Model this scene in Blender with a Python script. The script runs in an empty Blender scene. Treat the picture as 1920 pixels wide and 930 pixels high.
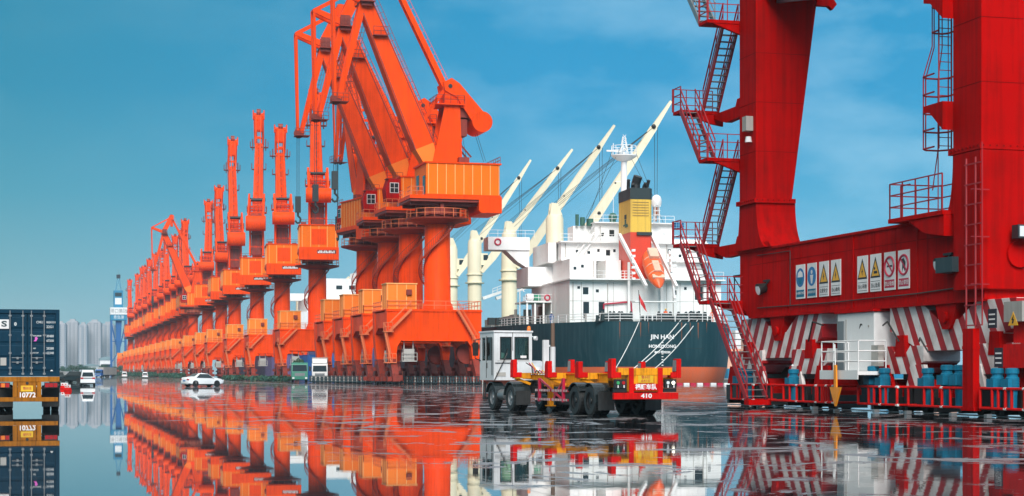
import bpy, bmesh, math, random
from mathutils import Vector, Matrix
random.seed(7)
PI = math.pi
sc = bpy.context.scene
COL = sc.collection

# ------------------------------------------------------------------ camera
FPX = 3230.0          # focal length in photograph pixels (1920 wide)
CX, HY, HCAM = 960.0, 699.0, 1.5
cam = bpy.data.cameras.new('camera')
cam.sensor_width = 36.0
cam.lens = FPX / 1920.0 * 36.0
cam.shift_y = (HY - 465.0) / 1920.0
cam.clip_start = 0.5
cam.clip_end = 9000.0
camo = bpy.data.objects.new('camera', cam)
COL.objects.link(camo)
camo.location = (0, 0, HCAM)
camo.rotation_euler = (PI / 2, 0, 0)
sc.camera = camo

# ------------------------------------------------------------------ light
SUN_DIR = Vector((0.03, -0.80, 0.57)).normalized()      # towards the sun
sun = bpy.data.lights.new('sun', 'SUN')
sun.energy = 3.2
sun.angle = math.radians(34)
sun.color = (1.0, 0.965, 0.92)
suno = bpy.data.objects.new('sun', sun)
COL.objects.link(suno)
suno.rotation_euler = SUN_DIR.to_track_quat('Z', 'Y').to_euler()

world = bpy.data.worlds.new('World')
sc.world = world
world.use_nodes = True
wn, wl = world.node_tree.nodes, world.node_tree.links
wn.clear()
w_out = wn.new('ShaderNodeOutputWorld')
w_bg = wn.new('ShaderNodeBackground')
w_bg.inputs['Strength'].default_value = 0.10
sky = wn.new('ShaderNodeTexSky')
sky.sky_type = 'NISHITA'
sky.sun_disc = False
sky.sun_elevation = math.asin(SUN_DIR.z)
sky.sun_rotation = math.atan2(SUN_DIR.x, SUN_DIR.y)
sky.air_density = 1.0
sky.dust_density = 1.2
sky.ozone_density = 2.0
w_tc = wn.new('ShaderNodeTexCoord')
w_sep = wn.new('ShaderNodeSeparateXYZ')
wl.new(w_tc.outputs['Generated'], w_sep.inputs[0])
w_ramp = wn.new('ShaderNodeValToRGB')          # an overcast veil: teal low down, pale overhead
cr = w_ramp.color_ramp
cr.elements[0].position = 0.0; cr.elements[0].color = (0.30, 0.53, 0.67, 1)
cr.elements[1].position = 1.0; cr.elements[1].color = (0.82, 0.88, 0.92, 1)
for pos, c in ((0.05, (0.135, 0.43, 0.62)), (0.10, (0.045, 0.345, 0.575)), (0.16, (0.008, 0.275, 0.53)),
               (0.23, (0.004, 0.25, 0.49)), (0.42, (0.52, 0.66, 0.76))):
    e = cr.elements.new(pos); e.color = (*c, 1)
wl.new(w_sep.outputs['Z'], w_ramp.inputs[0])
# soft cloud patches
w_map = wn.new('ShaderNodeMapping'); w_map.inputs['Scale'].default_value = (6.0, 6.0, 13.0)
w_noise = wn.new('ShaderNodeTexNoise'); w_noise.inputs['Scale'].default_value = 1.5
w_noise.inputs['Detail'].default_value = 5.0; w_noise.inputs['Roughness'].default_value = 0.55
wl.new(w_tc.outputs['Generated'], w_map.inputs[0]); wl.new(w_map.outputs[0], w_noise.inputs['Vector'])
w_cr = wn.new('ShaderNodeValToRGB')
w_cr.color_ramp.elements[0].position = 0.43; w_cr.color_ramp.elements[0].color = (0, 0, 0, 1)
w_cr.color_ramp.elements[1].position = 0.72; w_cr.color_ramp.elements[1].color = (0.62, 0.62, 0.62, 1)
wl.new(w_noise.outputs['Fac'], w_cr.inputs[0])
w_side = wn.new('ShaderNodeMapRange')           # clouds thicken towards the east side of the harbour
w_side.inputs['From Min'].default_value = -0.22; w_side.inputs['From Max'].default_value = 0.28
w_side.inputs['To Min'].default_value = 0.1; w_side.inputs['To Max'].default_value = 1.0
wl.new(w_sep.outputs['X'], w_side.inputs['Value'])
w_mm = wn.new('ShaderNodeMath'); w_mm.operation = 'MULTIPLY'
wl.new(w_cr.outputs[0], w_mm.inputs[0]); wl.new(w_side.outputs[0], w_mm.inputs[1])
w_cl = wn.new('ShaderNodeMixRGB'); w_cl.inputs[2].default_value = (0.36, 0.63, 0.80, 1)
wl.new(w_mm.outputs[0], w_cl.inputs[0]); wl.new(w_ramp.outputs[0], w_cl.inputs[1])
w_tr = wn.new('ShaderNodeValToRGB')             # the western sky is duller and greener
w_tr.color_ramp.elements[0].color = (0.92, 0.80, 0.66, 1); w_tr.color_ramp.elements[1].color = (1.0, 1.0, 1.0, 1)
w_tm = wn.new('ShaderNodeMapRange'); w_tm.inputs['From Min'].default_value = -0.30; w_tm.inputs['From Max'].default_value = 0.02
wl.new(w_sep.outputs['X'], w_tm.inputs['Value']); wl.new(w_tm.outputs[0], w_tr.inputs[0])
w_ti = wn.new('ShaderNodeMixRGB'); w_ti.blend_type = 'MULTIPLY'; w_ti.inputs[0].default_value = 1.0
wl.new(w_cl.outputs[0], w_ti.inputs[1]); wl.new(w_tr.outputs[0], w_ti.inputs[2])
w_sc = wn.new('ShaderNodeMixRGB'); w_sc.blend_type = 'MULTIPLY'; w_sc.inputs[0].default_value = 1.0
w_sc.inputs[2].default_value = (10.0, 10.0, 10.0, 1)
wl.new(w_ti.outputs[0], w_sc.inputs[1])
w_mix = wn.new('ShaderNodeMixRGB'); w_mix.inputs[0].default_value = 0.96
wl.new(sky.outputs[0], w_mix.inputs[1]); wl.new(w_sc.outputs[0], w_mix.inputs[2])
wl.new(w_mix.outputs[0], w_bg.inputs['Color'])
wl.new(w_bg.outputs[0], w_out.inputs[0])

sc.view_settings.view_transform = 'Standard'
sc.view_settings.look = 'None'
sc.view_settings.gamma = 1.0
sc.view_settings.exposure = 0.28
sc.render.engine = 'CYCLES'
sc.cycles.max_bounces = 8
sc.cycles.glossy_bounces = 4
sc.cycles.diffuse_bounces = 3
sc.cycles.transmission_bounces = 4
sc.cycles.volume_bounces = 0
sc.cycles.caustics_reflective = False
sc.cycles.caustics_refractive = False

# ------------------------------------------------------------------ frames of reference
TH = math.radians(15.3)                # the quay runs 15.3 degrees left of the view axis
CT, ST = math.cos(TH), math.sin(TH)
def Q(p, s, z=0.0):                    # p metres across, s metres along the quay
    return Vector((p * CT - s * ST, p * ST + s * CT, z))
def at(px, D, z=0.0):                  # a point in view column px at distance D
    return Vector(((px - CX) / FPX * D, D, z))
def r_of(px): return (px - CX) * CT / FPX + ST
def s_on(px, p):                       # s where view column px meets the line p
    D = p / r_of(px)
    return (D - ST * p) / CT
def z_at(py, D): return HCAM + (HY - py) / FPX * D

# ------------------------------------------------------------------ materials
def _new(name):
    m = bpy.data.materials.new(name); m.use_nodes = True
    return m, m.node_tree.nodes, m.node_tree.links
def mat(name, rgb, rough=0.5, metal=0.0, dirt=0.25, dirt_rgb=None, scale=0.5, streak=0.5, spec=0.5, grain=0.0, vary=0.12, chips=0.0):
    """painted / plain surface with uneven weathering"""
    m, n, l = _new(name)
    b = n['Principled BSDF']
    b.inputs['Metallic'].default_value = metal
    b.inputs['Specular IOR Level'].default_value = spec
    tc = n.new('ShaderNodeTexCoord')
    n1 = n.new('ShaderNodeTexNoise'); n1.inputs['Scale'].default_value = scale
    n1.inputs['Detail'].default_value = 6; n1.inputs['Roughness'].default_value = 0.65
    l.new(tc.outputs['Object'], n1.inputs['Vector'])
    mp = n.new('ShaderNodeMapping'); mp.inputs['Scale'].default_value = (3.2 * scale, 3.2 * scale, 0.16 * scale)
    n2 = n.new('ShaderNodeTexNoise'); n2.inputs['Scale'].default_value = 2.0; n2.inputs['Detail'].default_value = 4
    l.new(tc.outputs['Object'], mp.inputs[0]); l.new(mp.outputs[0], n2.inputs['Vector'])
    mixf = n.new('ShaderNodeMixRGB'); mixf.inputs[0].default_value = streak
    l.new(n1.outputs['Fac'], mixf.inputs[1]); l.new(n2.outputs['Fac'], mixf.inputs[2])
    rp = n.new('ShaderNodeValToRGB')
    rp.color_ramp.elements[0].position = 0.46; rp.color_ramp.elements[0].color = (0, 0, 0, 1)
    rp.color_ramp.elements[1].position = 0.72; rp.color_ramp.elements[1].color = (dirt, dirt, dirt, 1)
    l.new(mixf.outputs[0], rp.inputs[0])
    mx = n.new('ShaderNodeMixRGB')
    mx.inputs[1].default_value = (*rgb, 1)
    d = dirt_rgb or (rgb[0] * 0.45 + 0.01, rgb[1] * 0.4 + 0.008, rgb[2] * 0.4 + 0.006)
    mx.inputs[2].default_value = (*d, 1)
    l.new(rp.outputs[0], mx.inputs[0])
    n3 = n.new('ShaderNodeTexNoise'); n3.inputs['Scale'].default_value = scale * 0.33; n3.inputs['Detail'].default_value = 3
    l.new(tc.outputs['Object'], n3.inputs['Vector'])
    oi = n.new('ShaderNodeObjectInfo')
    va = n.new('ShaderNodeMath'); va.operation = 'MULTIPLY_ADD'; va.inputs[1].default_value = 0.55; va.inputs[2].default_value = 0.66
    l.new(n3.outputs['Fac'], va.inputs[0])
    vb = n.new('ShaderNodeMath'); vb.operation = 'MULTIPLY_ADD'; vb.inputs[1].default_value = vary; l.new(oi.outputs['Random'], vb.inputs[0]); l.new(va.outputs[0], vb.inputs[2])
    hs = n.new('ShaderNodeHueSaturation'); l.new(vb.outputs[0], hs.inputs['Value']); l.new(mx.outputs[0], hs.inputs['Color'])
    if chips:                                           # small rust spots and scuffs
        n4 = n.new('ShaderNodeTexNoise'); n4.inputs['Scale'].default_value = scale * 7.0; n4.inputs['Detail'].default_value = 5; n4.inputs['Roughness'].default_value = 0.7
        l.new(tc.outputs['Object'], n4.inputs['Vector'])
        rc = n.new('ShaderNodeValToRGB'); rc.color_ramp.elements[0].position = 0.64; rc.color_ramp.elements[0].color = (0, 0, 0, 1)
        rc.color_ramp.elements[1].position = 0.70; rc.color_ramp.elements[1].color = (chips, chips, chips, 1); l.new(n4.outputs['Fac'], rc.inputs[0])
        mc = n.new('ShaderNodeMixRGB'); mc.inputs[2].default_value = (0.10, 0.035, 0.02, 1); l.new(rc.outputs[0], mc.inputs[0]); l.new(hs.outputs[0], mc.inputs[1])
        l.new(mc.outputs[0], b.inputs['Base Color'])
    else: l.new(hs.outputs[0], b.inputs['Base Color'])
    mr = n.new('ShaderNodeMapRange'); mr.inputs['To Min'].default_value = rough * 0.8; mr.inputs['To Max'].default_value = min(1, rough * 1.25)
    l.new(n1.outputs['Fac'], mr.inputs['Value']); l.new(mr.outputs[0], b.inputs['Roughness'])
    if grain:
        bp = n.new('ShaderNodeBump'); bp.inputs['Strength'].default_value = grain; bp.inputs['Distance'].default_value = 0.03
        l.new(n1.outputs['Fac'], bp.inputs['Height']); l.new(bp.outputs[0], b.inputs['Normal'])
    return m
def each(name, mats, parent, shapes, **kw):
    """one object per shape; shapes are functions that draw into a builder"""
    for fn in shapes:
        b = MB(); fn(b); b.build(name, mats, parent, **kw)
def stripes(name, c1, c2, ay, az, ax=0.0, period=1.0, duty=0.5):
    m, n, l = _new(name)
    b = n['Principled BSDF']; b.inputs['Roughness'].default_value = 0.5
    tc = n.new('ShaderNodeTexCoord')
    dt = n.new('ShaderNodeVectorMath'); dt.operation = 'DOT_PRODUCT'
    dt.inputs[1].default_value = (ax / period, ay / period, az / period)
    l.new(tc.outputs['Object'], dt.inputs[0])
    fr = n.new('ShaderNodeMath'); fr.operation = 'FRACT'; l.new(dt.outputs['Value'], fr.inputs[0])
    gt = n.new('ShaderNodeMath'); gt.operation = 'GREATER_THAN'; gt.inputs[1].default_value = duty; l.new(fr.outputs[0], gt.inputs[0])
    ns = n.new('ShaderNodeTexNoise'); ns.inputs['Scale'].default_value = 1.7; ns.inputs['Detail'].default_value = 6
    l.new(tc.outputs['Object'], ns.inputs['Vector'])
    rp = n.new('ShaderNodeValToRGB'); rp.color_ramp.elements[0].position = .4; rp.color_ramp.elements[0].color = (1, 1, 1, 1)
    rp.color_ramp.elements[1].position = .8; rp.color_ramp.elements[1].color = (.55, .5, .48, 1); l.new(ns.outputs['Fac'], rp.inputs[0])
    mx = n.new('ShaderNodeMixRGB'); mx.inputs[1].default_value = (*c1, 1); mx.inputs[2].default_value = (*c2, 1)
    l.new(gt.outputs[0], mx.inputs[0])
    mu = n.new('ShaderNodeMixRGB'); mu.blend_type = 'MULTIPLY'; mu.inputs[0].default_value = 1
    l.new(mx.outputs[0], mu.inputs[1]); l.new(rp.outputs[0], mu.inputs[2]); l.new(mu.outputs[0], b.inputs['Base Color'])
    return m
def glass(name, rgb=(0.02, 0.03, 0.035)):
    m, n, l = _new(name)
    b = n['Principled BSDF']; b.inputs['Base Color'].default_value = (*rgb, 1)
    b.inputs['Roughness'].default_value = 0.06; b.inputs['IOR'].default_value = 1.5
    return m
def clear_glass(name, tint=(0.74, 0.86, 0.82)):
    m, n, l = _new(name)
    out = n['Material Output']; n.remove(n['Principled BSDF'])
    t = n.new('ShaderNodeBsdfTransparent'); t.inputs[0].default_value = (*tint, 1)
    g = n.new('ShaderNodeBsdfGlossy'); g.inputs['Roughness'].default_value = 0.03
    fr = n.new('ShaderNodeFresnel'); fr.inputs[0].default_value = 1.5
    mx = n.new('ShaderNodeMixShader')
    l.new(fr.outputs[0], mx.inputs[0]); l.new(t.outputs[0], mx.inputs[1]); l.new(g.outputs[0], mx.inputs[2]); l.new(mx.outputs[0], out.inputs[0])
    return m
def lamp_mat(name, rgb, strength):
    m, n, l = _new(name)
    b = n['Principled BSDF']; b.inputs['Base Color'].default_value = (*rgb, 1)
    b.inputs['Emission Color'].default_value = (*rgb, 1); b.inputs['Emission Strength'].default_value = strength
    return m

M = {}
M['orange'] = mat('orange_paint', (0.95, 0.070, 0.002), 0.45, dirt=0.55, spec=0.07, dirt_rgb=(0.48, 0.026, 0.004), scale=0.45, streak=.6, chips=.45)
M['orange_light'] = mat('light_orange_panels', (0.95, 0.17, 0.008), 0.5, spec=0.07, dirt=0.3, dirt_rgb=(0.62, 0.10, 0.015), scale=0.4)
M['peach'] = mat('faded_orange_panels', (0.94, 0.22, 0.03), 0.55, spec=0.07, dirt=0.3, dirt_rgb=(0.70, 0.15, 0.03), scale=0.4)
M['rib'] = mat('pale_rib_paint', (0.92, 0.42, 0.13), 0.5, dirt=0.2)
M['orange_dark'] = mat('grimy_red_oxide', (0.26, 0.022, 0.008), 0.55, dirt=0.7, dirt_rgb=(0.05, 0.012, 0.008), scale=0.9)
M['rail_orange'] = mat('handrail_paint', (0.75, 0.16, 0.05), 0.5, dirt=0.2)
M['red'] = mat('red_paint', (0.48, 0.0018, 0.0014), 0.6, spec=0.04, dirt=0.8, dirt_rgb=(0.17, 0.005, 0.004), scale=0.7, streak=.6, chips=.5)
M['red_rail'] = mat('red_handrail_paint', (0.36, 0.010, 0.016), 0.5, dirt=0.3)
M['seam'] = mat('dark_weld_line', (0.20, 0.003, 0.003), 0.7, spec=0.03, dirt=0.4)
M['red_bright'] = mat('bright_red_paint', (0.66, 0.006, 0.005), 0.5, spec=0.1, dirt=0.7, dirt_rgb=(0.22, .012, .01), scale=2.5, chips=.6)
M['black'] = mat('black_grease', (0.012, 0.012, 0.013), 0.5, dirt=0.4, dirt_rgb=(0.04, 0.035, 0.03))
M['rubber'] = mat('tyre_rubber', (0.014, 0.016, 0.017), 0.55, dirt=0.6, dirt_rgb=(0.045, 0.05, 0.05), scale=3, grain=0.3)
M['steel'] = mat('dull_steel', (0.30, 0.31, 0.32), 0.4, 0.6, dirt=0.4)
M['stair'] = mat('shaded_stair_orange', (0.42, 0.04, 0.006), 0.55, dirt=0.5, dirt_rgb=(0.12, 0.015, 0.006), scale=0.9)  # handrail orange darkened, shade on the stair put into the colour
M['rope'] = mat('dark_wire_rope', (0.02, 0.03, 0.035), 0.6, dirt=0.2)
M['white'] = mat('white_paint', (0.82, 0.82, 0.82), 0.42, dirt=0.16, dirt_rgb=(0.60, 0.55, 0.48), scale=0.6)
M['ship_white'] = mat('ship_white_paint', (0.93, 0.93, 0.92), 0.5, vary=0.02, dirt=0.30, dirt_rgb=(0.60, 0.52, 0.42), scale=0.28, streak=0.6)
M['cream'] = mat('cream_crane_paint', (0.83, 0.75, 0.55), 0.5, dirt=0.35, dirt_rgb=(0.58, 0.47, 0.30), scale=0.35)
M['teal'] = mat('hull_teal_paint', (0.008, 0.044, 0.058), 0.5, spec=.2, dirt=0.7, dirt_rgb=(0.035, 0.085, 0.10), scale=0.4, streak=.75, chips=.4)
M['boot'] = mat('hull_boot_topping', (0.84, 0.16, 0.055), 0.6, dirt=0.4, dirt_rgb=(0.55, 0.22, 0.14), scale=0.3)
M['deck_green'] = mat('deck_green_paint', (0.03, 0.12, 0.09), 0.6)
M['navy_hull'] = mat('violet_navy_hull', (0.075, 0.062, 0.155), 0.5, dirt=0.3, dirt_rgb=(0.13, 0.09, 0.15), scale=0.2)
M['blue'] = mat('container_blue', (0.002, 0.034, 0.066), 0.5, spec=0.12, dirt=0.5, dirt_rgb=(0.006, 0.016, 0.026), scale=1.0, chips=.4)
M['blue_bright'] = mat('bright_container_blue', (0.015, 0.13, 0.42), 0.5, dirt=0.3, scale=.6)
M['violet'] = mat('violet_container_paint', (0.16, 0.12, 0.27), 0.5, dirt=0.4, scale=.6)
M['motor'] = mat('motor_blue_paint', (0.008, 0.17, 0.29), 0.45, spec=.2, dirt=0.7, dirt_rgb=(0.012, 0.06, 0.10), scale=2.5)
M['crane_blue'] = mat('crane_blue_paint', (0.002, 0.11, 0.34), 0.5, dirt=0.3, scale=.3)
M['crane_pale'] = mat('pale_crane_blue', (0.006, 0.21, 0.38), 0.5, dirt=0.3, scale=.3)
M['yellow'] = mat('funnel_yellow', (0.80, 0.50, 0.06), 0.45, dirt=0.6, dirt_rgb=(0.42, 0.25, 0.05), scale=0.45, streak=.75)
M['funnel_red'] = mat('funnel_red', (0.72, 0.045, 0.012), 0.45, dirt=0.4, dirt_rgb=(0.48, 0.05, .02), scale=0.4)
M['funnel_black'] = mat('funnel_black_band', (0.012, 0.028, 0.030), 0.5, dirt=0.3)
M['boat'] = mat('lifeboat_orange', (0.86, 0.115, 0.02), 0.35, dirt=0.3, scale=.8)
M['boat_pale'] = mat('reflective_pale_panel', (0.85, 0.50, 0.36), 0.4, dirt=0.4, scale=1.4)
M['trailer_yellow'] = mat('chassis_yellow', (0.82, 0.32, 0.010), 0.45, spec=.2, dirt=0.85, dirt_rgb=(0.14, 0.05, 0.012), scale=2.2, chips=.7)
M['trailer_amber'] = mat('rusty_amber_chassis', (0.40, 0.14, 0.008), 0.5, spec=.15, dirt=0.9, dirt_rgb=(0.08, 0.027, 0.006), scale=1.6, chips=.6)
M['plate'] = mat('yellow_plate', (0.85, 0.50, 0.02), 0.4, dirt=0.3, scale=4)
M['cab_white'] = mat('cab_white_paint', (0.74, 0.76, 0.78), 0.38, dirt=0.35, dirt_rgb=(0.36, 0.35, 0.33), scale=1.8, chips=.35)
M['car_white'] = mat('car_white_paint', (0.80, 0.81, 0.82), 0.22, dirt=0.1, scale=1.0)
M['fender'] = mat('wet_black_fender', (0.012, 0.018, 0.02), 0.18, dirt=0.4, dirt_rgb=(.04, .055, .06), scale=2)
M['lorry_green'] = mat('lorry_green_paint', (0.03, 0.22, 0.15), 0.4, dirt=0.4, scale=1.2)
M['glass'] = glass('dark_glass')
M['glass_green'] = clear_glass('tinted_cab_glass')
M['tail'] = mat('tail_lamp_red', (0.45, 0.01, 0.012), 0.25, dirt=0.1)
M['amber'] = mat('amber_lens', (0.85, 0.20, 0.02), 0.3, dirt=0.1)
M['head'] = mat('clear_lamp_lens', (0.75, 0.78, 0.8), 0.15, dirt=0.05)
M['lit'] = lamp_mat('lit_lamp', (1.0, 0.93, 0.75), 2.5)
M['green_lens'] = mat('green_lens', (0.05, 0.35, 0.12), 0.3, dirt=0.1)
M['sign_white'] = mat('sign_white', (0.80, 0.78, 0.78), 0.45, dirt=0.25, dirt_rgb=(.6, .5, .5), scale=2)
M['sign_blue'] = mat('sign_blue', (0.02, 0.17, 0.42), 0.4, dirt=0.1)
M['sign_yellow'] = mat('sign_yellow', (0.85, 0.42, 0.02), 0.4, dirt=0.1)
M['sign_red'] = mat('sign_red', (0.50, 0.01, 0.05), 0.4, dirt=0.1)
M['ink'] = mat('black_ink', (0.02, 0.02, 0.022), 0.5, dirt=0.1)
M['stencil'] = mat('worn_white_stencil', (0.50, 0.53, 0.54), 0.6, dirt=0.5, scale=4)
M['pink'] = mat('pink_print', (0.75, 0.12, 0.55), 0.5, dirt=0.1)
M['letter'] = mat('white_lettering', (0.83, 0.84, 0.84), 0.5, dirt=0.15, scale=2)
M['grey_box'] = mat('grey_cabinet_paint', (0.42, 0.40, 0.37), 0.5, dirt=0.5, dirt_rgb=(.25, .22, .19), scale=1.2)
M['grey_door'] = mat('grey_door', (0.20, 0.22, 0.235), 0.4, dirt=0.3)
M['arrow'] = mat('orange_yellow_arrow', (0.88, 0.30, 0.015), 0.4, dirt=0.35, scale=3)
M['skin'] = mat('skin', (0.45, 0.27, 0.19), 0.5, dirt=0.05)
M['hair'] = mat('dark_hair', (0.012, 0.011, 0.012), 0.5, dirt=0.05)
M['mint'] = mat('pale_mint_shirt', (0.42, 0.58, 0.54), 0.8, dirt=0.2, scale=3)
M['overall'] = mat('orange_overalls', (0.85, 0.12, 0.02), 0.8, dirt=0.2, scale=3)
M['blue_cloth'] = mat('blue_overalls', (0.015, 0.09, 0.36), 0.8, dirt=0.2, scale=3)
M['navy_cloth'] = mat('dark_trousers', (0.02, 0.025, 0.04), 0.8, dirt=0.1)
M['flag'] = mat('red_flag_cloth', (0.60, 0.015, 0.02), 0.7, dirt=0.3)
M['mooring'] = mat('white_mooring_rope', (0.75, 0.76, 0.74), 0.7, dirt=0.3, scale=2)
M['rw'] = stripes('red_white_bands', (0.55, 0.012, 0.012), (0.78, 0.76, 0.75), 0, 0, 1, 0.16)
M['stripe_a'] = stripes('red_white_hazard_a', (0.46, 0.004, 0.008), (0.86, 0.80, 0.78), 1, 0.575, 0, 0.98, 0.47)
M['stripe_b'] = stripes('red_white_hazard_b', (0.46, 0.004, 0.008), (0.86, 0.80, 0.78), 1, -0.60, 0, 0.92, 0.47)
M['fence_dark'] = mat('dark_teal_fence', (0.018, 0.040, 0.048), 0.5, dirt=0.5, dirt_rgb=(.07, .09, .10), scale=1)
M['leaf'] = mat('leaf_green', (0.035, 0.085, 0.045), 0.7, dirt=0.8, dirt_rgb=(0.015, 0.05, 0.03), scale=0.6)
M['leaf2'] = mat('leaf_blue_green', (0.03, 0.11, 0.08), 0.7, dirt=0.8, dirt_rgb=(0.012, 0.055, 0.045), scale=0.6)
M['bark'] = mat('bark', (0.07, 0.05, 0.035), 0.9)
M['concrete'] = mat('quay_concrete', (0.24, 0.24, 0.235), 0.6, dirt=0.5, scale=.5)
M['shed'] = mat('pale_shed_wall', (0.50, 0.58, 0.60), 0.6, dirt=0.3, scale=.1)
M['shed_roof'] = mat('blue_grey_roof', (0.20, 0.30, 0.34), 0.5, dirt=0.3, scale=.1)

# ------------------------------------------------------------------ mesh builder
class MB:
    def __init__(self):
        self.v, self.f, self.mi, self.sm, self.k = [], [], [], [], 0
    def add(self, vs, fs, smooth=False):
        o = len(self.v)
        self.v += [tuple(x) for x in vs]
        for f in fs:
            self.f.append([i + o for i in f]); self.mi.append(self.k); self.sm.append(smooth)
        return self
    def box(self, x0, x1, y0, y1, z0, z1):
        vs = [(x, y, z) for z in (z0, z1) for y in (y0, y1) for x in (x0, x1)]
        return self.add(vs, [(0, 2, 3, 1), (4, 5, 7, 6), (0, 1, 5, 4), (2, 6, 7, 3), (0, 4, 6, 2), (1, 3, 7, 5)])
    def hexa(self, b, t):                       # bottom quad, top quad (same order)
        return self.add(list(b) + list(t), [(3, 2, 1, 0), (4, 5, 6, 7), (0, 1, 5, 4), (1, 2, 6, 5), (2, 3, 7, 6), (3, 0, 4, 7)])
    def prism(self, poly, ax, a, b):
        n = len(poly)
        def P(u, w, t):
            return {'x': (t, u, w), 'y': (u, t, w), 'z': (u, w, t)}[ax]
        vs = [P(u, w, a) for u, w in poly] + [P(u, w, b) for u, w in poly]
        fs = [list(range(n))[::-1], list(range(n, 2 * n))] + [(i, (i + 1) % n, n + (i + 1) % n, n + i) for i in range(n)]
        return self.add(vs, fs)
    def cyl(self, p0, p1, r0, r1=None, n=12, cap=True, smooth=True):
        p0, p1 = Vector(p0), Vector(p1); r1 = r0 if r1 is None else r1
        d = (p1 - p0)
        if d.length < 1e-6: return self
        q = d.to_track_quat('Z', 'Y')
        vs = []
        for p, r in ((p0, r0), (p1, r1)):
            for i in range(n):
                a = 2 * PI * (i + .5) / n
                vs.append(p + q @ Vector((r * math.cos(a), r * math.sin(a), 0)))
        self.add(vs, [(i, (i + 1) % n, n + (i + 1) % n, n + i) for i in range(n)], smooth and n > 5)
        if cap:
            o = len(self.v) - 2 * n
            for rng in (list(range(n))[::-1], list(range(n, 2 * n))):
                self.f.append([i + o for i in rng]); self.mi.append(self.k); self.sm.append(False)
        return self
    def beam(self, p0, p1, w0, h0, w1=None, h1=None, side=(0, 1, 0)):
        """bar from p0 to p1; w along `side`, h square to it"""
        p0, p1 = Vector(p0), Vector(p1); d = (p1 - p0).normalized(); s = Vector(side)
        s = (s - d * s.dot(d)).normalized(); u = d.cross(s)
        w1 = w0 if w1 is None else w1; h1 = h0 if h1 is None else h1
        q = lambda p, w, h: [p - s * w / 2 - u * h / 2, p + s * w / 2 - u * h / 2, p + s * w / 2 + u * h / 2, p - s * w / 2 + u * h / 2]
        return self.hexa(q(p0, w0, h0), q(p1, w1, h1))
    def tube(self, pts, r, n=4):
        for a, b in zip(pts[:-1], pts[1:]): self.cyl(a, b, r, n=n, cap=n > 5)
        return self
    def rail(self, pts, h=1.1, step=1.5, r=0.04, levels=2, n=4):
        pts = [Vector(p) for p in pts]; up = Vector((0, 0, 1))
        for a, b in zip(pts[:-1], pts[1:]):
            for i in range(levels):
                z = up * (h * (1 - i / levels)); self.cyl(a + z, b + z, r, n=n, cap=False)
            k = max(1, int(round((b - a).length / step)))
            for i in range(k): self.cyl(a.lerp(b, i / k), a.lerp(b, i / k) + up * h, r, n=n, cap=False)
        self.cyl(pts[-1], pts[-1] + up * h, r, n=n, cap=False)
        return self
    def lathe(self, prof, n=16, c=(0, 0, 0), smooth=True):
        vs = []
        for r, z in prof:
            for i in range(n):
                a = 2 * PI * i / n
                vs.append((c[0] + r * math.cos(a), c[1] + r * math.sin(a), c[2] + z))
        fs = []
        for j in range(len(prof) - 1):
            for i in range(n): fs.append((j * n + i, j * n + (i + 1) % n, (j + 1) * n + (i + 1) % n, (j + 1) * n + i))
        fs.append(list(range(n))[::-1]); fs.append([(len(prof) - 1) * n + i for i in range(n)])
        return self.add(vs, fs, smooth)
    def ball(self, c, r, n=12, sq=(1, 1, 1)):
        o = len(self.v)
        k = n // 2
        self.lathe([(max(0.01 * r, r * math.sin(PI * j / k)), -r * math.cos(PI * j / k)) for j in range(k + 1)], n)
        for i in range(o, len(self.v)):
            x, y, z = self.v[i]; self.v[i] = (c[0] + x * sq[0], c[1] + y * sq[1], c[2] + z * sq[2])
        return self
    def torus(self, c, R, r, ax='y', n=20, k=8):
        vs, fs = [], []
        for i in range(n):
            a = 2 * PI * i / n
            for j in range(k):
                b = 2 * PI * j / k
                u, w, t = (R + r * math.cos(b)) * math.cos(a), (R + r * math.cos(b)) * math.sin(a), r * math.sin(b)
                o = {'x': (t, u, w), 'y': (u, t, w), 'z': (u, w, t)}[ax]
                vs.append((c[0] + o[0], c[1] + o[1], c[2] + o[2]))
        for i in range(n):
            for j in range(k):
                fs.append((i * k + j, ((i + 1) % n) * k + j, ((i + 1) % n) * k + (j + 1) % k, i * k + (j + 1) % k))
        return self.add(vs, fs, True)
    def disc(self, c, r, ax, t=0.01, n=24, sq=1.0):
        poly = [(r * math.cos(2 * PI * i / n), r * sq * math.sin(2 * PI * i / n)) for i in range(n)]
        i = 'xyz'.index(ax); o = [j for j in range(3) if j != i]
        return self.prism([(c[o[0]] + u, c[o[1]] + w) for u, w in poly], ax, c[i] - t / 2, c[i] + t / 2)
    def mesh(self, name, mats, bevel=0.0):
        me = bpy.data.meshes.new(name)
        me.from_pydata(self.v, [], self.f)
        for m in (mats if isinstance(mats, (list, tuple)) else [mats]):
            me.materials.append(M[m] if isinstance(m, str) else m)
        me.polygons.foreach_set('material_index', self.mi)
        me.polygons.foreach_set('use_smooth', self.sm)
        bm = bmesh.new(); bm.from_mesh(me)
        bmesh.ops.recalc_face_normals(bm, faces=bm.faces[:])
        if bevel:
            es = [e for e in bm.edges if len(e.link_faces) == 2 and e.calc_face_angle(0) > 0.6]
            bmesh.ops.bevel(bm, geom=es, offset=bevel, segments=2, profile=0.6, affect='EDGES', clamp_overlap=True)
        bm.to_mesh(me); bm.free()
        if any(self.sm): me.set_sharp_from_angle(angle=math.radians(40))
        me.update()
        return me
    def build(self, name, mats, parent=None, loc=(0, 0, 0), rz=0.0, bevel=0.0, scale=None):
        return link(name, self.mesh(name, mats, bevel), parent, loc, rz, scale)
def link(name, me, parent=None, loc=(0, 0, 0), rz=0.0, scale=None):
    o = bpy.data.objects.new(name, me); COL.objects.link(o)
    o.location = loc; o.rotation_euler = (0, 0, rz)
    if scale: o.scale = scale
    if parent: o.parent = parent
    return o
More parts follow.
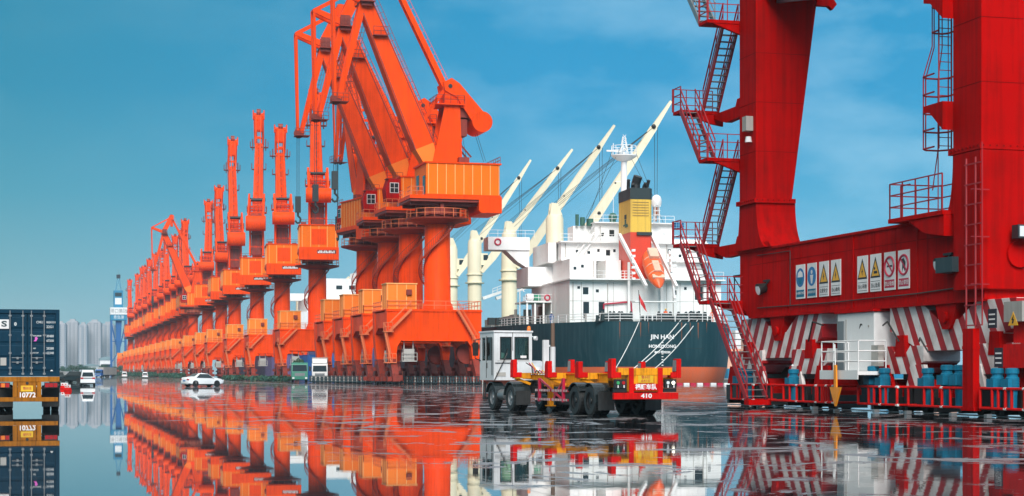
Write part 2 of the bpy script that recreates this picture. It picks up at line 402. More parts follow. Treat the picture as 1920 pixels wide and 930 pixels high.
def tag(o, label, cat, group=None):
    o['label'] = label; o['category'] = cat
    if group: o['group'] = group
    return o
def thing(name, label, cat, loc, rz=0.0, group=None):
    o = bpy.data.objects.new(name, None); COL.objects.link(o)
    o.empty_display_size = 0.3
    o.location = loc; o.rotation_euler = (0, 0, rz)
    return tag(o, label, cat, group)
def struct(o, kind='structure'):
    o['kind'] = kind; return o
def dup(root, loc, rz, label, group=None):
    r = root.copy(); COL.objects.link(r); r.location = loc; r.rotation_euler = (0, 0, rz)
    r['label'] = label
    if group: r['group'] = group
    for ch in list(root.children):
        c = ch.copy(); COL.objects.link(c); c.parent = r
        for g in ch.children:
            d = g.copy(); COL.objects.link(d); d.parent = c
    return r
def text(name, s, size, m, parent, loc, rot=(PI / 2, 0, 0), sx=1.0, depth=0.004, bold=0.0, align='CENTER'):
    cu = bpy.data.curves.new(name, 'FONT'); cu.body = s; cu.size = size; cu.extrude = depth; cu.offset = bold
    cu.align_x = align; cu.align_y = 'CENTER'; cu.resolution_u = 3
    t = bpy.data.objects.new(name, cu); COL.objects.link(t)
    dg = bpy.context.evaluated_depsgraph_get()
    me = bpy.data.meshes.new_from_object(t.evaluated_get(dg))
    bpy.data.objects.remove(t); bpy.data.curves.remove(cu)
    me.materials.clear(); me.materials.append(M[m])
    o = link(name, me, parent, loc); o.rotation_euler = rot; o.scale = (sx, 1, 1)
    return o

# ------------------------------------------------------------------ ground, water, air
def ground_material():
    m, n, l = _new('wet_asphalt')
    b = n['Principled BSDF']
    tc = n.new('ShaderNodeTexCoord')
    def noise(scale, detail, rough=0.6, dist=0.0):
        t = n.new('ShaderNodeTexNoise'); t.inputs['Scale'].default_value = scale; t.inputs['Detail'].default_value = detail
        t.inputs['Roughness'].default_value = rough; t.inputs['Distortion'].default_value = dist
        l.new(tc.outputs['Object'], t.inputs['Vector']); return t.outputs['Fac']
    def math_(op, a, c, clamp=False):
        t = n.new('ShaderNodeMath'); t.operation = op; t.use_clamp = clamp
        for i, v in enumerate((a, c)):
            if isinstance(v, (int, float)): t.inputs[i].default_value = v
            else: l.new(v, t.inputs[i])
        return t.outputs[0]
    def smooth(v, a, c, lo=0.0, hi=1.0):
        t = n.new('ShaderNodeMapRange'); t.interpolation_type = 'SMOOTHSTEP'
        t.inputs['From Min'].default_value = a; t.inputs['From Max'].default_value = c
        t.inputs['To Min'].default_value = lo; t.inputs['To Max'].default_value = hi
        l.new(v, t.inputs['Value']); return t.outputs[0]
    sep = n.new('ShaderNodeSeparateXYZ'); l.new(tc.outputs['Object'], sep.inputs[0])
    big = noise(0.045, 3, 0.5)
    mid = noise(0.33, 5, 0.62, 0.4)
    fine = noise(2.6, 5, 0.65)
    # p = metres across the quay: the low lane on the left holds a deep continuous puddle
    p = math_('ADD', math_('MULTIPLY', sep.outputs['X'], CT), math_('MULTIPLY', sep.outputs['Y'], ST))
    rise = smooth(p, -2.0, 9.0, -0.36, 0.012)
    near = smooth(sep.outputs['Y'], 20.0, 55.0, -0.10, 0.0)
    h = math_('ADD', math_('ADD', math_('MULTIPLY', big, 0.40), math_('MULTIPLY', mid, 0.60)), math_('ADD', rise, near))
    dry = smooth(h, 0.47, 0.64)                         # 0 standing water, 1 only damp
    # slab joints of the paving
    def joint(coord, period, w):
        f = math_('FRACT', math_('DIVIDE', coord, period), 0)
        return math_('LESS_THAN', f, w / period)
    s = math_('SUBTRACT', math_('MULTIPLY', sep.outputs['Y'], CT), math_('MULTIPLY', sep.outputs['X'], ST))
    jn = math_('MULTIPLY', math_('MAXIMUM', joint(s, 6.0, 0.12), joint(p, 6.0, 0.06)), smooth(p, -2, 8))
    damp = math_('MAXIMUM', math_('MULTIPLY', dry, math_('ADD', math_('MULTIPLY', fine, 0.8), 0.45)), math_('MULTIPLY', jn, 0.9), True)
    strk = math_('MULTIPLY', smooth(noise(0.42, 7, 0.70, 1.2), 0.542, 0.58), smooth(h, 0.35, 0.44))
    rg = n.new('ShaderNodeMapRange'); rg.inputs['To Min'].default_value = 0.012; rg.inputs['To Max'].default_value = 0.065
    l.new(damp, rg.inputs['Value'])
    l.new(math_('ADD', rg.outputs[0], math_('MULTIPLY', strk, 0.42)), b.inputs['Roughness'])
    mx = n.new('ShaderNodeMixRGB'); mx.inputs[1].default_value = (0.022, 0.026, 0.030, 1); mx.inputs[2].default_value = (0.050, 0.054, 0.058, 1)
    l.new(math_('MULTIPLY', damp, fine), mx.inputs[0])
    m2 = n.new('ShaderNodeMixRGB'); m2.inputs[2].default_value = (0.17, 0.175, 0.18, 1); l.new(mx.outputs[0], m2.inputs[1]); l.new(strk, m2.inputs[0]); l.new(m2.outputs[0], b.inputs['Base Color'])  # pale streaks: drier patches, with sky sheen put into the base colour
    b.inputs['IOR'].default_value = 1.5
    bp1 = n.new('ShaderNodeBump'); bp1.inputs['Strength'].default_value = 1.0
    rip = noise(1.7, 4, 0.6)
    amp = math_('ADD', math_('ADD', math_('MULTIPLY', dry, 0.0009), 0.00012), math_('MULTIPLY', smooth(p, 1.0, 22.0, 0.0, 0.0017), smooth(sep.outputs['Y'], 55.0, 130.0, 1.0, 0.3)))
    hh = math_('MULTIPLY', rip, amp)
    bp1.inputs['Distance'].default_value = 1.0
    l.new(hh, bp1.inputs['Height']); l.new(bp1.outputs[0], b.inputs['Normal'])
    return m
M['ground'] = ground_material()
gnd = MB()
EDGE_P, EDGE_S = 59.5, 200.0
poly = [(-2600, -150), (220, -150), (220, EDGE_S), (EDGE_P, EDGE_S), (EDGE_P, 2900), (-2600, 2900)]
gnd.prism([tuple(Q(a, c)[:2]) for a, c in poly], 'z', -5.0, 0.0)
struct(gnd.build('ground', 'ground'))

def water_material():
    m, n, l = _new('harbour_water')
    b = n['Principled BSDF']; b.inputs['Base Color'].default_value = (0.02, 0.05, 0.055, 1); b.inputs['Roughness'].default_value = 0.08
    tc = n.new('ShaderNodeTexCoord'); t = n.new('ShaderNodeTexNoise'); t.inputs['Scale'].default_value = 0.5; t.inputs['Detail'].default_value = 4
    l.new(tc.outputs['Object'], t.inputs['Vector'])
    bp = n.new('ShaderNodeBump'); bp.inputs['Distance'].default_value = 0.06; l.new(t.outputs['Fac'], bp.inputs['Height']); l.new(bp.outputs[0], b.inputs['Normal'])
    return m
M['water'] = water_material()
wt = MB(); wt.add([(-3400, -200, -3), (3400, -200, -3), (3400, 3300, -3), (-3400, 3300, -3)], [(0, 1, 2, 3)])
struct(wt.build('water', 'water'))

hz, hn, hl = _new('haze_air')
hn.remove(hn['Principled BSDF'])
pv = hn.new('ShaderNodeVolumePrincipled')
pv.inputs['Color'].default_value = (0.62, 0.84, 0.97, 1)
pv.inputs['Density'].default_value = 0.00013
hl.new(pv.outputs[0], hn['Material Output'].inputs['Volume'])
M['haze'] = hz
hb = MB(); hb.box(-3500, 3500, -260, 3400, -7, 135)
struct(hb.build('haze', 'haze'), 'stuff')

# ------------------------------------------------------------------ far background on the left
def facade_material(name, wall, win):
    m, n, l = _new(name)
    b = n['Principled BSDF']; b.inputs['Roughness'].default_value = 0.7
    tc = n.new('ShaderNodeTexCoord'); sp = n.new('ShaderNodeSeparateXYZ'); l.new(tc.outputs['Object'], sp.inputs[0])
    def band(src, period, duty):
        d = n.new('ShaderNodeMath'); d.operation = 'DIVIDE'; d.inputs[1].default_value = period; l.new(src, d.inputs[0])
        f = n.new('ShaderNodeMath'); f.operation = 'FRACT'; l.new(d.outputs[0], f.inputs[0])
        g = n.new('ShaderNodeMath'); g.operation = 'LESS_THAN'; g.inputs[1].default_value = duty; l.new(f.outputs[0], g.inputs[0]); return g.outputs[0]
    ad = n.new('ShaderNodeMath'); ad.operation = 'ADD'; l.new(sp.outputs['X'], ad.inputs[0]); l.new(sp.outputs['Y'], ad.inputs[1])
    mu = n.new('ShaderNodeMath'); mu.operation = 'MULTIPLY'; l.new(band(sp.outputs['Z'], 3.0, .55), mu.inputs[0]); l.new(band(ad.outputs[0], 3.4, .55), mu.inputs[1])
    mx = n.new('ShaderNodeMixRGB'); mx.inputs[1].default_value = (*wall, 1); mx.inputs[2].default_value = (*win, 1)
    l.new(mu.outputs[0], mx.inputs[0]); l.new(mx.outputs[0], b.inputs['Base Color'])
    return m
M['facade_a'] = facade_material('pale_apartment_facade', (0.33, 0.34, 0.37), (0.19, 0.21, 0.25))  # low contrast: distance haze put into wall and window colours of both facades
M['facade_b'] = facade_material('grey_apartment_facade', (0.28, 0.32, 0.37), (0.17, 0.20, 0.25))
M['bay'] = mat('pale_bay_render', (0.40, 0.40, 0.43), 0.7, dirt=0.2, scale=.1)  # bay tone kept close to the walls, part of the painted haze
TD = 2350.0
def apartment(x0, x1, ytop, m, bays, label, D=TD):
    w = (x1 - x0) / FPX * D; h = z_at(ytop, D)
    t = thing('apartment_tower', label, 'apartment tower', at((x0 + x1) / 2, D), math.radians(7), 'hazy apartment towers behind the quay')
    b = MB(); b.box(-w / 2, w / 2, 0, 17, 0, h - 3); b.build('facade', m, t)
    for i in range(bays):
        x = -w / 2 + (i + .5) * w / bays
        c = MB(); c.box(x - w / bays * .22, x + w / bays * .22, -.7, -.002, 0, h - 5 + (i % 2) * 2.5); c.build('bay_column', 'bay', t)
    c = MB(); c.box(-w * .40, w * .40, 3, 13, h - 3, h - 1.2); c.box(-w * .22, w * .22, 4, 11, h - 1.2, h + 1.5); c.build('roof_housing', 'bay', t)
apartment(100, 123, 604, 'facade_b', 2, 'grey apartment tower half hidden behind the blue container')
apartment(124, 146, 600, 'facade_a', 3, 'pale apartment tower with bright bays just right of the blue container, tallest of the group', TD + 60)
apartment(147, 163, 606, 'facade_b', 2, 'blue-grey apartment tower above the white van', TD + 10)
apartment(164, 189, 601, 'facade_a', 4, 'broad pale apartment tower with four bays behind the low shed', TD + 40)
apartment(190, 214, 605, 'facade_b', 3, 'grey apartment tower directly left of the blue gantry crane', TD + 90)

def leaves(b, c, rx, ry, rz, n, size, rnd):
    for _ in range(n):
        while True:
            v = Vector((rnd.uniform(-1, 1), rnd.uniform(-1, 1), rnd.uniform(-1, 1)))
            if .25 < v.length < 1.0: break
        k = 0.75 + 0.3 * math.sin(5 * v.x + c[0]) * math.cos(4 * v.z + c[1])
        o = Vector((c[0] + v.x * rx * k, c[1] + v.y * ry * k, c[2] + v.z * rz * k))
        a = Vector((rnd.uniform(-1, 1), rnd.uniform(-1, 1), rnd.uniform(-.6, .6))).normalized()
        d = a.orthogonal().normalized(); e = a.cross(d); s = size * rnd.uniform(.6, 1.4)
        b.add([o - d * s, o + e * s * .5, o + d * s, o - e * s * .5], [(0, 1, 2, 3)])
def tree(pos, h, label, m, seed):
    rnd = random.Random(seed)
    t = thing('broadleaf_tree', label, 'tree', pos, rnd.uniform(0, 6), 'row of green trees below the apartment towers')
    b = MB(); b.cyl((0, 0, 0), (.1, 0, h * .45), h * .03, h * .018, 7)
    for a in range(4):
        b.cyl((.08, 0, h * .35), (math.cos(a * 1.6) * h * .2, math.sin(a * 1.6) * h * .2, h * .62), h * .014, h * .006, 5)
    b.build('trunk', 'bark', t)
    c = MB()
    for j in range(6):
        c.k = j % 2
        leaves(c, (rnd.uniform(-.3, .3) * h, rnd.uniform(-.3, .3) * h, h * rnd.uniform(.45, .78)), h * .30, h * .30, h * .22, 70, h * .055, rnd)
    c.build('crown', [m, 'leaf2' if m == 'leaf' else 'leaf'], t)
tl = ['low green tree beside the edge of the blue container', 'rounded green tree right of the blue container', 'green tree above the dark parked car',
      'green tree between the dark car and the white van', 'taller green tree left of the white van roof', 'green tree behind the white van',
      'green tree left of the low grey shed', 'green tree in front of the low grey shed', 'green tree at the right end of the grey shed',
      'green tree above the two blue lorries', 'green tree between pale warehouse and blue gantry crane', 'green tree at the left foot of the blue gantry crane',
      'green tree between the legs of the blue gantry crane', 'green tree behind the last orange crane']
for i, lb in enumerate(tl):
    D = 900 + 37 * (i * 5 % 7)
    tree(at(108 + i * 9.2, D), z_at(681 + (i * 7 % 5) * 1.3, D), lb, 'leaf2' if i % 3 else 'leaf', i)

t = thing('low_shed', 'low blue-grey shed among the trees behind the white van', 'shed', at(171, 1050), TH)
b = MB(); b.box(-4.6, 4.6, 0, 9, 0, 5.6); b.build('wall', 'shed', t)
b = MB(); b.prism([(-5, 5.6), (5, 5.6), (5, 6.1), (0, 7.0), (-5, 6.1)], 'y', -.4, 9.4); b.build('roof', 'shed_roof', t)
t = thing('warehouse', 'pale warehouse with grey roof left of the blue gantry crane', 'warehouse', at(199, 1300), TH)
b = MB(); b.box(-4.5, 4.5, 0, 16, 0, 11); b.build('wall', 'white', t)
b = MB(); b.prism([(-4.9, 11), (4.9, 11), (4.9, 12), (1, 14), (-4.9, 12.6)], 'y', -.4, 16.4); b.build('roof', 'shed_roof', t)
b = MB(); b.box(-3.6, 3.6, -.06, -.01, 5, 8); b.build('window', 'glass', t)

# blue gantry crane at the far end of the quay
BD = 1150.0
t = thing('blue_gantry_crane', 'distant blue gantry crane with white sign band left of all the orange cranes', 'gantry crane', at(222, BD), TH)
k = BD / FPX
zz = lambda y: z_at(y, BD)
for x in (-13, 13):
    b = MB(); b.box(x * k - .55, x * k + .55, -5, -4, 0, zz(600)); b.build('leg', 'crane_blue', t)
    b = MB(); b.box(x * k - .55, x * k + .55, 4, 5, 0, zz(600)); b.build('leg', 'crane_blue', t)
b = MB(); b.hexa([(-4 * k, -2, zz(664)), (3 * k, -2, zz(664)), (3 * k, 2, zz(664)), (-4 * k, 2, zz(664))], [(-5 * k, -2.4, zz(600)), (6 * k, -2.4, zz(600)), (6 * k, 2.4, zz(600)), (-5 * k, 2.4, zz(600))])
b.build('central_column', 'crane_blue', t)
b = MB()
for y in (-4.5, 4.5):
    for x in (-12.5, 12.5):
        b.beam((x * k, y, zz(608)), (0, y * .3, zz(664)), .5, .6); b.beam((x * k, y, zz(680)), (x * .2 * k, y * .3, zz(664)), .4, .4)
        b.beam((x * k, y, zz(640)), (x * .3 * k, y * .3, zz(640)), .3, .4)
b.build('brace', 'crane_blue', t)
b = MB(); b.box(-15 * k, 15 * k, -5, 5, zz(601), zz(590.4)); b.build('girder', 'crane_pale', t)
b = MB(); b.box(-15.4 * k, 15.4 * k, -5.3, 5.3, zz(590.2), zz(577)); s_ = b.build('sign_band', 'white', t)
text('lettering', '港口集团', 3.1, 'steel', s_, (0, -5.34, zz(584)), sx=.9)
text('lettering', '青岛港', 2.6, 'letter', t, (0, -5.06, zz(595.6)), sx=.9)
b = MB(); b.box(-9 * k, 8 * k, -3, 3, zz(576.8), zz(545)); h_ = b.build('upper_house', 'crane_pale', t)
b = MB(); b.box(-6.5 * k, 5.5 * k, -3.1, -3.02, zz(556), zz(549)); b.build('window', 'glass', h_)
b = MB(); b.box(-6.5 * k, 5.5 * k, -3.1, -3.02, zz(571), zz(559)); b.build('white_panel', 'white', h_)
b = MB()
for x in (-1, 1):
    for y in (-1, 1): b.beam((x * 5 * k, y * 1.8, zz(545)), (x * 2 * k, y * .7, zz(522)), .3, .3)
    b.beam((x * 5 * k, -1.8, zz(545)), (-x * 2 * k, -.7, zz(522)), .2, .2)
b.build('mast', 'crane_pale', t)
b = MB(); b.box(-3.5 * k, 3.5 * k, -1.2, 1.2, zz(522), zz(515)); b.build('mast_head', 'navy_cloth', t)
b = MB(); b.cyl((0, 0, zz(515)), (0, 0, zz(503)), .12, .05, 6); b.build('spire', 'steel', t)

# ------------------------------------------------------------------ orange portal cranes
# local frame: x across the quay, y along it, origin on the ground under the column; jib points to -x before slewing
PC = 50.9
CR_UP = []                                            # parts that slew
HEEL = 26.7
def build_crane():
    t = thing('portal_crane', 'x', 'harbour crane', (0, 0, 0), 0, 'orange portal cranes along the quay')
    # --- portal
    b = MB()
    out = [(-6.3, 9.6), (-6.3, 6.4), (-6.0, 3.3), (-5.1, 3.3), (-4.9, 4.9), (-4.4, 5.7), (4.4, 5.7), (4.9, 4.9), (5.1, 3.3), (6.0, 3.3), (6.3, 6.4), (6.3, 9.6)]
    for y in (-4.9, 3.5): b.prism(out, 'y', y, y + 1.4)
    side = [(-3.48, 9.4), (-3.48, 6.6), (-1.6, 7.4), (1.6, 7.4), (3.48, 6.6), (3.48, 9.4)]
    for x in (-6.2, 4.8): b.prism(side, 'x', x, x + 1.4)
    b.prism([(-2.1, -3.48), (2.1, -3.48), (2.1, 3.48), (-2.1, 3.48)], 'z', 6.2, 9.5)
    b.box(-6.35, 6.35, -4.95, 4.95, 9.61, 9.75)
    for y in (-4.93, 4.93):                              # stiffener and flange lines on the cross beams
        b.box(-6.4, 6.4, y - .09, y + .09, 9.45, 9.6)
        b.box(-4.3, 4.3, y - .08, y + .08, 5.62, 5.78)
        for x in (-1.9, 1.9): b.box(x - .06, x + .06, y - .05, y + .05, 5.78, 9.45)
    b.build('portal_frame', 'orange', t)
    b = MB()
    b.rail([(-6.2, -4.8, 9.75), (6.2, -4.8, 9.75), (6.2, 4.8, 9.75), (-6.2, 4.8, 9.75), (-6.2, -4.8, 9.75)], 1.1, 1.6, .05)
    b.build('handrail', 'rail_orange', t)
    # diagonal stairs and their rails on the two ends of the front beam
    for sx in (-1, 1):
        b = MB()
        if sx > 0:
            for y in (-5.75, -5.0):
                b.beam((5.6, y, 5.4), (3.0, y, 9.7), .07, .24); b.tube([(5.6, y, 6.4), (3.0, y, 10.7)], .05)
            for i in range(13):
                x = 5.5 - i * .2; b.box(x - .26, x, -5.7, -5.04, 5.5 + i * .33, 5.55 + i * .33)
            b.box(4.9, 6.3, -5.9, -4.98, 5.2, 5.33); b.rail([(4.9, -5.85, 5.33), (6.3, -5.85, 5.33)], 1.1, .6, .045)
            b.build('access_stair', 'rail_orange', t); continue
        for y in (-5.75, -5.0):
            b.beam((sx * 6.0, y, 6.9), (sx * 3.2, y, 9.7), .07, .24)
            b.tube([(sx * 6.0, y, 7.95), (sx * 3.2, y, 10.75)], .05)
        for i in range(9):
            x = sx * (5.9 - i * .31); b.box(min(x, x - sx * .26), max(x, x - sx * .26), -5.7, -5.04, 7.0 + i * .31, 7.05 + i * .31)
        b.box(-6.9, -5.6, -5.9, -4.98, 6.75, 6.88)
        b.rail([(sx * 6.9, -5.85, 6.88), (sx * 5.7, -5.85, 6.88)], 1.1, .6, .045)
        for y in (-5.75, -5.15):
            b.beam((sx * 5.9, y, 2.9), (sx * 6.7, y, 6.8), .06, .2)
            b.tube([(sx * 5.9, y, 4.0), (sx * 6.7, y, 7.9)], .05)
        for i in range(10): 
            x = sx * (5.95 + .078 * i); b.box(x - .13, x + .13, -5.7, -5.2, 3.1 + i * .38, 3.15 + i * .38)
        b.box(min(sx * 5.2, sx * 6.8), max(sx * 5.2, sx * 6.8), -5.85, -4.98, 2.75, 2.87)
        b.rail([(sx * 5.2, -5.8, 2.87), (sx * 6.8, -5.8, 2.87)], 1.1, .55, .045)
        b.build('access_stair', 'rail_orange', t)
    # --- bogies
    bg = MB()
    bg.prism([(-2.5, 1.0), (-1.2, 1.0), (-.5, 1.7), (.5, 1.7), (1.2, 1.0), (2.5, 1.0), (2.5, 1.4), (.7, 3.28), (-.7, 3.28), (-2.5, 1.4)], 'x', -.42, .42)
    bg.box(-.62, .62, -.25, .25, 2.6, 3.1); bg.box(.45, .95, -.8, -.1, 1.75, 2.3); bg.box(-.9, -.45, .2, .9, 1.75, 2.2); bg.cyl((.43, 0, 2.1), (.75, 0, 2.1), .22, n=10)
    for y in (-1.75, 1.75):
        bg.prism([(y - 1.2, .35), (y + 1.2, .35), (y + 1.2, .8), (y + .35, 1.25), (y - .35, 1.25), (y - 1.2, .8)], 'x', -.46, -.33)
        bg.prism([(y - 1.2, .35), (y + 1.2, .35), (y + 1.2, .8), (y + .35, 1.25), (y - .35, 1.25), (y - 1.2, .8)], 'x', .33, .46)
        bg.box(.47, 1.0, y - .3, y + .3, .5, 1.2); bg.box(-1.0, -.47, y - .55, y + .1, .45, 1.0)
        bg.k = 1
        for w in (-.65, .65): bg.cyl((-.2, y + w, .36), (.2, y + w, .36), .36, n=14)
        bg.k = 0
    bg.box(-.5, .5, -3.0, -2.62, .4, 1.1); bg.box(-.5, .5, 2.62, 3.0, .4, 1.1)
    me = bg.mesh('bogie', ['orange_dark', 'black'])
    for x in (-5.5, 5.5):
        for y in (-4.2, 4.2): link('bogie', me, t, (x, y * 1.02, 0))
    b = MB()                                             # feeder box and cable reel between the legs
    b.box(-4.0, -2.6, -4.6, -3.7, 3.1, 4.6); b.box(-4.3, -2.3, -4.9, -3.5, 2.95, 3.08)
    b.rail([(-4.3, -4.9, 3.08), (-2.3, -4.9, 3.08)], 1.0, .7, .05)
    b.beam((-3.9, -4.2, 3.0), (-3.9, -4.2, 5.75), .12, .12); b.beam((-2.7, -4.2, 3.0), (-2.7, -4.2, 5.75), .12, .12)
    b.build('feeder_cabinet', 'grey_box', t)
    b = MB(); b.cyl((4.9, -2.6, 4.0), (4.9, -1.9, 4.0), 1.15, n=20); b.cyl((4.9, -2.75, 4.0), (4.9, -2.65, 4.0), 1.35, n=20); b.cyl((4.9, -1.85, 4.0), (4.9, -1.75, 4.0), 1.35, n=20)
    b.beam((4.9, -2.25, 4.0), (5.6, -2.25, 6.6), .3, .3); b.build('cable_reel', 'orange_dark', t)
    # --- electric house on the portal deck
    b = MB(); b.box(-6.25, -2.3, -4.6, -1.4, 9.76, 13.0); c = b.build('electric_house', 'peach', t)
    b = MB(); b.box(-6.35, -2.2, -4.7, -1.3, 13.0, 13.14)
    for i in range(4): x = -6.15 + i * 1.25; b.box(x - .05, x + .05, -4.66, -4.602, 9.8, 12.98)
    for i in range(3): y = -4.3 + i * 1.3; b.box(-6.31, -6.252, y - .05, y + .05, 9.8, 12.98)
    b.build('rib', 'rib', c)
    b = MB(); b.box(-3.7, -3.0, -4.95, -4.602, 11.6, 12.3); b.build('fan_box', 'orange_dark', c)
    # --- column
    b = MB(); b.lathe([(2.15, 9.75), (2.1, 10.2), (1.78, 10.9), (1.68, 21.4), (1.95, 21.7)], 32); b.build('column', 'orange', t)
    # spiral stair round the column
    b = MB(); N = 44; a0, a1 = math.radians(-35), math.radians(-35 - 285); pts = []
    for i in range(N):
        f = i / (N - 1); a = a0 + (a1 - a0) * f; z = 21.3 - f * 11.0
        c_, s_ = math.cos(a), math.sin(a); ca, sa = math.cos(a - .11), math.sin(a - .11)
        q = [(1.72 * c_, 1.72 * s_), (2.5 * c_, 2.5 * s_), (2.5 * ca, 2.5 * sa), (1.72 * ca, 1.72 * sa)]
        b.hexa([(x, y, z - .05) for x, y in q], [(x, y, z) for x, y in q])
        b.cyl((2.47 * c_, 2.47 * s_, z), (2.47 * c_, 2.47 * s_, z + 1.0), .035, n=4, cap=False)
        pts.append((2.47 * c_, 2.47 * s_, z))
    b.tube([(x, y, z + 1.0) for x, y, z in pts], .05); b.tube([(x, y, z - .12) for x, y, z in pts], .11)
    b.tube([(x * .73, y * .73, z - .1) for x, y, z in pts], .11)
    b.build('spiral_stair', 'stair', t)
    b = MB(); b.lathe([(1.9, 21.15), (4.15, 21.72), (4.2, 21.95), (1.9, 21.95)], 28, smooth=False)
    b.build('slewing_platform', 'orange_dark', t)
    b = MB(); ring = [(4.1 * math.cos(2 * PI * i / 20), 4.1 * math.sin(2 * PI * i / 20), 21.95) for i in range(21)]
    b.rail(ring, 1.15, 1.3, .05); b.build('platform_handrail', 'rail_orange', t)
    # --- slewing part
    U = lambda o: (CR_UP.append(o.name.split('.')[0]), o)[1]
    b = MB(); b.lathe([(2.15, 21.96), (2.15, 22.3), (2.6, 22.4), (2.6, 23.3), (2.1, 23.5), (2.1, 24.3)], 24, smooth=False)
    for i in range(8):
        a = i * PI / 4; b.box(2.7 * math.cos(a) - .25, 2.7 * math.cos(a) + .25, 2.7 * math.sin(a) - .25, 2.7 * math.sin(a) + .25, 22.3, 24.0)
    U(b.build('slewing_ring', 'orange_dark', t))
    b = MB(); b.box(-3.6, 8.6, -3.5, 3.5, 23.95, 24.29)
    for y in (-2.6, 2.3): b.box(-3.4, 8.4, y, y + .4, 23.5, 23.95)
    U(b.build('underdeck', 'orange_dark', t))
    b = MB(); b.prism([(-3.7, 24.3), (5.6, 24.3), (5.6, 22.9), (5.9, 22.6), (8.7, 22.6), (8.7, 24.75), (-3.7, 24.75)], 'y', -3.7, 3.7)
    U(b.build('machine_deck', 'orange', t))
    for sg in (-1, 1):
        b = MB(); b.rail([(-3.6, sg * 1.6, 24.75), (-3.6, sg * 3.6, 24.75), (-1.9, sg * 3.6, 24.75)], 1.1, 1, .05); U(b.build('deck_handrail', 'rail_orange', t))
    b = MB(); b.prism([(-1.5, -3.6), (8.2, -3.6), (8.5, -3.3), (8.5, 3.3), (8.2, 3.6), (-1.5, 3.6)], 'z', 24.76, 28.95)
    h = U(b.build('machine_house', 'orange_light', t))
    b = MB(); b.box(-1.7, 8.65, -3.75, 3.75, 28.95, 29.15); b.box(-1.6, 8.55, -3.68, 3.68, 24.76, 24.92); b.build('roof', 'orange', h)
    b = MB()
    for i in range(9):
        x = -1.2 + i * 1.19
        for y in (-3.64, 3.60): b.box(x - .045, x + .045, y, y + .04, 24.95, 28.9)
    for i in range(5):
        y = -3.1 + i * 1.55; b.box(8.502, 8.54, y - .045, y + .045, 24.95, 28.9)
    b.build('rib', 'rib', h)
    b = MB(); b.box(8.502, 8.56, -1.35, 1.35, 25.4, 28.3); b.box(8.5, 8.6, -1.2, 1.2, 26.2, 26.3); b.build('panel_door', 'orange', h)
    each('window', 'glass', h, [lambda b: b.box(-1.56, -1.502, -3.0, -1.6, 25.0, 27.4), lambda b: b.box(-1.56, -1.502, .8, 2.4, 25.8, 27.8)])
    b = MB(); b.box(8.66, 8.70, -.4, 3.2, 23.7, 24.4); pl = U(b.build('name_board', 'black', t))
    b = MB()                                             # unreadable white characters of the board
    for i in range(11):
        y = -.2 + i * .29
        b.box(8.70, 8.715, y, y + .20, 23.82, 24.28 if i % 3 else 24.1)
    b.build('lettering', 'letter', pl)
    b = MB(); b.rail([(8.5, -3.6, 29.15), (8.5, 3.6, 29.15)], .9, 1.2, .045); U(b.build('roof_handrail', 'orange_dark', t))
    b = MB(); b.box(-1, 0, 2.2, 3.2, 29.15, 30.0); U(b.build('roof_fan', 'orange_dark', t)); b = MB(); b.box(3, 4.4, -3.2, -2.2, 29.15, 29.9); U(b.build('roof_fan', 'orange_dark', t))
    # everything below here is measured from the jib heel
    Z = lambda z: z - HEEL
    def up(b, name, mats, parent=None):
        return U(b.build(name, mats, t, (0, 0, HEEL))) if parent is None else b.build(name, mats, parent)
    b = MB()                                             # tower frame: two plates with cross ties
    for y in (-1.75, 1.4):
        b.prism([(-1.0, Z(29.15)), (3.0, Z(29.15)), (2.7, Z(36.6)), (2.2, Z(39.4)), (.7, Z(39.4)), (.55, Z(36.4))], 'y', y, y + .35)
    for z in (30.6, 33.0, 35.4, 37.4): b.box(.9, 2.3, -1.4, 1.4, Z(z), Z(z + .3))
    b.box(-.6, 3.2, -2.3, 2.3, Z(36.9), Z(37.05))
    up(b, 'tower_frame', 'orange')
    b = MB(); b.rail([(-.6, -2.3, Z(37.05)), (3.2, -2.3, Z(37.05)), (3.2, 2.3, Z(37.05)), (-.6, 2.3, Z(37.05)), (-.6, -2.3, Z(37.05))], 1.1, 1.0, .045)
    b.box(3.2, 5.6, -.6, .6, Z(35.2), Z(35.35)); b.box(2.6, 4.2, -1.3, 1.3, Z(35.4), Z(36.7)); b.box(2.9, 3.8, -1.1, 1.1, Z(33), Z(35.2))
    b.box(.9, 2.3, -1.2, 1.2, Z(29.3), Z(36.9))
    up(b, 'winch_gallery', 'orange_dark')
    for y in (-1, 1): b = MB(); b.beam((2.6, y, Z(32.2)), (4.4, y, Z(30.2)), .15, .2); up(b, 'gallery_brace', 'orange_dark')
    b = MB()                                             # counterweight lever and drum
    for y in (-2.0, 1.6):
        b.prism([(.4, Z(39.9)), (1.5, Z(40.5)), (2.6, Z(39.8)), (6.0, Z(36.0)), (5.4, Z(34.2)), (4.4, Z(34.7)), (2.2, Z(38.0)), (.6, Z(38.8))], 'y', y, y + .4)
    for x0_, z0_ in ((1.0, 39.2), (2.6, 38.0), (4.0, 36.6)): b.beam((x0_, -1.6, Z(z0_)), (x0_, 1.6, Z(z0_)), .4, .3, side=(1, 0, 0))
    w = up(b, 'counterweight_lever', 'orange')
    b = MB(); b.cyl((5.6, -2.35, Z(34.8)), (5.6, 2.35, Z(34.8)), 1.38, n=28); b.build('counterweight', 'orange', w)
    b = MB(); b.cyl((1.3, -2.1, Z(39.4)), (1.3, 2.1, Z(39.4)), .28, n=10); b.build('pivot', 'black', w)
    # jib box: side elevation tapering both ways
    J = Vector((-10.0, 0, Z(50.5)))
    d = J.normalized(); nrm = Vector((d.z, 0, -d.x))
    b = MB()
    secs = [(0.0, .45, 1.1), (.20, 1.30, 1.25), (.28, 1.45, 1.3), (.9, 1.0, 1.0), (1.0, .75, .95)]
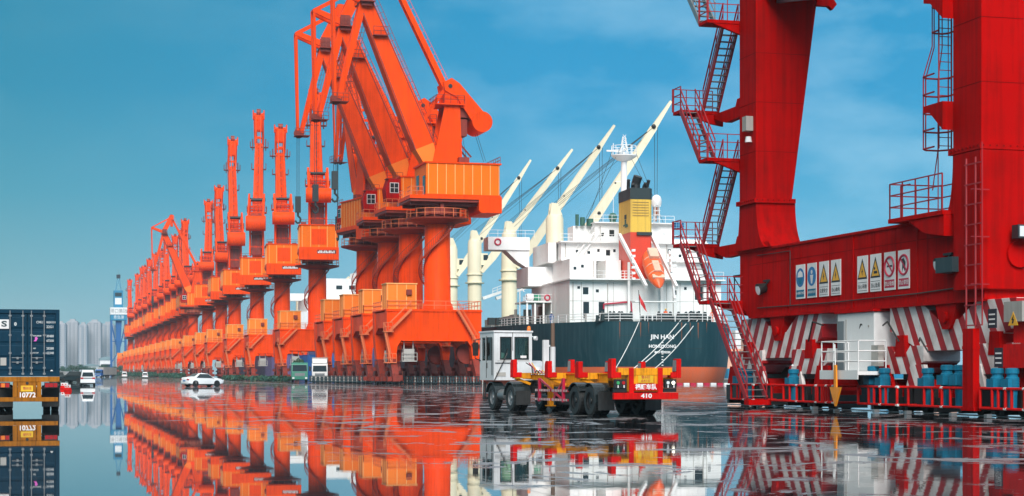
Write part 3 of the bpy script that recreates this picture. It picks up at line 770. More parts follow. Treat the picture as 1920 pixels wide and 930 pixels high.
    for i, (ta, wa, ya) in enumerate(secs[:-1]):
        tb_, wb, yb = secs[i + 1]
        A, B = J * ta, J * tb_
        b.k = 1 if i < 1 else 0
        q = lambda P, w, y: [P - nrm * w + Vector((0, -y, 0)), P + nrm * w + Vector((0, -y, 0)), P + nrm * w + Vector((0, y, 0)), P - nrm * w + Vector((0, y, 0))]
        b.hexa(q(A, wa, ya), q(B, wb, yb))
    j = up(b, 'jib', ['orange', 'peach'])
    b = MB()                                             # ladder rails, side platforms and edge flanges of the jib
    for sgn in (-1, 1):
        for y in (-1.32, 1.32):
            b.tube([J * .2 + nrm * sgn * 1.34 + Vector((0, y, 0)), J * .98 + nrm * sgn * .85 + Vector((0, y * .75, 0))], .09)
    for k in range(22):
        f = .15 + k * .038; p = J * f + nrm * (1.5 - .5 * f); b.cyl(p, p + nrm * .9, .035, n=4, cap=False)
    b.tube([J * .15 + nrm * 2.35, J * .98 + nrm * 1.95], .045); b.tube([J * .15 + nrm * 1.9, J * .98 + nrm * 1.5], .035)
    for f in (.80, .98):
        p = J * f; w_ = 1.75 if f < .9 else 2.2
        b.box(p.x - .9, p.x + 1.0, -w_, w_, p.z - .06, p.z + .06)
        for y in (-w_, w_):
            b.rail([(p.x - .9, y, p.z), (p.x + 1.0, y, p.z)], 1.1, .9, .05)
    for y in (-1.6, 1.6):
        b.box(J.x - .5, J.x + .9, y - .1, y + .1, J.z - 1.0, J.z + 1.1)
    b.build('ladder', 'orange_dark', j)
    # fly jib on the jib head: rear arm, front boom, apex frame
    R = Vector((-7.4, 0, Z(56.0))); T = Vector((-13.3, 0, Z(37.4))); A = Vector((-14.1, 0, Z(52.2))); H = Vector((-9.9, 0, Z(51.0)))
    b = MB()
    for sy in (-1, 1):
        y = Vector((0, .95 * sy, 0)); y2 = Vector((0, .45 * sy, 0))
        b.beam(R + y * 1.05, H + y, .5, 1.5, .5, 1.5); b.beam(H + y, T + y2, .42, .95, .4, .6)
        b.beam(A + y * .9, T + y2 + Vector((-.5, 0, .3)), .28, .36); b.beam(A + y * .9, H + y + Vector((0, 0, -.4)), .36, .7, .4, .9)
        b.beam(R + y * .8, A + y * .9, .28, .36)
    for f in (.15, .35, .55, .75, .95):
        p = H.lerp(T, f); b.box(p.x - .15, p.x + .15, -.95 + .45 * f, .95 - .45 * f, p.z - .12, p.z + .12)
    b.box(R.x - .3, R.x + .5, -.9, .9, R.z - 3.3, R.z + .1); b.box(R.x - .6, R.x + .7, -1.45, -1.2, R.z - 1.0, R.z + .7); b.box(R.x - .6, R.x + .7, 1.2, 1.45, R.z - 1.0, R.z + .7); b.box(A.x - .15, A.x + .15, -.9, .9, A.z - .15, A.z + .15)
    fj = up(b, 'fly_jib', 'orange')
    b = MB(); 
    for y in (-.45, .45): b.cyl((T.x - .3, y - .12, T.z), (T.x - .3, y + .12, T.z), .75, n=16)
    b.cyl((R.x, -.5, R.z + .3), (R.x, .5, R.z + .3), .7, n=14)
    b.box(T.x - 1.0, T.x + 1.2, -1.2, 1.2, T.z - .5, T.z - .42); b.rail([(T.x - 1, -1.2, T.z - .42), (T.x + 1.2, -1.2, T.z - .42)], 1.0, .7, .045)
    for k in range(16):
        p = H.lerp(T, .08 + k * .055); b.cyl(p + Vector((.4, 0, 0)), p + Vector((1.3, 0, .1)), .03, n=4, cap=False)
    b.tube([H + Vector((1.3, 0, 0)), T + Vector((1.3, 0, .9))], .04); b.tube([H + Vector((.9, 0, 0)), T + Vector((.9, 0, .9))], .04)
    b.build('sheave_head', 'orange_dark', fj)
    # tie rod from the lever to the fly jib
    b = MB(); S0 = Vector((.9, 0, Z(39.6)))
    for y in (-.55, .55):
        b.beam(S0 + Vector((0, y, 0)), R + Vector((0, y, 0)), .22, .75, .2, .55)
    for k in range(9):
        p = S0.lerp(R, .06 + k * .11); b.box(p.x - .12, p.x + .12, -.5, .5, p.z - .2, p.z + .2)
    for k in range(16):
        p = S0.lerp(R, .05 + k * .06); b.cyl(p, p + Vector((.75, 0, .6)), .03, n=4, cap=False)
    b.tube([S0 + Vector((.75, 0, .6)), R + Vector((.75, 0, .6))], .035)
    up(b, 'tie_rod', 'orange')
    b = MB()
    for y in (-1.0, 1.0): b.beam((.9, y, Z(39.3)), (-2.3, y, Z(34.5)), .2, .42)
    for k in range(5): 
        p = Vector((.9, 0, Z(39.3))).lerp(Vector((-2.3, 0, Z(34.5))), .1 + .2 * k); b.box(p.x - .1, p.x + .1, -.95, .95, p.z - .1, p.z + .1)
    b.beam((-2.3, 0, Z(34.5)), J * .36, .5, .4)
    up(b, 'luffing_strut', 'orange')
    b = MB()
    for y in (-.5, .5): b.cyl((4.6, y, Z(35.6)), (6.5, y, Z(29.8)), .03, n=4); b.cyl((2.4, y, Z(38)), (3.9, y, Z(29.8)), .03, n=4)
    up(b, 'luffing_rope', 'rope')
    # operator cab
    b = MB(); b.prism([(-4.3, Z(25.6)), (-1.9, Z(25.6)), (-1.9, Z(28.7)), (-4.0, Z(28.7)), (-4.5, Z(27.2))], 'y', -3.5, -1.3)
    c = up(b, 'operator_cab', 'red')
    b = MB(); b.box(-3.9, -2.6, -3.56, -3.51, Z(26.7), Z(28.15)); b.build('window_frame', 'white', c)
    b = MB()
    for x in (-3.82, -3.22):
        for z in (26.78, 27.46): b.box(x, x + .52, -3.6, -3.565, Z(z), Z(z + .6))
    b.build('window', 'glass', c)
    b = MB(); b.box(-4.2, -3.0, -3.3, -1.5, Z(28.7), Z(28.78)); b.rail([(-4.2, -3.4, Z(28.7)), (-2, -3.4, Z(28.7))], .9, .8, .04); b.build('roof_rail', 'orange_dark', c)
    # hoist ropes with hook
    b = MB(); hl_ = 9.5
    for x in (-.15, .15): b.cyl((T.x - .45 + x, 0, T.z - .4), (T.x - .45 + x, 0, T.z - hl_), .05, n=4)
    ro = up(b, 'hoist_rope', 'rope')
    b = MB(); b.box(T.x - .85, T.x - .05, -.3, .3, T.z - hl_ - 2.4, T.z - hl_); b.cyl((T.x - .45, 0, T.z - hl_ - 2.4), (T.x - .45, 0, T.z - hl_ - 3.0), .16, n=8)
    b.tube([(T.x - .45, 0, T.z - hl_ - 2.9), (T.x - .05, 0, T.z - hl_ - 3.3), (T.x - .15, 0, T.z - hl_ - 3.9), (T.x - .6, 0, T.z - hl_ - 4.0), (T.x - .85, 0, T.z - hl_ - 3.6)], .14, 6)
    b.build('hook_block', 'rope', ro)
    return t
CRANE0 = build_crane()
for ch in CRANE0.children:
    base = ch.name.split('.')[0]
    if base in ('portal_frame', 'handrail', 'access_stair', 'bogie', 'feeder_cabinet', 'cable_reel', 'electric_house'): ch.location.x -= 1.5
    if base in ('machine_house', 'machine_deck', 'underdeck', 'name_board', 'deck_handrail', 'roof_handrail', 'roof_fan'):
        for o_ in [ch] + list(ch.children): o_.data.transform(Matrix.Translation((-.8, 0, 0)))
CR_UP = set(CR_UP)
SIDE, AWAY = 0.0, -PI / 2
SCALED = {'tower_frame', 'winch_gallery', 'gallery_brace', 'counterweight_lever', 'jib', 'fly_jib', 'tie_rod', 'luffing_strut', 'luffing_rope', 'hoist_rope'}
cranes = [
    (820, SIDE, 1, 'nearest orange crane, its jib slanting left, with a broad ribbed machine house on the right'),
    (770, SIDE + .04, 1, 'orange crane directly behind the nearest one, jib slanting left beside a white cab window'),
    (729, SIDE - .03, 1, 'third orange crane from the nearest, with the leftmost of the big slanting jibs'),
    (688, AWAY + .32, 1, 'orange crane whose upright jib shows only between the big slanting jibs, cab window at left'),
    (595, AWAY, 1, 'tall upright orange crane standing behind the white lorry, free of the slanting jibs'),
    (529, AWAY + .02, 1, 'upright orange crane standing behind the green lorry, second of the free-standing uprights'),
    (482, AWAY - .02, 1.33, 'tallest upright orange crane with jib reaching highest, left of the one behind the green lorry'),
    (440, AWAY, 1.33, 'second very tall upright orange crane, directly left of the tallest upright one'),
    (415, AWAY + .03, 1, 'upright orange crane with short jib just left of the two very tall upright ones'),
    (389, AWAY, 1, 'upright orange crane above the white sedan, second shorter one left of the tall pair'),
    (362, SIDE, 1, 'distant orange crane turned sideways, bent jib and apex frame standing out to the left'),
    (351, AWAY + .02, 1, 'upright orange crane just behind the one with the bent sideways jib'),
    (340, AWAY, 1, 'upright orange crane seen through the bent sideways jib, second beyond it'),
    (328, AWAY, 1, 'upright orange crane under the apex of the bent sideways jib, third beyond it'),
    (315, AWAY - .02, 1, 'upright orange crane standing clear left of the bent sideways jib, fourth beyond it'),
    (304, AWAY, 1, 'distant upright orange crane, seventh counted from the far end of the row'),
    (291, AWAY, 1, 'distant upright orange crane, sixth counted from the far end of the row'),
    (283, AWAY + .02, 1, 'distant upright orange crane, fifth counted from the far end of the row'),
    (273, AWAY, 1, 'distant upright orange crane, fourth counted from the far end of the row'),
    (265, AWAY, 1, 'distant upright orange crane, third counted from the far end of the row'),
    (258, AWAY - .02, 1, 'distant upright orange crane, second counted from the far end of the row'),
    (245, AWAY, 1, 'farthest orange crane, standing alone at the far end right of the blue gantry crane'),
]
for i, (px, yaw, k, label) in enumerate(cranes):
    loc = Q(PC, s_on(px, PC))
    if yaw < -1: yaw -= (TH - math.atan((CX - px) / FPX)) * .75
    if i == 0: c = CRANE0; c.location = loc; c.rotation_euler = (0, 0, TH); c['label'] = label
    else: c = dup(CRANE0, loc, TH, label)
    for ch in c.children:
        base = ch.name.split('.')[0]
        if base in CR_UP:
            ch.rotation_euler = (0, 0, yaw + (.07 * math.sin(i * 1.9) if i > 4 and i != 10 else 0))
            if base in SCALED: ch.scale = (1, 1, k * (1 + (.03 * math.sin(i * 2.4) if i > 7 else 0)))
            if base == 'operator_cab': ch.scale = (1, -1 if i == 0 else 1, 1)
for ch in list(CRANE0.children):                        # the nearest crane shows no cab on this side
    if ch.name.split('.')[0] == 'operator_cab':
        for q in list(ch.children): bpy.data.objects.remove(q)
        bpy.data.objects.remove(ch)

# ------------------------------------------------------------------ the white and teal cargo ship
PS = math.radians(11.0); CP, SP = math.cos(PS), math.sin(PS)
SX0, SY0 = 19.0, 218.5                      # centre of the transom
def shx(px, y):                             # ship x of view column px at ship y
    r = (px - CX) / FPX
    return (r * (SY0 + CP * y) - SX0 + SP * y) / (CP - SP * r)
def shz(py, x, y): return z_at(py, SY0 + SP * x + CP * y)
ship = thing('cargo_ship', 'bulk carrier with dark teal hull, white accommodation block, yellow funnel and cream deck cranes', 'cargo ship', (SX0, SY0, 0), PS)
DK = 8.0                                     # main deck level above the quay
half = [(0.0, 0.0), (5.5, 0.0), (6.9, .5), (8.6, 2.6), (11.6, 9.0), (14.2, 16.0), (15.6, 24.0), (16.0, 34.0), (16.0, 150.0), (14.0, 168.0), (8.0, 184.0), (0.0, 192.0)]
outline = half + [(-x, y) for x, y in half[-2:0:-1]]
def hull_ring(yo, hw, z, sheer=0.0):
    return [(x * hw, yo + y * (192 - yo) / 192, z + sheer * max(0, (y - 20) / 172) ** 1.5) for x, y in outline]
def loft(b, rings):
    n = len(rings[0]); vs = [p for r in rings for p in r]
    b.add(vs, [(j * n + i, j * n + (i + 1) % n, (j + 1) * n + (i + 1) % n, (j + 1) * n + i) for j in range(len(rings) - 1) for i in range(n)], True)
b = MB(); loft(b, [hull_ring(.35, .985, 2.25), hull_ring(0, 1, 4.6), hull_ring(0, 1, DK, 3.2)])
b.add(hull_ring(0, 1, DK, 3.2), [list(range(len(outline)))])
hull = b.build('hull', 'teal', ship)
b = MB(); loft(b, [hull_ring(16, .55, -4.5), hull_ring(3, .90, -1.8), hull_ring(.7, .955, .3), hull_ring(.352, .984, 2.248)])
b.build('hull_bottom', 'boot', ship)
b = MB(); b.add([(x * .99, y * .998 + .1, DK + .03 + 3.2 * max(0, (y - 20) / 172) ** 1.5) for x, y in outline], [list(range(len(outline)))]); b.build('main_deck', 'deck_green', ship)
b = MB(); rp = [(x * .985, .15 + y * .997, DK + 3.2 * max(0, (y - 20) / 172) ** 1.5) for x, y in outline if y < 150]
lf = [p for p in rp if p[0] <= 0.01][::-1]; rt = [p for p in rp if p[0] >= 0]
b.rail(rt, 1.05, 1.6, .05, 3); b.rail([p for p in [(-q[0], q[1], q[2]) for q in rt]], 1.05, 1.6, .05, 3)
b.build('deck_railing', 'white', ship)
zt = lambda py: z_at(py, SY0)
for s_, py, size in (('JIN HAN', 632, .78), ('HONG KONG', 649.5, .54), ('IMO 9432220', 660.5, .35)):
    text('lettering', s_, size, 'letter', hull, (shx(1242, 0), -.03, zt(py)), sx=1.05, bold=.02)
M['rust'] = mat('rust_run', (0.20, 0.075, 0.04), 0.8, dirt=.5)
def run(b, px, y, w, z0, z1): x = shx(px, y); b.prism([(x - w, z1), (x + w, z1), (x + w * .5, z0 + .5), (x + .02, z0), (x - w * .4, z0 + .7)], 'y', y - .02, y + .04)
each('rust_run', 'rust', hull, [lambda b, a=a: run(b, *a) for a in ((1162, .0, .06, 5.6, 7.9), (1201, .0, .09, 5.9, 7.9), (1216, .0, .05, 6.4, 7.9), (1278, .0, .08, 5.2, 7.9), (1294, .0, .05, 6.2, 7.9), (1309, .0, .10, 5.7, 7.9), (1325, .0, .05, 6.6, 7.9))])
b = MB()
for k in range(9): b.box(shx(1242, 0) - .12, shx(1242, 0) + .12, -.03, -.005, 2.4 + k * .36, 2.52 + k * .36)
b.build('draught_mark', 'letter', hull)
b = MB()
for z in (4.6, 6.2): b.box(-5.6, 5.6, -.012, .01, z - .02, z + .02)
b.build('plate_line', 'funnel_black', hull)
# --- accommodation
def blk(name, px0, px1, y0, y1, z0, z1, m='ship_white', parent=None, b=None):
    bb = b or MB(); bb.box(shx(px0, y0), shx(px1, y0), y0, y1, z0, z1)
    return bb.build(name, m, parent or ship) if b is None else bb
AY = 13.0                                    # aft bulkhead
AM = 19.0                                    # set-back decks above
def za(py, y=AY): return z_at(py, SY0 + CP * y)
x_l, x_r = shx(1068, AY), shx(1352, AY)
b = MB()
b.box(x_l, x_r, AY, 38, DK, za(526)); b.box(x_l - .25, x_r + .25, AY - 1.2, 38.2, za(526) + .002, za(526) + .18)
lower = b.build('lower_house', 'ship_white', ship)
b = MB(); b.box(shx(1068, AM), shx(1118, AM), AM, 38, za(526) + .182, za(486, AM)); b.box(shx(1136, AM), shx(1164, AM), AM, 24, za(526) + .182, za(488, AM))
b.box(shx(1118, AM) + .001, shx(1345, AM), 24.5, 38, za(526) + .182, za(486, AM)); b.box(shx(1068, AM) - .2, shx(1345, AM) + .3, 23.4, 38.2, za(486, AM) + .002, za(486, AM) + .16)
b.build('middle_house', 'ship_white', ship)
b = MB(); b.box(shx(1052, 26), shx(1320, 26), 26, 38.5, za(486, AM) + .162, za(456, 26)); b.box(shx(1048, 26), shx(1324, 26), 25, 38.8, za(456, 26) + .002, za(456, 26) + .16)
b.build('upper_house', 'ship_white', ship)
b = MB(); b.box(shx(1115, 27), shx(1262, 27), 27, 38, za(456, 26) + .162, za(419, 27)); b.box(shx(1112, 27), shx(1265, 27), 26.2, 38.4, za(419, 27) + .002, za(419, 27) + .14)
b.box(shx(1076, 29), shx(1114, 29), 29.5, 33, za(456, 26) + .162, za(424, 29))
b.build('wheelhouse', 'ship_white', ship)
# bridge wings with their raked brackets
WY = 35.0
wx = shx(937, WY); wz1, wz0 = z_at(446, SY0 + CP * WY + SP * wx), z_at(470, SY0 + CP * WY + SP * wx)
for sg in (-1, 1):
    b = MB(); e = sg * 16.4; i_ = sg * 10.3
    b.box(min(e, i_), max(e, i_), WY - 1.8, WY + 2.0, wz0, wz1)
    b.prism([(i_, wz0 - .002), (i_, wz0 - 2.7), (sg * 12.0, wz0 - 1.7), (e - sg * 2.6, wz0 - .002)], 'y', WY - 1.5, WY + 1.6)
    b.build('bridge_wing', 'ship_white', ship)
b = MB(); b.torus((-15.0, WY - 1.9, (wz0 + wz1) / 2 + .2), .42, .11, 'y'); b.build('lifebuoy', 'sign_red', ship)
# the side house under the wing, its doors and windows
b = MB(); b.box(shx(1045, 28) , x_l - .02, 22, 38, DK, za(526)); b.box(-11.2, shx(1045, 28) - .01, 30, 38.4, za(526), wz0 - 2.6); b.box(shx(1022, 30), shx(1052, 26) - .25, 27.9, 38.6, za(486, AM), za(456, 26) + .1)
b.build('side_house', 'ship_white', ship)
b = MB()
for px, py, w, h in ((1098, 546, .75, .95), (1147, 437, .7, .9), (1140, 474, .6, .8), (1310, 548, 1.1, 1.9), (1099, 582, .8, 2.2), (1128, 582, .8, 2.2), (1078, 504, .4, .4), (1092, 500, .4, .4), (1104, 474, .4, .4), (1255, 470, .5, .6), (1290, 470, .5, .5), (1296, 585, .4, .4), (1310, 585, .4, .4), (1085, 540, .35, .35), (1120, 546, .4, .4), (1265, 548, .5, .6), (1285, 540, .35, .35), (1330, 560, .4, .5), (1082, 472, .35, .35), (1122, 470, .35, .4), (1152, 470, .35, .4), (1130, 440, .4, .5), (1245, 440, .4, .5), (1228, 470, .4, .5), (1275, 478, .4, .4)):
    y = AY if py > 520 else (AM if (py > 486 and px < 1118) else (26 if py > 456 else 27))
    x = shx(px, y); z = za(py, y); b = MB(); b.box(x - w / 2, x + w / 2, y - .03, y + .02, z - h / 2, z + h / 2); b.build('window', 'glass', ship)
b = MB()
for px, py, w, h, y in ((1127, 508, 4.0, 8.5, 24.5),):
    x = shx(px, y); z = za(506, y); b.box(x - .9, x + .9, y - .04, y + .02, za(526) + .3, z + .8)
b.build('door_recess', 'grey_door', ship)
# seams, pipes and ladders on the aft walls
b = MB()
for px in (1090, 1112, 1150, 1185, 1250, 1275, 1300, 1325): x = shx(px, AY); b.box(x - .03, x + .03, AY - .03, AY + .01, DK + .1, za(530))
for py in (565, 600): b.box(x_l + .02, x_r - .02, AY - .025, AY + .01, za(py) - .03, za(py) + .03)
b.build('plate_seam', 'grey_box', lower)
b = MB(); b.tube([(shx(1131, AY), AY - .3, za(580)), (shx(1131, AY), AY - .3, za(571)), (shx(1182, AY), AY - .3, za(566)), (shx(1184, AY), AY - .3, za(590))], .11, 6); b.build('red_pipe', 'sign_red', lower)
b = MB()
for y_, pxa, pxb, pya, pyb in ((25.4, 1076, 1098, 484, 456), (26.6, 1100, 1114, 455, 436)):
    for dx in (0, .8):
        b.beam((shx(pxa, y_) + dx, y_, za(pya, y_)), (shx(pxb, y_) + dx, y_, za(pyb, y_)), .08, .2); b.tube([(shx(pxa, y_) + dx, y_, za(pya, y_) + 1), (shx(pxb, y_) + dx, y_, za(pyb, y_) + 1)], .04)
b.build('ladder', 'white', ship)
for sg, rl in enumerate(([(x_l - .2, AY - 1.1, za(526) + .18), (shx(1160, AY), AY - 1.1, za(526) + .18)], [(shx(1255, AY), AY - 1.1, za(526) + .18), (x_r, AY - 1.1, za(526) + .18)],
    [(shx(1048, 26), 25.2, za(456, 26) + .16), (shx(1320, 26), 25.2, za(456, 26) + .16)], [(shx(1112, 27), 26.4, za(419, 27) + .14), (shx(1262, 27), 26.4, za(419, 27) + .14)], [(-16.3, WY - 1.7, wz1), (-9.6, WY - 1.7, wz1)])):
    b = MB(); b.rail(rl, 1.0, 1.25, .035); b.build('house_railing', 'white', ship)
# gear on the roofs
each('vent_cowl', 'deck_green', ship, [lambda b, px=px, r=r, h=h: b.cyl((shx(px, 29), 29, za(424, 29)), (shx(px, 29), 29, za(424, 29) + h), r, n=10) for px, r, h in ((1092, .35, 1.2), (1106, .5, 1.0), (1082, .25, 1.6))])
b = MB(); b.ball((shx(1149, 28), 28, za(419, 27) + 1.0), .65, 10); b.box(shx(1144, 28), shx(1154, 28), 27.7, 28.3, za(419, 27) + .15, za(419, 27) + .6)
b.build('vent_cowl', 'deck_green', ship)
b = MB(); x = shx(1231, 26)
for a in range(4):
    q = (.5 * math.cos(a * PI / 2 + .8), .5 * math.sin(a * PI / 2 + .8)); b.cyl((x + q[0], 26 + q[1], za(419, 27)), (x + q[0] * .8, 26 + q[1] * .8, za(386, 26)), .06, n=5)
for k in range(4): z = za(419, 27) + k * .6; b.box(x - .45, x + .45, 25.6, 26.4, z, z + .06)
b.box(x - .5, x + .5, 25.5, 26.5, za(386, 26), za(386, 26) + .12); b.build('dome_mast', 'white', ship)
b = MB(); b.lathe([(.62, 0), (.72, .3), (.72, .95), (.55, 1.35), (.25, 1.55), (.02, 1.6)], 16, (x, 26, za(386, 26) + .12)); b.build('satellite_dome', 'white', ship)
# radar mast
MY = 31.0; x = shx(1170, MY); zm = lambda py: z_at(py, SY0 + CP * MY)
b = MB(); b.lathe([(.50, zm(419)), (.46, zm(320)), (.42, zm(302))], 14, (x, MY, 0))
b.lathe([(.42, zm(302)), (1.1, zm(299)), (1.9, zm(292)), (1.9, zm(290)), (.2, zm(290))], 10, (x, MY, 0), smooth=False)
ring = [(x + 1.85 * math.cos(2 * PI * i / 10), MY + 1.85 * math.sin(2 * PI * i / 10), zm(290)) for i in range(11)]
b.rail(ring, 1.3, .9, .045)
for q in ((-.55, -.4), (.55, -.4), (-.55, .4), (.55, .4)): b.cyl((x + q[0], MY + q[1], zm(290)), (x + q[0] * .3, MY + q[1] * .3, zm(255)), .06, n=5)
for k in range(5):
    z = zm(290) + k * .6; w = .55 - k * .075
    b.tube([(x - w, MY - .3, z), (x + w, MY - .3, z + .55)], .04); b.tube([(x + w, MY - .3, z), (x - w, MY - .3, z + .55)], .04); b.tube([(x - w, MY - .3, z), (x + w, MY - .3, z)], .04)
b.box(x - 2.6, x - .4, MY - .12, MY + .12, zm(284), zm(281)); b.cyl((x + 1.2, MY, zm(290)), (x + 1.2, MY, zm(270)), .07, n=5); b.cyl((x - 1.6, MY, zm(290)), (x - 1.6, MY, zm(268)), .05, n=5)
b.cyl((x - 1.3, MY, zm(340)), (x + 1.0, MY, zm(340)), .05, n=5); b.cyl((x - 1.6, MY, zm(419)), (x - 1.6, MY, zm(360)), .04, n=5)
b.build('radar_mast', 'white', ship)
# rigging from the mast and pipes on the aft walls
b = MB()
for a, c in (((1170, 262), (1092, 424)), ((1170, 270), (1231, 386)), ((1148, 282), (1100, 420)), ((1192, 284), (1245, 420))): b.cyl((shx(a[0], MY), MY, zm(a[1])), (shx(c[0], 28), 28, za(c[1], 28)), .03, n=4, cap=False)
b.build('rigging_wire', 'rope', ship)
each('wall_pipe', 'grey_box', ship, [lambda b, q=q: b.tube([(shx(q[0], q[3]), q[3] - .12, za(q[1], q[3])), (shx(q[0], q[3]), q[3] - .12, za(q[2], q[3]))], .06, 5) for q in ((1074, 600, 530, AY), (1139, 600, 532, AY), (1262, 600, 530, AY), (1318, 600, 530, AY), (1112, 520, 490, AM), (1060, 484, 458, 26), (1190, 484, 458, 26), (1125, 452, 424, 27), (1250, 484, 458, 26))])
each('deck_locker', 'white', ship, [lambda b, q=q: b.box(shx(q[0], 8), shx(q[1], 8), 7.4, 8.6, DK + .04, DK + q[2]) for q in ((1098, 1106, 1.2), (1160, 1168, 1.5), (1268, 1276, 1.1), (1300, 1306, 1.7))])
# funnel
FY = 14.6; fx0, fx1 = shx(1182, FY), shx(1223, FY); zf = lambda py: z_at(py, SY0 + CP * FY)
def fun(b, z0, z1, g=0.0): b.prism([(fx0 - g, FY - g), (fx1 - .3, FY - g), (fx1 + g, FY + .4), (fx1 + g, FY + 6.2), (fx0 - g, FY + 6.2)], 'z', z0, z1)
b = MB(); fun(b, za(526) + .185, zf(435.2)); fn = b.build('funnel', 'funnel_red', ship)
b = MB(); fun(b, zf(435), zf(373.2)); yb = b.build('yellow_band', 'yellow', fn)
b = MB(); fun(b, zf(373), zf(353), .06); fun(b, zf(353) + .002, zf(352.2), .02); b.build('black_band', 'funnel_black', fn)
b = MB()
for k in range(6): b.box(fx0 + .3, fx1 - .5, FY - .06, FY - .01, zf(378 + k * 5) - .12, zf(378 + k * 5))
b.build('louvre', mat('sooty_louvre', (0.42, 0.25, 0.05), 0.6, dirt=.7, dirt_rgb=(.12, .08, .03), scale=1.2), fn)
b = MB(); b.box(fx1 - 2.2, fx1 - .1, FY - .3, FY - .01, zf(441), zf(435)); b.build('vent_box', 'funnel_black', fn); b = MB(); b.box(fx0 - .06, fx0 - .02, FY + 2.0, FY + 3.0, zf(408), zf(400)); b.build('vent_box', 'funnel_black', fn)
b = MB(); b.box(fx0 - .07, fx0 - .02, FY + 1.2, FY + 2.6, zf(424), zf(421)); b.box(fx0 - .07, fx0 - .02, FY + 1.4, FY + 3.6, zf(421), zf(418)); b.box(fx0 - .07, fx0 - .02, FY + 2.2, FY + 2.8, zf(418), zf(409)); b.build('emblem', 'deck_green', fn)
b = MB(); b.tube([(shx(1192, FY + 3), FY + 3, zf(352)), (shx(1192, FY + 3), FY + 3, zf(340)), (shx(1195, FY + 3), FY + 2.6, zf(326))], .62, 14)
for px, h in ((1176, 8), (1184, 3), (1205, 4), (1211, 8)): b.tube([(shx(px, FY + 3), FY + 2.4, zf(352)), (shx(px, FY + 3), FY + 2.4, zf(346)), (shx(px + (2 if px > 1200 else -1), FY + 3), FY + 2, zf(346) + h * .11)], .24, 8)
b.build('exhaust_pipe', 'black', fn)
# stern house in front of the funnel, davit frame for the lifeboat
b = MB(); zd = lambda py, y=8.0: z_at(py, SY0 + CP * y)
for px in (1190, 1252):
    x = shx(px, 9)
    b.beam((x, 17.0, zd(441, 17)), (x + (.9 if px < 1220 else .5), 6.5, zd(538, 6.5)), .38, .55, .34, .5, (1, 0, 0))
    b.beam((x, 12.0, zd(492, 12)), (x, 12.0, DK), .3, .3, side=(1, 0, 0))
b.beam((shx(1190, 17), 17, zd(443, 17)), (shx(1252, 17), 17, zd(443, 17)), .5, .7, side=(0, 1, 0))
b.beam((shx(1255, 15), 15, zd(470, 15)), (shx(1265, 8), 8, zd(560, 8)), .25, .3, side=(1, 0, 0))
for k in range(6): z = zd(525, 10) + k * .75; b.box(shx(1184, 10), shx(1190, 10), 9.6, 10.2, z, z + .3)
for k in range(5): z = zd(520, 9) + k * .7; b.box(shx(1256, 9), shx(1268, 9), 8.6, 9.3, z, z + .35)
b.box(shx(1186, 8), shx(1264, 8), 6.8, 8.6, zd(565, 8) - .15, zd(565, 8)); 
b.build('davit_frame', 'ship_white', ship)
b = MB(); b.rail([(shx(1165, 13), 13.2, za(526) + .18), (shx(1186, 13), 13.2, za(526) + .18)], 1.1, .6, .05, 3); b.build('funnel_rail', 'ship_white', ship)
# mooring gear along the stern
def winch(b, x): b.cyl((x - .7, 4, DK + .75), (x + .7, 4, DK + .75), .48, n=12); b.cyl((x - .85, 4, DK + .75), (x - .7, 4, DK + .75), .7, n=12); b.cyl((x + .7, 4, DK + .75), (x + .85, 4, DK + .75), .7, n=12); b.box(x - .9, x + .9, 3.4, 4.6, DK + .04, DK + .3)
def bitts(b, x): b.cyl((x, 1.2, DK), (x, 1.2, DK + .8), .2, n=8); b.cyl((x + .6, 1.2, DK), (x + .6, 1.2, DK + .8), .2, n=8); b.box(x - .25, x + .85, .95, 1.45, DK + .02, DK + .12)
each('mooring_winch', 'funnel_black', ship, [lambda b, px=px: winch(b, shx(px, 4)) for px in (1140, 1155, 1172, 1246, 1283, 1297, 1311)])
each('mooring_bitts', 'funnel_black', ship, [lambda b, px=px: bitts(b, shx(px, 1.2)) for px in (1120, 1131, 1205, 1219, 1262, 1322)])
each('deck_vent', 'funnel_black', ship, [lambda b, px=px: b.box(shx(px, 30) - .5, shx(px, 30) + .5, 29, 30, DK + .3, DK + 1.3) for px in (1006, 1018, 1040, 1056, 962, 950, 935, 920)])
# side deck structure under a canopy, drums on top
b = MB(); CY = 24.0; zc = lambda py: z_at(py, SY0 + CP * CY - SP * 12)
b.box(shx(986, CY), shx(1047, CY), CY, CY + 8, zc(567), zc(564))
for px in (989, 1004, 1020, 1035): b.box(shx(px, CY) - .12, shx(px, CY) + .12, CY + .2, CY + .44, DK + .2, zc(567))
b.rail([(shx(986, CY), CY + .1, zc(564)), (shx(1047, CY), CY + .1, zc(564))], .9, .9, .04)
b.rail([(shx(1000, CY), CY + 2, zc(564)), (shx(1000, CY), CY + 7, zc(564))], .9, .9, .04)
b.tube([(shx(980, CY), CY + 2, DK), (shx(980, CY), CY + 2, zc(545)), (shx(984, CY), CY + 2, zc(540)), (shx(988, CY), CY + 2, zc(546))], .08, 5)
b.build('canopy', 'ship_white', ship)
b = MB(); b.cyl((shx(993, CY), CY + 2, zc(556)), (shx(1005, CY), CY + 2, zc(556)), .5, n=14); b.build('white_drum', 'white', ship)
b = MB(); b.cyl((shx(1006, CY), CY + 2, zc(557)), (shx(1018, CY), CY + 2, zc(557)), .5, n=14); b.build('green_drum', mat('green_drum_paint', (.02, .22, .12), .4), ship)
b = MB(); b.torus((shx(1026, CY), CY - .05, zc(558)), .36, .11, 'y'); b.build('lifebuoy', 'sign_red', ship)
b = MB()
for px in (1012, 1026): b.box(shx(px, CY + 5), shx(px + 13, CY + 5), CY + 5, CY + 6, DK + .1, zc(572))
b.build('rusty_store', mat('rusty_primer', (.30, .10, .05), .7, dirt=.7), ship)
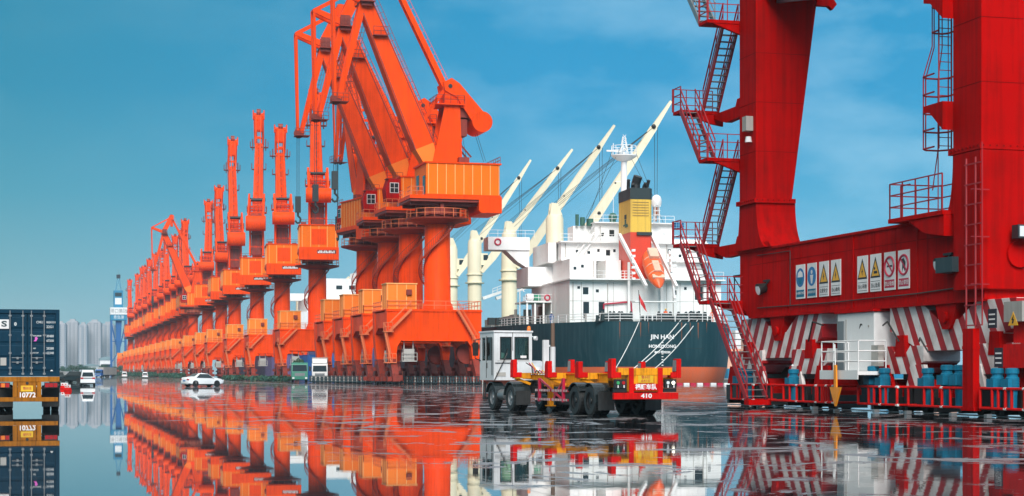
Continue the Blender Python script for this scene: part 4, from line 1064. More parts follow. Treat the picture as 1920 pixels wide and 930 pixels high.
each('hatch_gear', 'grey_box', ship, [lambda b, i=i, px=px: b.box(shx(px, 44), shx(px + 11, 44), 44, 47, DK + .4, DK + 1.8 + .5 * (i % 2)) for i, px in enumerate((948, 962, 975))])
each('deck_post', 'grey_box', ship, [lambda b, px=px: b.cyl((shx(px, 32), 32, DK), (shx(px, 32), 32, DK + 2.6), .22, n=8) for px in (967, 984, 993)])
each('hatch_cover', 'grey_box', ship, [lambda b, y=y: b.box(-10, -2, y, y + 6, DK + .4, DK + 2.3) for y in (50, 58, 66)])

# --- deck cranes of the ship
def deck_crane(px, y, top, heel, tip, hookdy, first):
    D = SY0 + CP * y; zz_ = lambda py: z_at(py, D)
    x = shx(px, y)
    b = MB(); ped = [(1.45, DK), (1.45, zz_(heel) - 2.6)]
    b.lathe(ped, 22, (x, y, 0)); zt_ = zz_(top)
    b.lathe([(1.95, zz_(heel) - 2.62), (2.0, zz_(heel) - 2.4), (1.5, zz_(heel) - 2.38), (1.5, zz_(heel) - .9), (1.75, zz_(heel) - .88), (1.75, zz_(heel) - .7), (1.5, zz_(heel) - .68), (1.42, zt_ - 2.6), (1.25, zt_ - 2.0)], 22, (x, y, 0))
    p = b.build('deck_crane', 'cream', ship)
    b = MB(); b.prism([(x - .95, zt_ - 2.0), (x + 1.1, zt_ - 2.0), (x + .3, zt_ - .1), (x - .7, zt_)], 'y', y - .9, y - .55); b.prism([(x - .95, zt_ - 2.0), (x + 1.1, zt_ - 2.0), (x + .3, zt_ - .1), (x - .7, zt_)], 'y', y + .55, y + .9)
    b.box(x - .8, x + .8, y - .54, y + .54, zt_ - 2.0, zt_ - 1.2); b.build('sheave_bracket', 'cream', p)
    b = MB(); b.box(x + 1.2, x + 2.6, y - .8, y + .8, zz_(heel) + 1.2, zz_(heel) + 3.6); b.build('crane_cab', 'cream', p)
    b = MB(); b.box(x + 1.7, x + 2.65, y - .83, y - .801, zz_(heel) + 2.2, zz_(heel) + 3.3); b.build('window', 'glass', p)
    h = Vector((x + 1.3, y - .2, zz_(heel) - .3)); tx = shx(tip[0], y); T_ = Vector((tx, y, z_at(tip[1], D + SP * (tx - x))))
    d = (T_ - h)
    b = MB()
    for sy in (-1, 1):
        b.beam(h + Vector((0, sy * .8, 0)), h + d * .12 + Vector((0, sy * .72, 0)), .35, .7, .45, 1.5)
        b.beam(h + d * .12 + Vector((0, sy * .72, 0)), h + d * .84 + Vector((0, sy * .4, 0)), .45, 1.5, .38, 1.05)
    b.beam(h + d * .80, T_, 1.0, 1.0, .5, .42)
    for f in (.14, .3, .45, .6, .75): q = h + d * f; b.box(q.x - .25, q.x + .25, q.y - .7, q.y + .7, q.z - .25, q.z + .25)
    j = b.build('jib', 'cream', p)
    b = MB(); q = h + d * .83; b.ball(tuple(q + Vector((0, -.6, .35))), .42, 8); b.build('sheave', 'black', j)
    b = MB(); q = h + d * .30; b.ball(tuple(q + Vector((.4, -.7, .5))), .38, 8); b.build('sheave', 'black', j)
    b = MB(); q = h + d * .5; b.ball(tuple(q + Vector((-.5, -.6, 0))), .25, 8); b.build('sheave', 'black', j)
    b = MB(); q = h + d * .82; tp = Vector((x, y, zt_ - .4))
    for sy in (-.6, -.2, .25, .6): b.cyl(q + Vector((0, sy, .4)), tp + Vector((0, sy, sy * .8)), .045, n=4)
    b.cyl(h + d * .80 + Vector((0, 0, .1)), tp + Vector((0, 0, -1.4)), .04, n=4)
    b.build('luffing_wire', 'rope', j)
    q = h + d * .86; b = MB()
    for sx in (-.28, .28): b.cyl((q.x + sx, q.y, q.z), (q.x + sx * .6, q.y, q.z - hookdy), .045, n=4)
    r = b.build('hoist_wire', 'rope', p)
    b = MB(); b.box(q.x - .42, q.x + .42, q.y - .3, q.y + .3, q.z - hookdy - 1.6, q.z - hookdy); b.cyl((q.x, q.y, q.z - hookdy - 1.6), (q.x, q.y, q.z - hookdy - 2.5), .16, n=8); b.build('hook_block', mat('rusty_hook', (.30, .09, .04), .6, dirt=.5), r)
deck_crane(1040, 63, 381, 497, (1258, 190), 13.5, True)
deck_crane(955, 102, 415, 500, (1152, 235), 17.0, False)
deck_crane(890, 140, 432, 508, (1073, 280), 16.0, False)
deck_crane(846, 172, 446, 515, (995, 300), 14.0, False)
b = MB()
for px, y in ((905, 120), (930, 120)):
    x = shx(px, y); b.beam((x, y, DK + 8), (x + 6.5, y, DK + 10.3), .9, .6, .5, .4); b.rail([(x + 2, y, DK + 8.9), (x + 6.5, y, DK + 10.6)], 1, 1, .06)
b.build('jib_rest', 'ship_white', ship)

# --- things carried on the ship
lb = thing('lifeboat', 'orange free fall lifeboat hanging bow down on the white davit frame at the stern', 'lifeboat', (0, 0, 0))
lb.location = Matrix.Rotation(PS, 4, 'Z') @ Vector((shx(1228, 10), 10.4, 0)) + Vector((SX0, SY0, zd(505, 10)))
lb.rotation_euler = (math.radians(42), 0, PS); lb.scale = (.9, .9, .9)
b = MB(); prof = []
secs = [(-4.3, .04, .05), (-3.6, .62, .55), (-2.4, 1.15, .98), (-.6, 1.45, 1.2), (1.6, 1.45, 1.3), (3.1, 1.2, 1.15), (3.8, .75, .8)]
rings = []
for y, w, h in secs:
    rings.append([(w * math.cos(2 * PI * i / 16), y, h * math.sin(2 * PI * i / 16)) for i in range(16)])
loft(b, rings); b.add(rings[-1], [list(range(16))]); b.build('boat_hull', 'boat', lb)
b = MB(); b.box(-.7, .7, 1.0, 3.0, 1.15, 1.75); b.box(-.5, .5, -1.8, .6, 1.05, 1.32); b.build('canopy_hatch', 'boat_pale', lb)
b = MB()
for y in (-1.6, .0, 1.6): b.torus((0, y, 0), 1.36 if y > -1 else 1.2, .09, 'y', 18, 5)
b.box(-.9, .9, -2.9, -2.2, .62, .9); b.build('reflective_strip', 'boat_pale', lb)
b = MB(); b.torus((0, 4.0, 0), .5, .06, 'y', 14, 5); b.build('propeller_guard', 'black', lb)

def on_ship(px, y, z): 
    v = Matrix.Rotation(PS, 4, 'Z') @ Vector((shx(px, y), y, 0)); return (v.x + SX0, v.y + SY0, z)
fl = thing('ensign_flag', 'small red flag drooping from a dark staff at the ship stern', 'flag', on_ship(1201, 1.0, DK), PS)
b = MB(); b.cyl((0, 0, 0), (-.25, 0, 4.0), .06, .04, 6); b.build('staff', 'black', fl)
b = MB(); g = []
for i in range(6):
    for k in range(5): g.append((-.2 + i * .17 + .05 * k, .12 * math.sin(i * 1.3 + k), 3.6 - i * .33 - k * (.34 - .03 * i)))
b.add(g, [(i * 5 + k, i * 5 + k + 1, (i + 1) * 5 + k + 1, (i + 1) * 5 + k) for i in range(5) for k in range(4)], True)
b.add([(x, y + .02, z) for x, y, z in g], [(i * 5 + k, i * 5 + k + 1, (i + 1) * 5 + k + 1, (i + 1) * 5 + k) for i in range(5) for k in range(4)], True); b.build('cloth', 'flag', fl)

# mooring lines from the stern to bollards on the quay edge
def sag(a, c, drop, n=9): return [a.lerp(c, i / n) + Vector((0, 0, -4 * drop * (i / n) * (1 - i / n))) for i in range(n + 1)]
bol = []
def bollard(px, s, label):
    D = s * CT / (1 - ST * ((px - CX) / FPX * CT + ST)); p = r_of(px) * D
    pos = Q(p, s); b = MB(); b.lathe([(.42, 0), (.42, .08), (.24, .14), (.22, .5), (.36, .62), (.38, .72), (.2, .82)], 14)
    o = b.build('bollard', 'black', None, pos); tag(o, label, 'bollard', 'mooring bollards on the quay edge'); return pos + Vector((0, 0, .55))
B1 = bollard(1139, 197, 'black mooring bollard behind the trailer holding the single steep stern line')
B2 = bollard(1157, 197.6, 'black mooring bollard behind the trailer holding the bundle of stern lines')
B3 = bollard(1196, 198, 'black mooring bollard behind the trailer holding the line nearest the ship name')
for px, y, B, w, lbl in ((1200, .4, B1, .5, 'single steep white mooring line left of the ship name'), (1277, .4, B2, .6, 'white mooring line crossing the J of the ship name, upper of the bundle'),
                         (1293, .5, B2, .7, 'white mooring line in the middle of the bundle crossing the ship name'), (1308, .7, B3, .8, 'rightmost white mooring line crossing below the ship name')):
    b = MB(); b.tube(sag(Vector(on_ship(px, y, DK + .25)), B, w), .055, 5); o = b.build('mooring_rope', 'mooring'); tag(o, lbl, 'mooring rope', 'mooring ropes of the teal ship')

# ------------------------------------------------------------------ people
def skin_body(verts, edges, radii, cols, name, parent=None):
    """one continuous body grown over a skeleton; cols: function(vertex) -> material slot"""
    me = bpy.data.meshes.new(name); me.from_pydata(verts, edges, [])
    o = bpy.data.objects.new(name, me); COL.objects.link(o)
    md = o.modifiers.new('skin', 'SKIN'); sv = me.skin_vertices[0].data
    for i, r in enumerate(radii): sv[i].radius = (r, r)
    sv[0].use_root = True
    sd = o.modifiers.new('sub', 'SUBSURF'); sd.levels = 2; sd.render_levels = 2
    dg = bpy.context.evaluated_depsgraph_get(); out = bpy.data.meshes.new_from_object(o.evaluated_get(dg))
    bpy.data.objects.remove(o)
    out.polygons.foreach_set('use_smooth', [True] * len(out.polygons))
    return out
def person_mesh(name, mats, arm=0.0, seated=False):
    V, E, Rr = [], [], []
    def v(x, y, z, r, p=None):
        V.append((x, y, z)); Rr.append(r)
        if p is not None: E.append((p, len(V) - 1))
        return len(V) - 1
    zp = 0.95
    pel = v(0, 0, zp, .145); bel = v(0, 0, zp + .18, .135, pel); ch = v(0, .01, zp + .38, .155, bel); nk = v(0, .01, zp + .53, .07, ch); hd0 = v(0, .0, zp + .60, .075, nk); hd = v(0, -.02, zp + .70, .105, hd0); v(0, 0, zp + .79, .07, hd)
    for s in (-1, 1):
        hip = v(s * .10, 0, zp - .06, .095, pel)
        if seated: kn = v(s * .13, -.42, zp - .02, .07, hip); an = v(s * .12, -.46, zp - .42, .05, kn); v(s * .12, -.62, zp - .47, .042, an)
        else: kn = v(s * .12, -.02, .50, .065, hip); an = v(s * .125, .02, .09, .048, kn); v(s * .14, -.14, .045, .042, an)
        sh = v(s * .20, .01, zp + .46, .065, ch)
        if arm > 0 or seated: el = v(s * .27, -.10, zp + .22, .048, sh); wr = v(s * .16, -.34, zp + .28, .036, el); v(s * .14, -.42, zp + .30, .036, wr)
        else: el = v(s * .28, .02, zp + .20, .048, sh); wr = v(s * .27, -.06, zp - .04, .036, el); v(s * .265, -.09, zp - .14, .036, wr)
    me = skin_body(V, E, Rr, None, name)
    for m in mats: me.materials.append(M[m])
    for p in me.polygons:
        c = p.center
        if c.z > zp + .56: p.material_index = 1
        elif c.z < zp + .04 and (not seated or c.z < zp + .02): p.material_index = 2
        elif abs(c.x) > .235 and c.z < zp + .0 and not seated: p.material_index = 1
        else: p.material_index = 0
    return me
def person(me, helmet, label, pos, rz):
    o = link('person', me, None, pos, rz); tag(o, label, 'person')
    b = MB(); b.lathe([(.135, 1.66), (.13, 1.70), (.115, 1.76), (.07, 1.805), (.01, 1.82)], 14, (0, -.01, 0)); b.lathe([(.16, 1.655), (.16, 1.67)], 14, (0, -.03, 0)); b.build('helmet' if helmet != 'hair' else 'hair', helmet, o)
    return o
me_o = person_mesh('person', ['overall', 'skin', 'overall']); me_b = person_mesh('person', ['blue_cloth', 'skin', 'blue_cloth'])
person(me_o, 'white', 'crew member in orange overalls beside the aft deck canopy of the ship', on_ship(1053, 20.5, DK + .05), PS + .4)
person(me_b, 'white', 'crew member in blue overalls standing by the deck canopy railing', on_ship(1034, 20.8, DK + .05), PS - .2)
person(me_o, 'plate', 'crew member in orange overalls at the stern winches under the lifeboat', on_ship(1248, 5.6, DK + .05), PS + .1)
person(me_o, 'plate', 'crew member in orange overalls near the starboard quarter of the ship', on_ship(1335, 8.5, DK + .05), PS - .6)
person(me_o, 'white', 'crew member in orange overalls on the side deck below the cream crane', on_ship(941, 52, DK + .05), PS + 1.0)

# ------------------------------------------------------------------ second ship far ahead at the berth
s2 = thing('distant_cargo_ship', 'distant ship with white accommodation block seen between the orange crane columns', 'cargo ship', (-44.5, 452, 0), TH)
b = MB(); half2 = [(0, 0), (9, 0), (12.5, 4), (13.5, 14), (13.5, 150), (9, 168), (0, 178)]
o2 = half2 + [(-x, y) for x, y in half2[-2:0:-1]]
loft(b, [[(x * .9, 3 + y, -4) for x, y in o2], [(x, y, 3) for x, y in o2], [(x, y, 8.2) for x, y in o2]]); b.add([(x, y, 8.2) for x, y in o2], [list(range(len(o2)))])
b.build('hull', 'navy_hull', s2)
b = MB(); b.box(-10.5, 10.5, 10, 30, 8.2, 17.8); b.box(-7.5, 11.5, 12, 29, 17.8, 21.5); b.box(-2.5, 9.5, 14, 28, 21.5, 27.0); b.box(-13.3, 13.3, 22, 26, 21.2, 23.2); b.box(5.5, 8.5, 15, 20, 27, 28.6)
b.build('accommodation', 'ship_white', s2)
b = MB()
for x, z in ((-4, 19.5), (-1.0, 19.5), (3, 19.6), (8.0, 19.3), (1.5, 24.6), (5.0, 24.6), (-6, 14), (-2, 14), (4, 14.5), (8, 14)): b.box(x - .8, x + .8, 9.9 if z < 17 else (11.9 if z < 21 else 13.9), 14.1, z - .5, z + .5)
b.build('window', 'glass', s2)
for y, x in ((62, -2), (96, -2)):
    b = MB(); b.lathe([(1.4, 8.2), (1.35, 24)], 12, (x, y, 0)); b.beam((x + 1, y - 1, 17), (x + 14, y - 4, 30), 1.4, 1.5, .6, .6); b.build('deck_crane', 'cream', s2)

# ------------------------------------------------------------------ red gantry crane close on the right
# local frame: x across (0 = outer face of the sill beam, p = 31), y along the rail (0 = s 62)
GP, GS = 31.0, 62.0
g = thing('red_gantry_crane', 'big red gantry crane with zigzag stairs, safety signs and red and white striped equalizer beams', 'gantry crane', Q(GP, GS), TH)
def gy(px, p=GP): return s_on(px, p) - GS
def gz(py, px, p=GP): return z_at(py, p / r_of(px))
ZB, ZT = 4.0, 7.05
# sill beam
b = MB(); b.prism([(-9.65, ZB), (10.6, ZB), (11.6, 4.7), (11.6, ZT), (-9.65, ZT)], 'x', 0, 1.6)
sill = b.build('sill_beam', 'red', g)
b = MB()
b.box(-.06, 1.66, -9.6, 11.6, ZT - .10, ZT + .002); b.box(-.06, 1.66, -9.6, 10.5, ZB - .05, ZB + .06)
for px in (1478, 1600, 1720): y = gy(px); b.box(-.03, .01, y - .04, y + .04, ZB + .07, ZT - .11)
b.build('flange', 'red', sill)
b = MB(); 
for px in (1600,): y = gy(px); b.prism([(y - .45, ZB - .06), (y + .45, ZB - .06), (y + .25, ZB - .75), (y, ZB - .95), (y - .25, ZB - .75)], 'x', .2, .5)
b.build('lug', 'red', sill)
# towers (a flange splits each in two)
def tower(y0, y1, flare):
    ch = []
    zt = 24.0
    b = MB(); xw = lambda z: 1.55 + (z - 9.2) * .135
    b.hexa([(-.2, y0, 9.3), (xw(9.2), y0, 9.3), (xw(9.2), y1, 9.3), (-.2, y1, 9.3)], [(-.2, y0, zt), (xw(zt), y0, zt), (xw(zt), y1, zt), (-.2, y1, zt)])
    t_ = b.build('tower_leg', 'red', g, bevel=.04)
    b = MB(); b.box(-.32, xw(9.2) + .12, y0 - .12, y1 + .12, 9.1, 9.3); b.build('flange', 'red', t_)
    b = MB(); pts = []
    n = 8
    lo = [(y0 - (flare if y0 > 0 else 0) * (1 - math.cos(i / n * PI / 2)), 9.1 - (9.1 - 7.06) * math.sin(i / n * PI / 2)) for i in range(n + 1)]
    hi = [(y1 + .55 * flare * (1 - math.cos(i / n * PI / 2)), 9.1 - (9.1 - 7.06) * math.sin(i / n * PI / 2)) for i in range(n + 1)]
    b.prism(lo + hi[::-1], 'x', -.2, 1.7); b.build('flared_foot', 'red', t_)
    return t_
yL0, yL1 = 71.3 - GS, 73.2 - GS
yR0, yR1 = 52.2 - GS, 54.1 - GS
tl_ = tower(yL0, yL1, 1.1); tr_ = tower(yR0, yR1, 1.0)
# front block of the right tower that runs down past the sill, with a round boss
b = MB(); b.box(-.30, 4.2, yR0 - .1, yR1 - .2, 4.35, 9.08); fb = b.build('tower_base', 'red', g, bevel=.03)
b = MB(); bx = 1.15; b.cyl((bx, yR0 - .22, 5.55), (bx, yR0 - .101, 5.55), .46, n=28); b.build('round_cover', 'red', fb)
b = MB(); b.box(.75, 1.5, yR0 - .75, yR0 - .35, 6.05, 6.5); b.beam((1.1, yR0 - .1, 6.3), (1.1, yR0 - .4, 6.3), .12, .12, side=(1, 0, 0)); fl_ = b.build('floodlight', 'fence_dark', g)
b = MB(); b.box(.8, 1.45, yR0 - .77, yR0 - .751, 6.1, 6.45); b.build('lens', 'head', fl_)
# end block of the sill under the left tower and its haunch
b = MB(); b.prism([(7.9, ZT + .003), (11.6, ZT + .003), (11.6, ZT + .25), (8.2, ZT + .25)], 'x', -.1, 1.7); b.build('foot_plate', 'red', g)
# upper cross beam joining the towers, and the main girder going off over the quay
b = MB(); b.box(.2, 2.6, yR1 + .01, yL0 - .01, 18.3, 20.6); b.build('upper_beam', 'red', g)
b = MB(); b.beam((.9, yR1, 15.45), (.9, yL0, 18.2), .22, .26, side=(1, 0, 0)); b.build('tie_pipe', 'steel', g)
b = MB(); b.box(-3, 42, yR0 - .5, yR0 + 1.2, 24.01, 26.2); b.box(-3, 42, yL1 - 1.2, yL1 + .5, 24.01, 26.2); b.build('main_girder', 'red', g)
for yy in ((yL0 + yL1) / 2, (yR0 + yR1) / 2):            # far legs standing on the other rail
    b = MB(); b.hexa([(38.4, yy - 1, .9), (40, yy - 1, .9), (40, yy + 1, .9), (38.4, yy + 1, .9)], [(36.5, yy - 1, 24), (40, yy - 1, 24), (40, yy + 1, 24), (36.5, yy + 1, 24)]); b.build('far_leg', 'red', g)
b = MB(); b.box(38.2, 40.2, -14, 14, .1, .88); b.build('far_carriage', 'red', g)
for zc_, py in ((15.5, 0),):
    b = MB(); b.prism([(2.65, 18.4), (3.4, 18.4), (3.6, 18.1), (3.4, 17.85), (3.2, 18.0), (2.6, 18.0)], 'y', yL0 - .3, yL0 - .02); b.build('hook_lug', 'red', tl_)
for (y0, t_) in ((yL0, tl_), (yR0, tr_)):
    b = MB()
    for z in (11.4, 13.6, 15.8): b.box(-.206, 1.5 + (z - 9.2) * .135, y0 - .008, y0 + .5, z - .012, z + .012); b.box(-.208, -.19, y0, y0 + 1.9, z - .012, z + .012)
    b.build('weld_seam', 'seam', t_)
    b = MB()
    for i in range(8): b.cyl((-.2 + i * .26, y0 - .14, 9.22), (-.2 + i * .26, y0 - .10, 9.22), .035, n=6); b.cyl((-.36, y0 + i * .25, 9.22), (-.30, y0 + i * .25, 9.22), .035, n=6)
    b.build('bolt', 'seam', t_)
b = MB()
for px in (1430, 1500, 1555, 1640, 1680, 1740): y = gy(px); b.box(-.006, .01, y - .012, y + .012, ZB + .07, ZT - .11)
b.box(-.006, .01, -9, 10.5, 5.75 + .6, 5.76 + .61); b.build('weld_seam', 'seam', sill)
b = MB(); b.tube([(-.05, 9.5, 4.4), (-.05, 2.0, 4.35), (-.05, -5, 4.4), (-.05, -9, 4.5)], .025, 5); b.tube([(-.05, 9.5, 6.75), (-.05, 6.0, 6.72), (-.05, 6.0, 4.4)], .02, 5); b.build('cable_run', 'black', sill)
# brackets and caged ladder on the side of the right tower
def bracket(z, name='bracket'):
    b = MB(); b.prism([(yR1 + .002, z), (yR1 + 1.35, z), (yR1 + 1.35, z - .22), (yR1 + .9, z - .3), (yR1 + .002, z - 1.0)], 'x', -.6, .9); return b.build(name, 'red', tr_)
bracket(11.0); bracket(14.9)
b = MB(); lx, ly = .15, yR1 + 1.15
for dx in (-.25, .25): b.cyl((lx + dx, ly, 9.5), (lx + dx, ly, 15.6), .03, n=5)
for i in range(20): b.cyl((lx - .25, ly, 9.6 + i * .3), (lx + .25, ly, 9.6 + i * .3), .018, n=4)
def hoop(z, w=.42, d=.85):
    pts = [(lx - w, ly - .1, z), (lx - w, ly + d * .7, z), (lx - w * .5, ly + d, z), (lx + w * .5, ly + d, z), (lx + w, ly + d * .7, z), (lx + w, ly - .1, z)]; return pts
for z in (9.55, 10.2, 10.85, 11.5, 12.15, 13.7, 14.6): b.tube(hoop(z, .5 if z < 12.5 else .32, .95 if z < 12.5 else .5), .035, 5)
for k in (1, 2, 3, 4):
    p = hoop(0, .5, .95)[k]; b.cyl((p[0], p[1], 9.55), (p[0], p[1], 12.15), .025, n=4)
    p2 = hoop(0, .32, .5)[k]; b.cyl((p[0], p[1], 12.15), (p2[0], p2[1], 13.2), .02, n=4); b.cyl((p2[0], p2[1], 13.2), (p2[0], p2[1], 15.6), .02, n=4)
b.cyl((lx, ly + .5, 7.2), (lx, ly + .5, 9.5), .02, n=4); b.cyl((lx, ly + .9, 8.1), (lx + .1, ly + .7, 9.5), .02, n=4)
b.build('caged_ladder', 'red_rail', g)
# platform over the sill left of the right tower
pa, pb = gy(1690), yR1 + .1
b = MB(); b.box(-.55, 1.7, pb, pa, ZT + .004, ZT + .16); b.prism([(pb, ZT - .002), (pb + 2.6, ZT - .002), (pb + 1.4, ZT - .55), (pb, ZT - .75)], 'x', -.5, -.08); b.build('platform', 'red', g)
b = MB(); zr = ZT + .16
b.rail([(-.5, pb + .1, zr), (-.5, pa - .05, zr)], 1.3, .9, .03, 3); b.rail([(-.5, pa - .05, zr), (1.65, pa - .05, zr)], 1.3, .9, .03, 3); b.rail([(1.65, pa - .05, zr), (1.65, pb + .1, zr)], 1.3, .9, .03, 3)
b.tube([(-.5, pa - .9, zr), (-.5, pa - .9, zr + 1.15), (-.5, pa - 1.6, zr + 1.15)], .03)
b.build('platform_railing', 'red_rail', g)
# long ladder in front of the sill, on a post
lx, ly = -.75, gy(1818, 30.2)
b = MB()
for dy in (-.30, .30): b.cyl((lx, ly + dy, 3.0), (lx, ly + dy, 8.75), .035, n=5)
for i in range(9): b.cyl((lx, ly - .72, 3.1 + i * .68), (lx, ly + .42, 3.1 + i * .68), .03, n=4)
b.cyl((lx, ly - .72, 3.1), (lx, ly - .72, 9.2), .025, n=4)
for i in range(3): b.cyl((lx, ly, 4.5 + i * 1.6), (-.05, ly, 4.5 + i * 1.6), .025, n=4)
b.build('ladder', 'red_rail', g)
b = MB(); b.box(lx - .12, lx + .12, ly - .34, ly + .34, .25, 2.99); b.box(lx - .14, lx + .14, ly - .42, ly + .42, .22, .34); b.box(lx - .13, lx + .13, ly - .36, ly + .36, 2.3, 2.4); b.build('ladder_post', 'red', g)
# --- zigzag stairs at the far side of the left tower
sN, sF = 73.9 - GS, 77.2 - GS
laneA, laneB = (29.3 - GP, 30.05 - GP), (30.45 - GP, 31.2 - GP)
def flight(y0, z0, y1, z1, lane, name='stair_flight', m='red_rail'):
    b = MB(); n = max(3, int((z1 - z0) / .27)); ry = (y1 - y0)
    for x in lane:
        b.beam((x, y0, z0), (x, y1, z1), .07, .27, side=(1, 0, 0))
    for x in lane:
        b.tube([(x, y0, z0 + 1.0), (x, y1, z1 + 1.0)], .036, 5); b.tube([(x, y0, z0 + .55), (x, y1, z1 + .55)], .028, 4)
        for f in (0, .33, .66, 1.0): b.cyl((x, y0 + ry * f, z0 + (z1 - z0) * f), (x, y0 + ry * f, z0 + (z1 - z0) * f + 1.0), .025, n=4)
    o = b.build(name, m, g)
    b = MB()
    for i in range(n):
        f = (i + .5) / n; y = y0 + ry * f; z = z0 + (z1 - z0) * f; b.box(lane[0] + .026, lane[1] - .026, y - .12, y + .12, z - .02, z + .015)
    b.build('tread', 'steel', o); return o
def landing(y0, y1, z, x0=-1.75, x1=.25, bracket_=True):
    b = MB(); b.box(x0, x1, y0, y1, z - .16, z)
    if bracket_: b.prism([(x0 + .25, z - .162), (x1 + .2, z - .162), (x1 + .2, z - .72), (x1 - .4, z - .62)], 'y', y0 + .03, y0 + .2)
    o = b.build('stair_landing', 'red', g, bevel=.015)
    b = MB()
    b.rail([(x0 + .04, y0, z), (x0 + .04, y1, z)], 1.1, .8, .028, 3)
    b.rail([(x0, y0 + .04, z), (x1, y0 + .04, z)] if y0 < 13 else [(x0, y1 - .04, z), (x1, y1 - .04, z)], 1.1, .8, .025, 3)
    b.rail([(x0 + .04, y1, z), (laneA[0] - .05 if x0 < laneA[0] else x0 + .1, y1, z)], 1.1, .8, .025, 3)
    b.build('landing_railing', 'red_rail', o); return o
zN = (4.8, 11.3, 17.6); zF = (7.65, 14.0, 20.2)
for z in zN: landing(73.25 - GS, 74.3 - GS, z)
for z in zF: landing(76.8 - GS, 77.75 - GS, z, -1.72, .3)
for z in zF[:2]:                                          # curved arm carrying each outer landing
    b = MB(); b.prism([(74.2 - GS, z - .17), (76.8 - GS, z - .17), (76.8 - GS, z - .4), (75.4 - GS, z - .75), (73.2 - GS, z - .7), (73.2 - GS, z + .15), (74.0 - GS, z + .15)], 'x', .02, .34); b.build('landing_arm', 'red', g)
flight(74.3 - GS, 4.8, 76.8 - GS, 7.65, laneA); flight(74.3 - GS, 11.3, 76.8 - GS, 14.0, laneA); flight(74.3 - GS, 17.6, 76.8 - GS, 20.2, laneA, m='steel')
flight(76.8 - GS, 7.65, 74.3 - GS, 11.3, laneB); flight(76.8 - GS, 14.0, 74.3 - GS, 17.6, laneB)
flight(69.0 - GS, .35, 73.2 - GS, 4.8, (30.0 - GP - .62, 30.0 - GP + .3))
b = MB(); b.box(-1.75, -.7, 69.0 - GS - .5, 69.0 - GS, .12, .34); b.build('stair_foot', 'red', g)
b = MB(); 
for i in range(3):
    for k in range(4): b.box(-1.66 + k * .13, -1.56 + k * .13, 77.72 - GS, 77.74 - GS, 7.65 + .72 + i * .12, 7.65 + .82 + i * .12)
b.build('notice_grid', 'sign_blue', g)
# hanging cage beside the left end of the sill
b = MB(); ya, yb_ = gy(1395), gy(1367)
b.box(.2, 1.5, ya, yb_, 4.6, 4.72); b.box(.2, 1.5, ya, yb_, 5.95, 6.05)
for x in (.25, 1.45):
    for y in (ya + .05, (ya + yb_) / 2, yb_ - .05): b.cyl((x, y, 4.72), (x, y, 5.95), .03, n=4)
    b.cyl((x, ya, 4.72), (x, yb_, 5.95), .025, n=4)
b.prism([(ya - .01, 4.6), (yb_ - .3, 4.6), (ya - .01, 3.9)], 'x', .4, 1.3); b.build('side_cage', 'black', g)
# lamps and cabinets
def flood(px, py, m='black', w=.30):
    y, z = gy(px), gz(py, px); b = MB(); b.cyl((-.02, y, z + .05), (-.38, y, z - .06), w * .75, w, n=14); b.beam((-.2, y - w, z + .05), (-.02, y - w - .1, z + .35), .06, .06); b.box(-.1, -.005, y - w - .2, y + .1, z + .3, z + .38)
    o = b.build('floodlight', m, g); b = MB(); b.cyl((-.385, y, z - .061), (-.395, y, z - .063), w * .85, n=14); b.build('lens', 'head', o)
flood(1436, 541, w=.27); flood(1775, 495, w=.27)
b = MB(); y = gy(1800, 31); b.box(-.55, -.05, gy(1812), gy(1780), gz(512, 1790), gz(484, 1790)); b.build('lamp_box', 'fence_dark', g)
b = MB(); b.box(-.55, -.21, yL0 + .3, yL0 + .75, 12.35, 13.0); b.build('junction_box', 'grey_box', g)
b = MB(); b.cyl((-.35, yL0 + .5, 12.1), (-.35, yL0 + .5, 11.85), .12, .16, n=8); b.build('warning_horn', 'head', g)
b = MB(); b.box(.2, 1.2, gy(1580), gy(1561), gz(621, 1570), gz(589, 1570)); b.build('grey_cabinet', 'grey_box', g)
b = MB(); b.box(-.3, .6, gy(1911, 30.6), gy(1877, 30.6), gz(603, 1893, 30.6), gz(565, 1893, 30.6)); gc = b.build('electrical_cabinet', 'grey_box', g)
yc = gy(1895, 30.6)
b = MB(); b.prism([(yc - .3, 3.05), (yc + .3, 3.05), (yc, 3.5)], 'x', -.315, -.303); b.build('warning_triangle', 'sign_yellow', gc)
b = MB(); b.prism([(yc - .02, 3.12), (yc + .06, 3.12), (yc + .02, 3.22), (yc + .08, 3.24), (yc - .05, 3.4), (yc - .01, 3.26), (yc - .07, 3.25)], 'x', -.325, -.318); b.build('bolt_symbol', 'ink', gc)
b = MB(); b.box(-.35, 1.0, gy(1925, 30.6), gy(1878, 30.6), gz(690, 1900, 30.6), gz(645, 1900, 30.6)); b.box(0, .6, gy(1911, 30.6), gy(1880, 30.6), gz(645, 1893, 30.6), gz(604, 1893, 30.6)); b.build('drive_box', 'red_bright', g)
for px, py in ((1848, 597), (1860, 670)):
    b = MB(); y = gy(px, 30.4); z = gz(py, px, 30.4); b.box(-.36, -.33, y - .26, y + .26, z - .32, z + .32); nb = b.build('notice_board', 'navy_cloth', g)
    b = MB(); 
    for k in range(3): b.box(-.372, -.361, y - .18, y + .18, z - .21 + k * .16, z - .16 + k * .16)
    b.build('lettering', 'letter', nb)
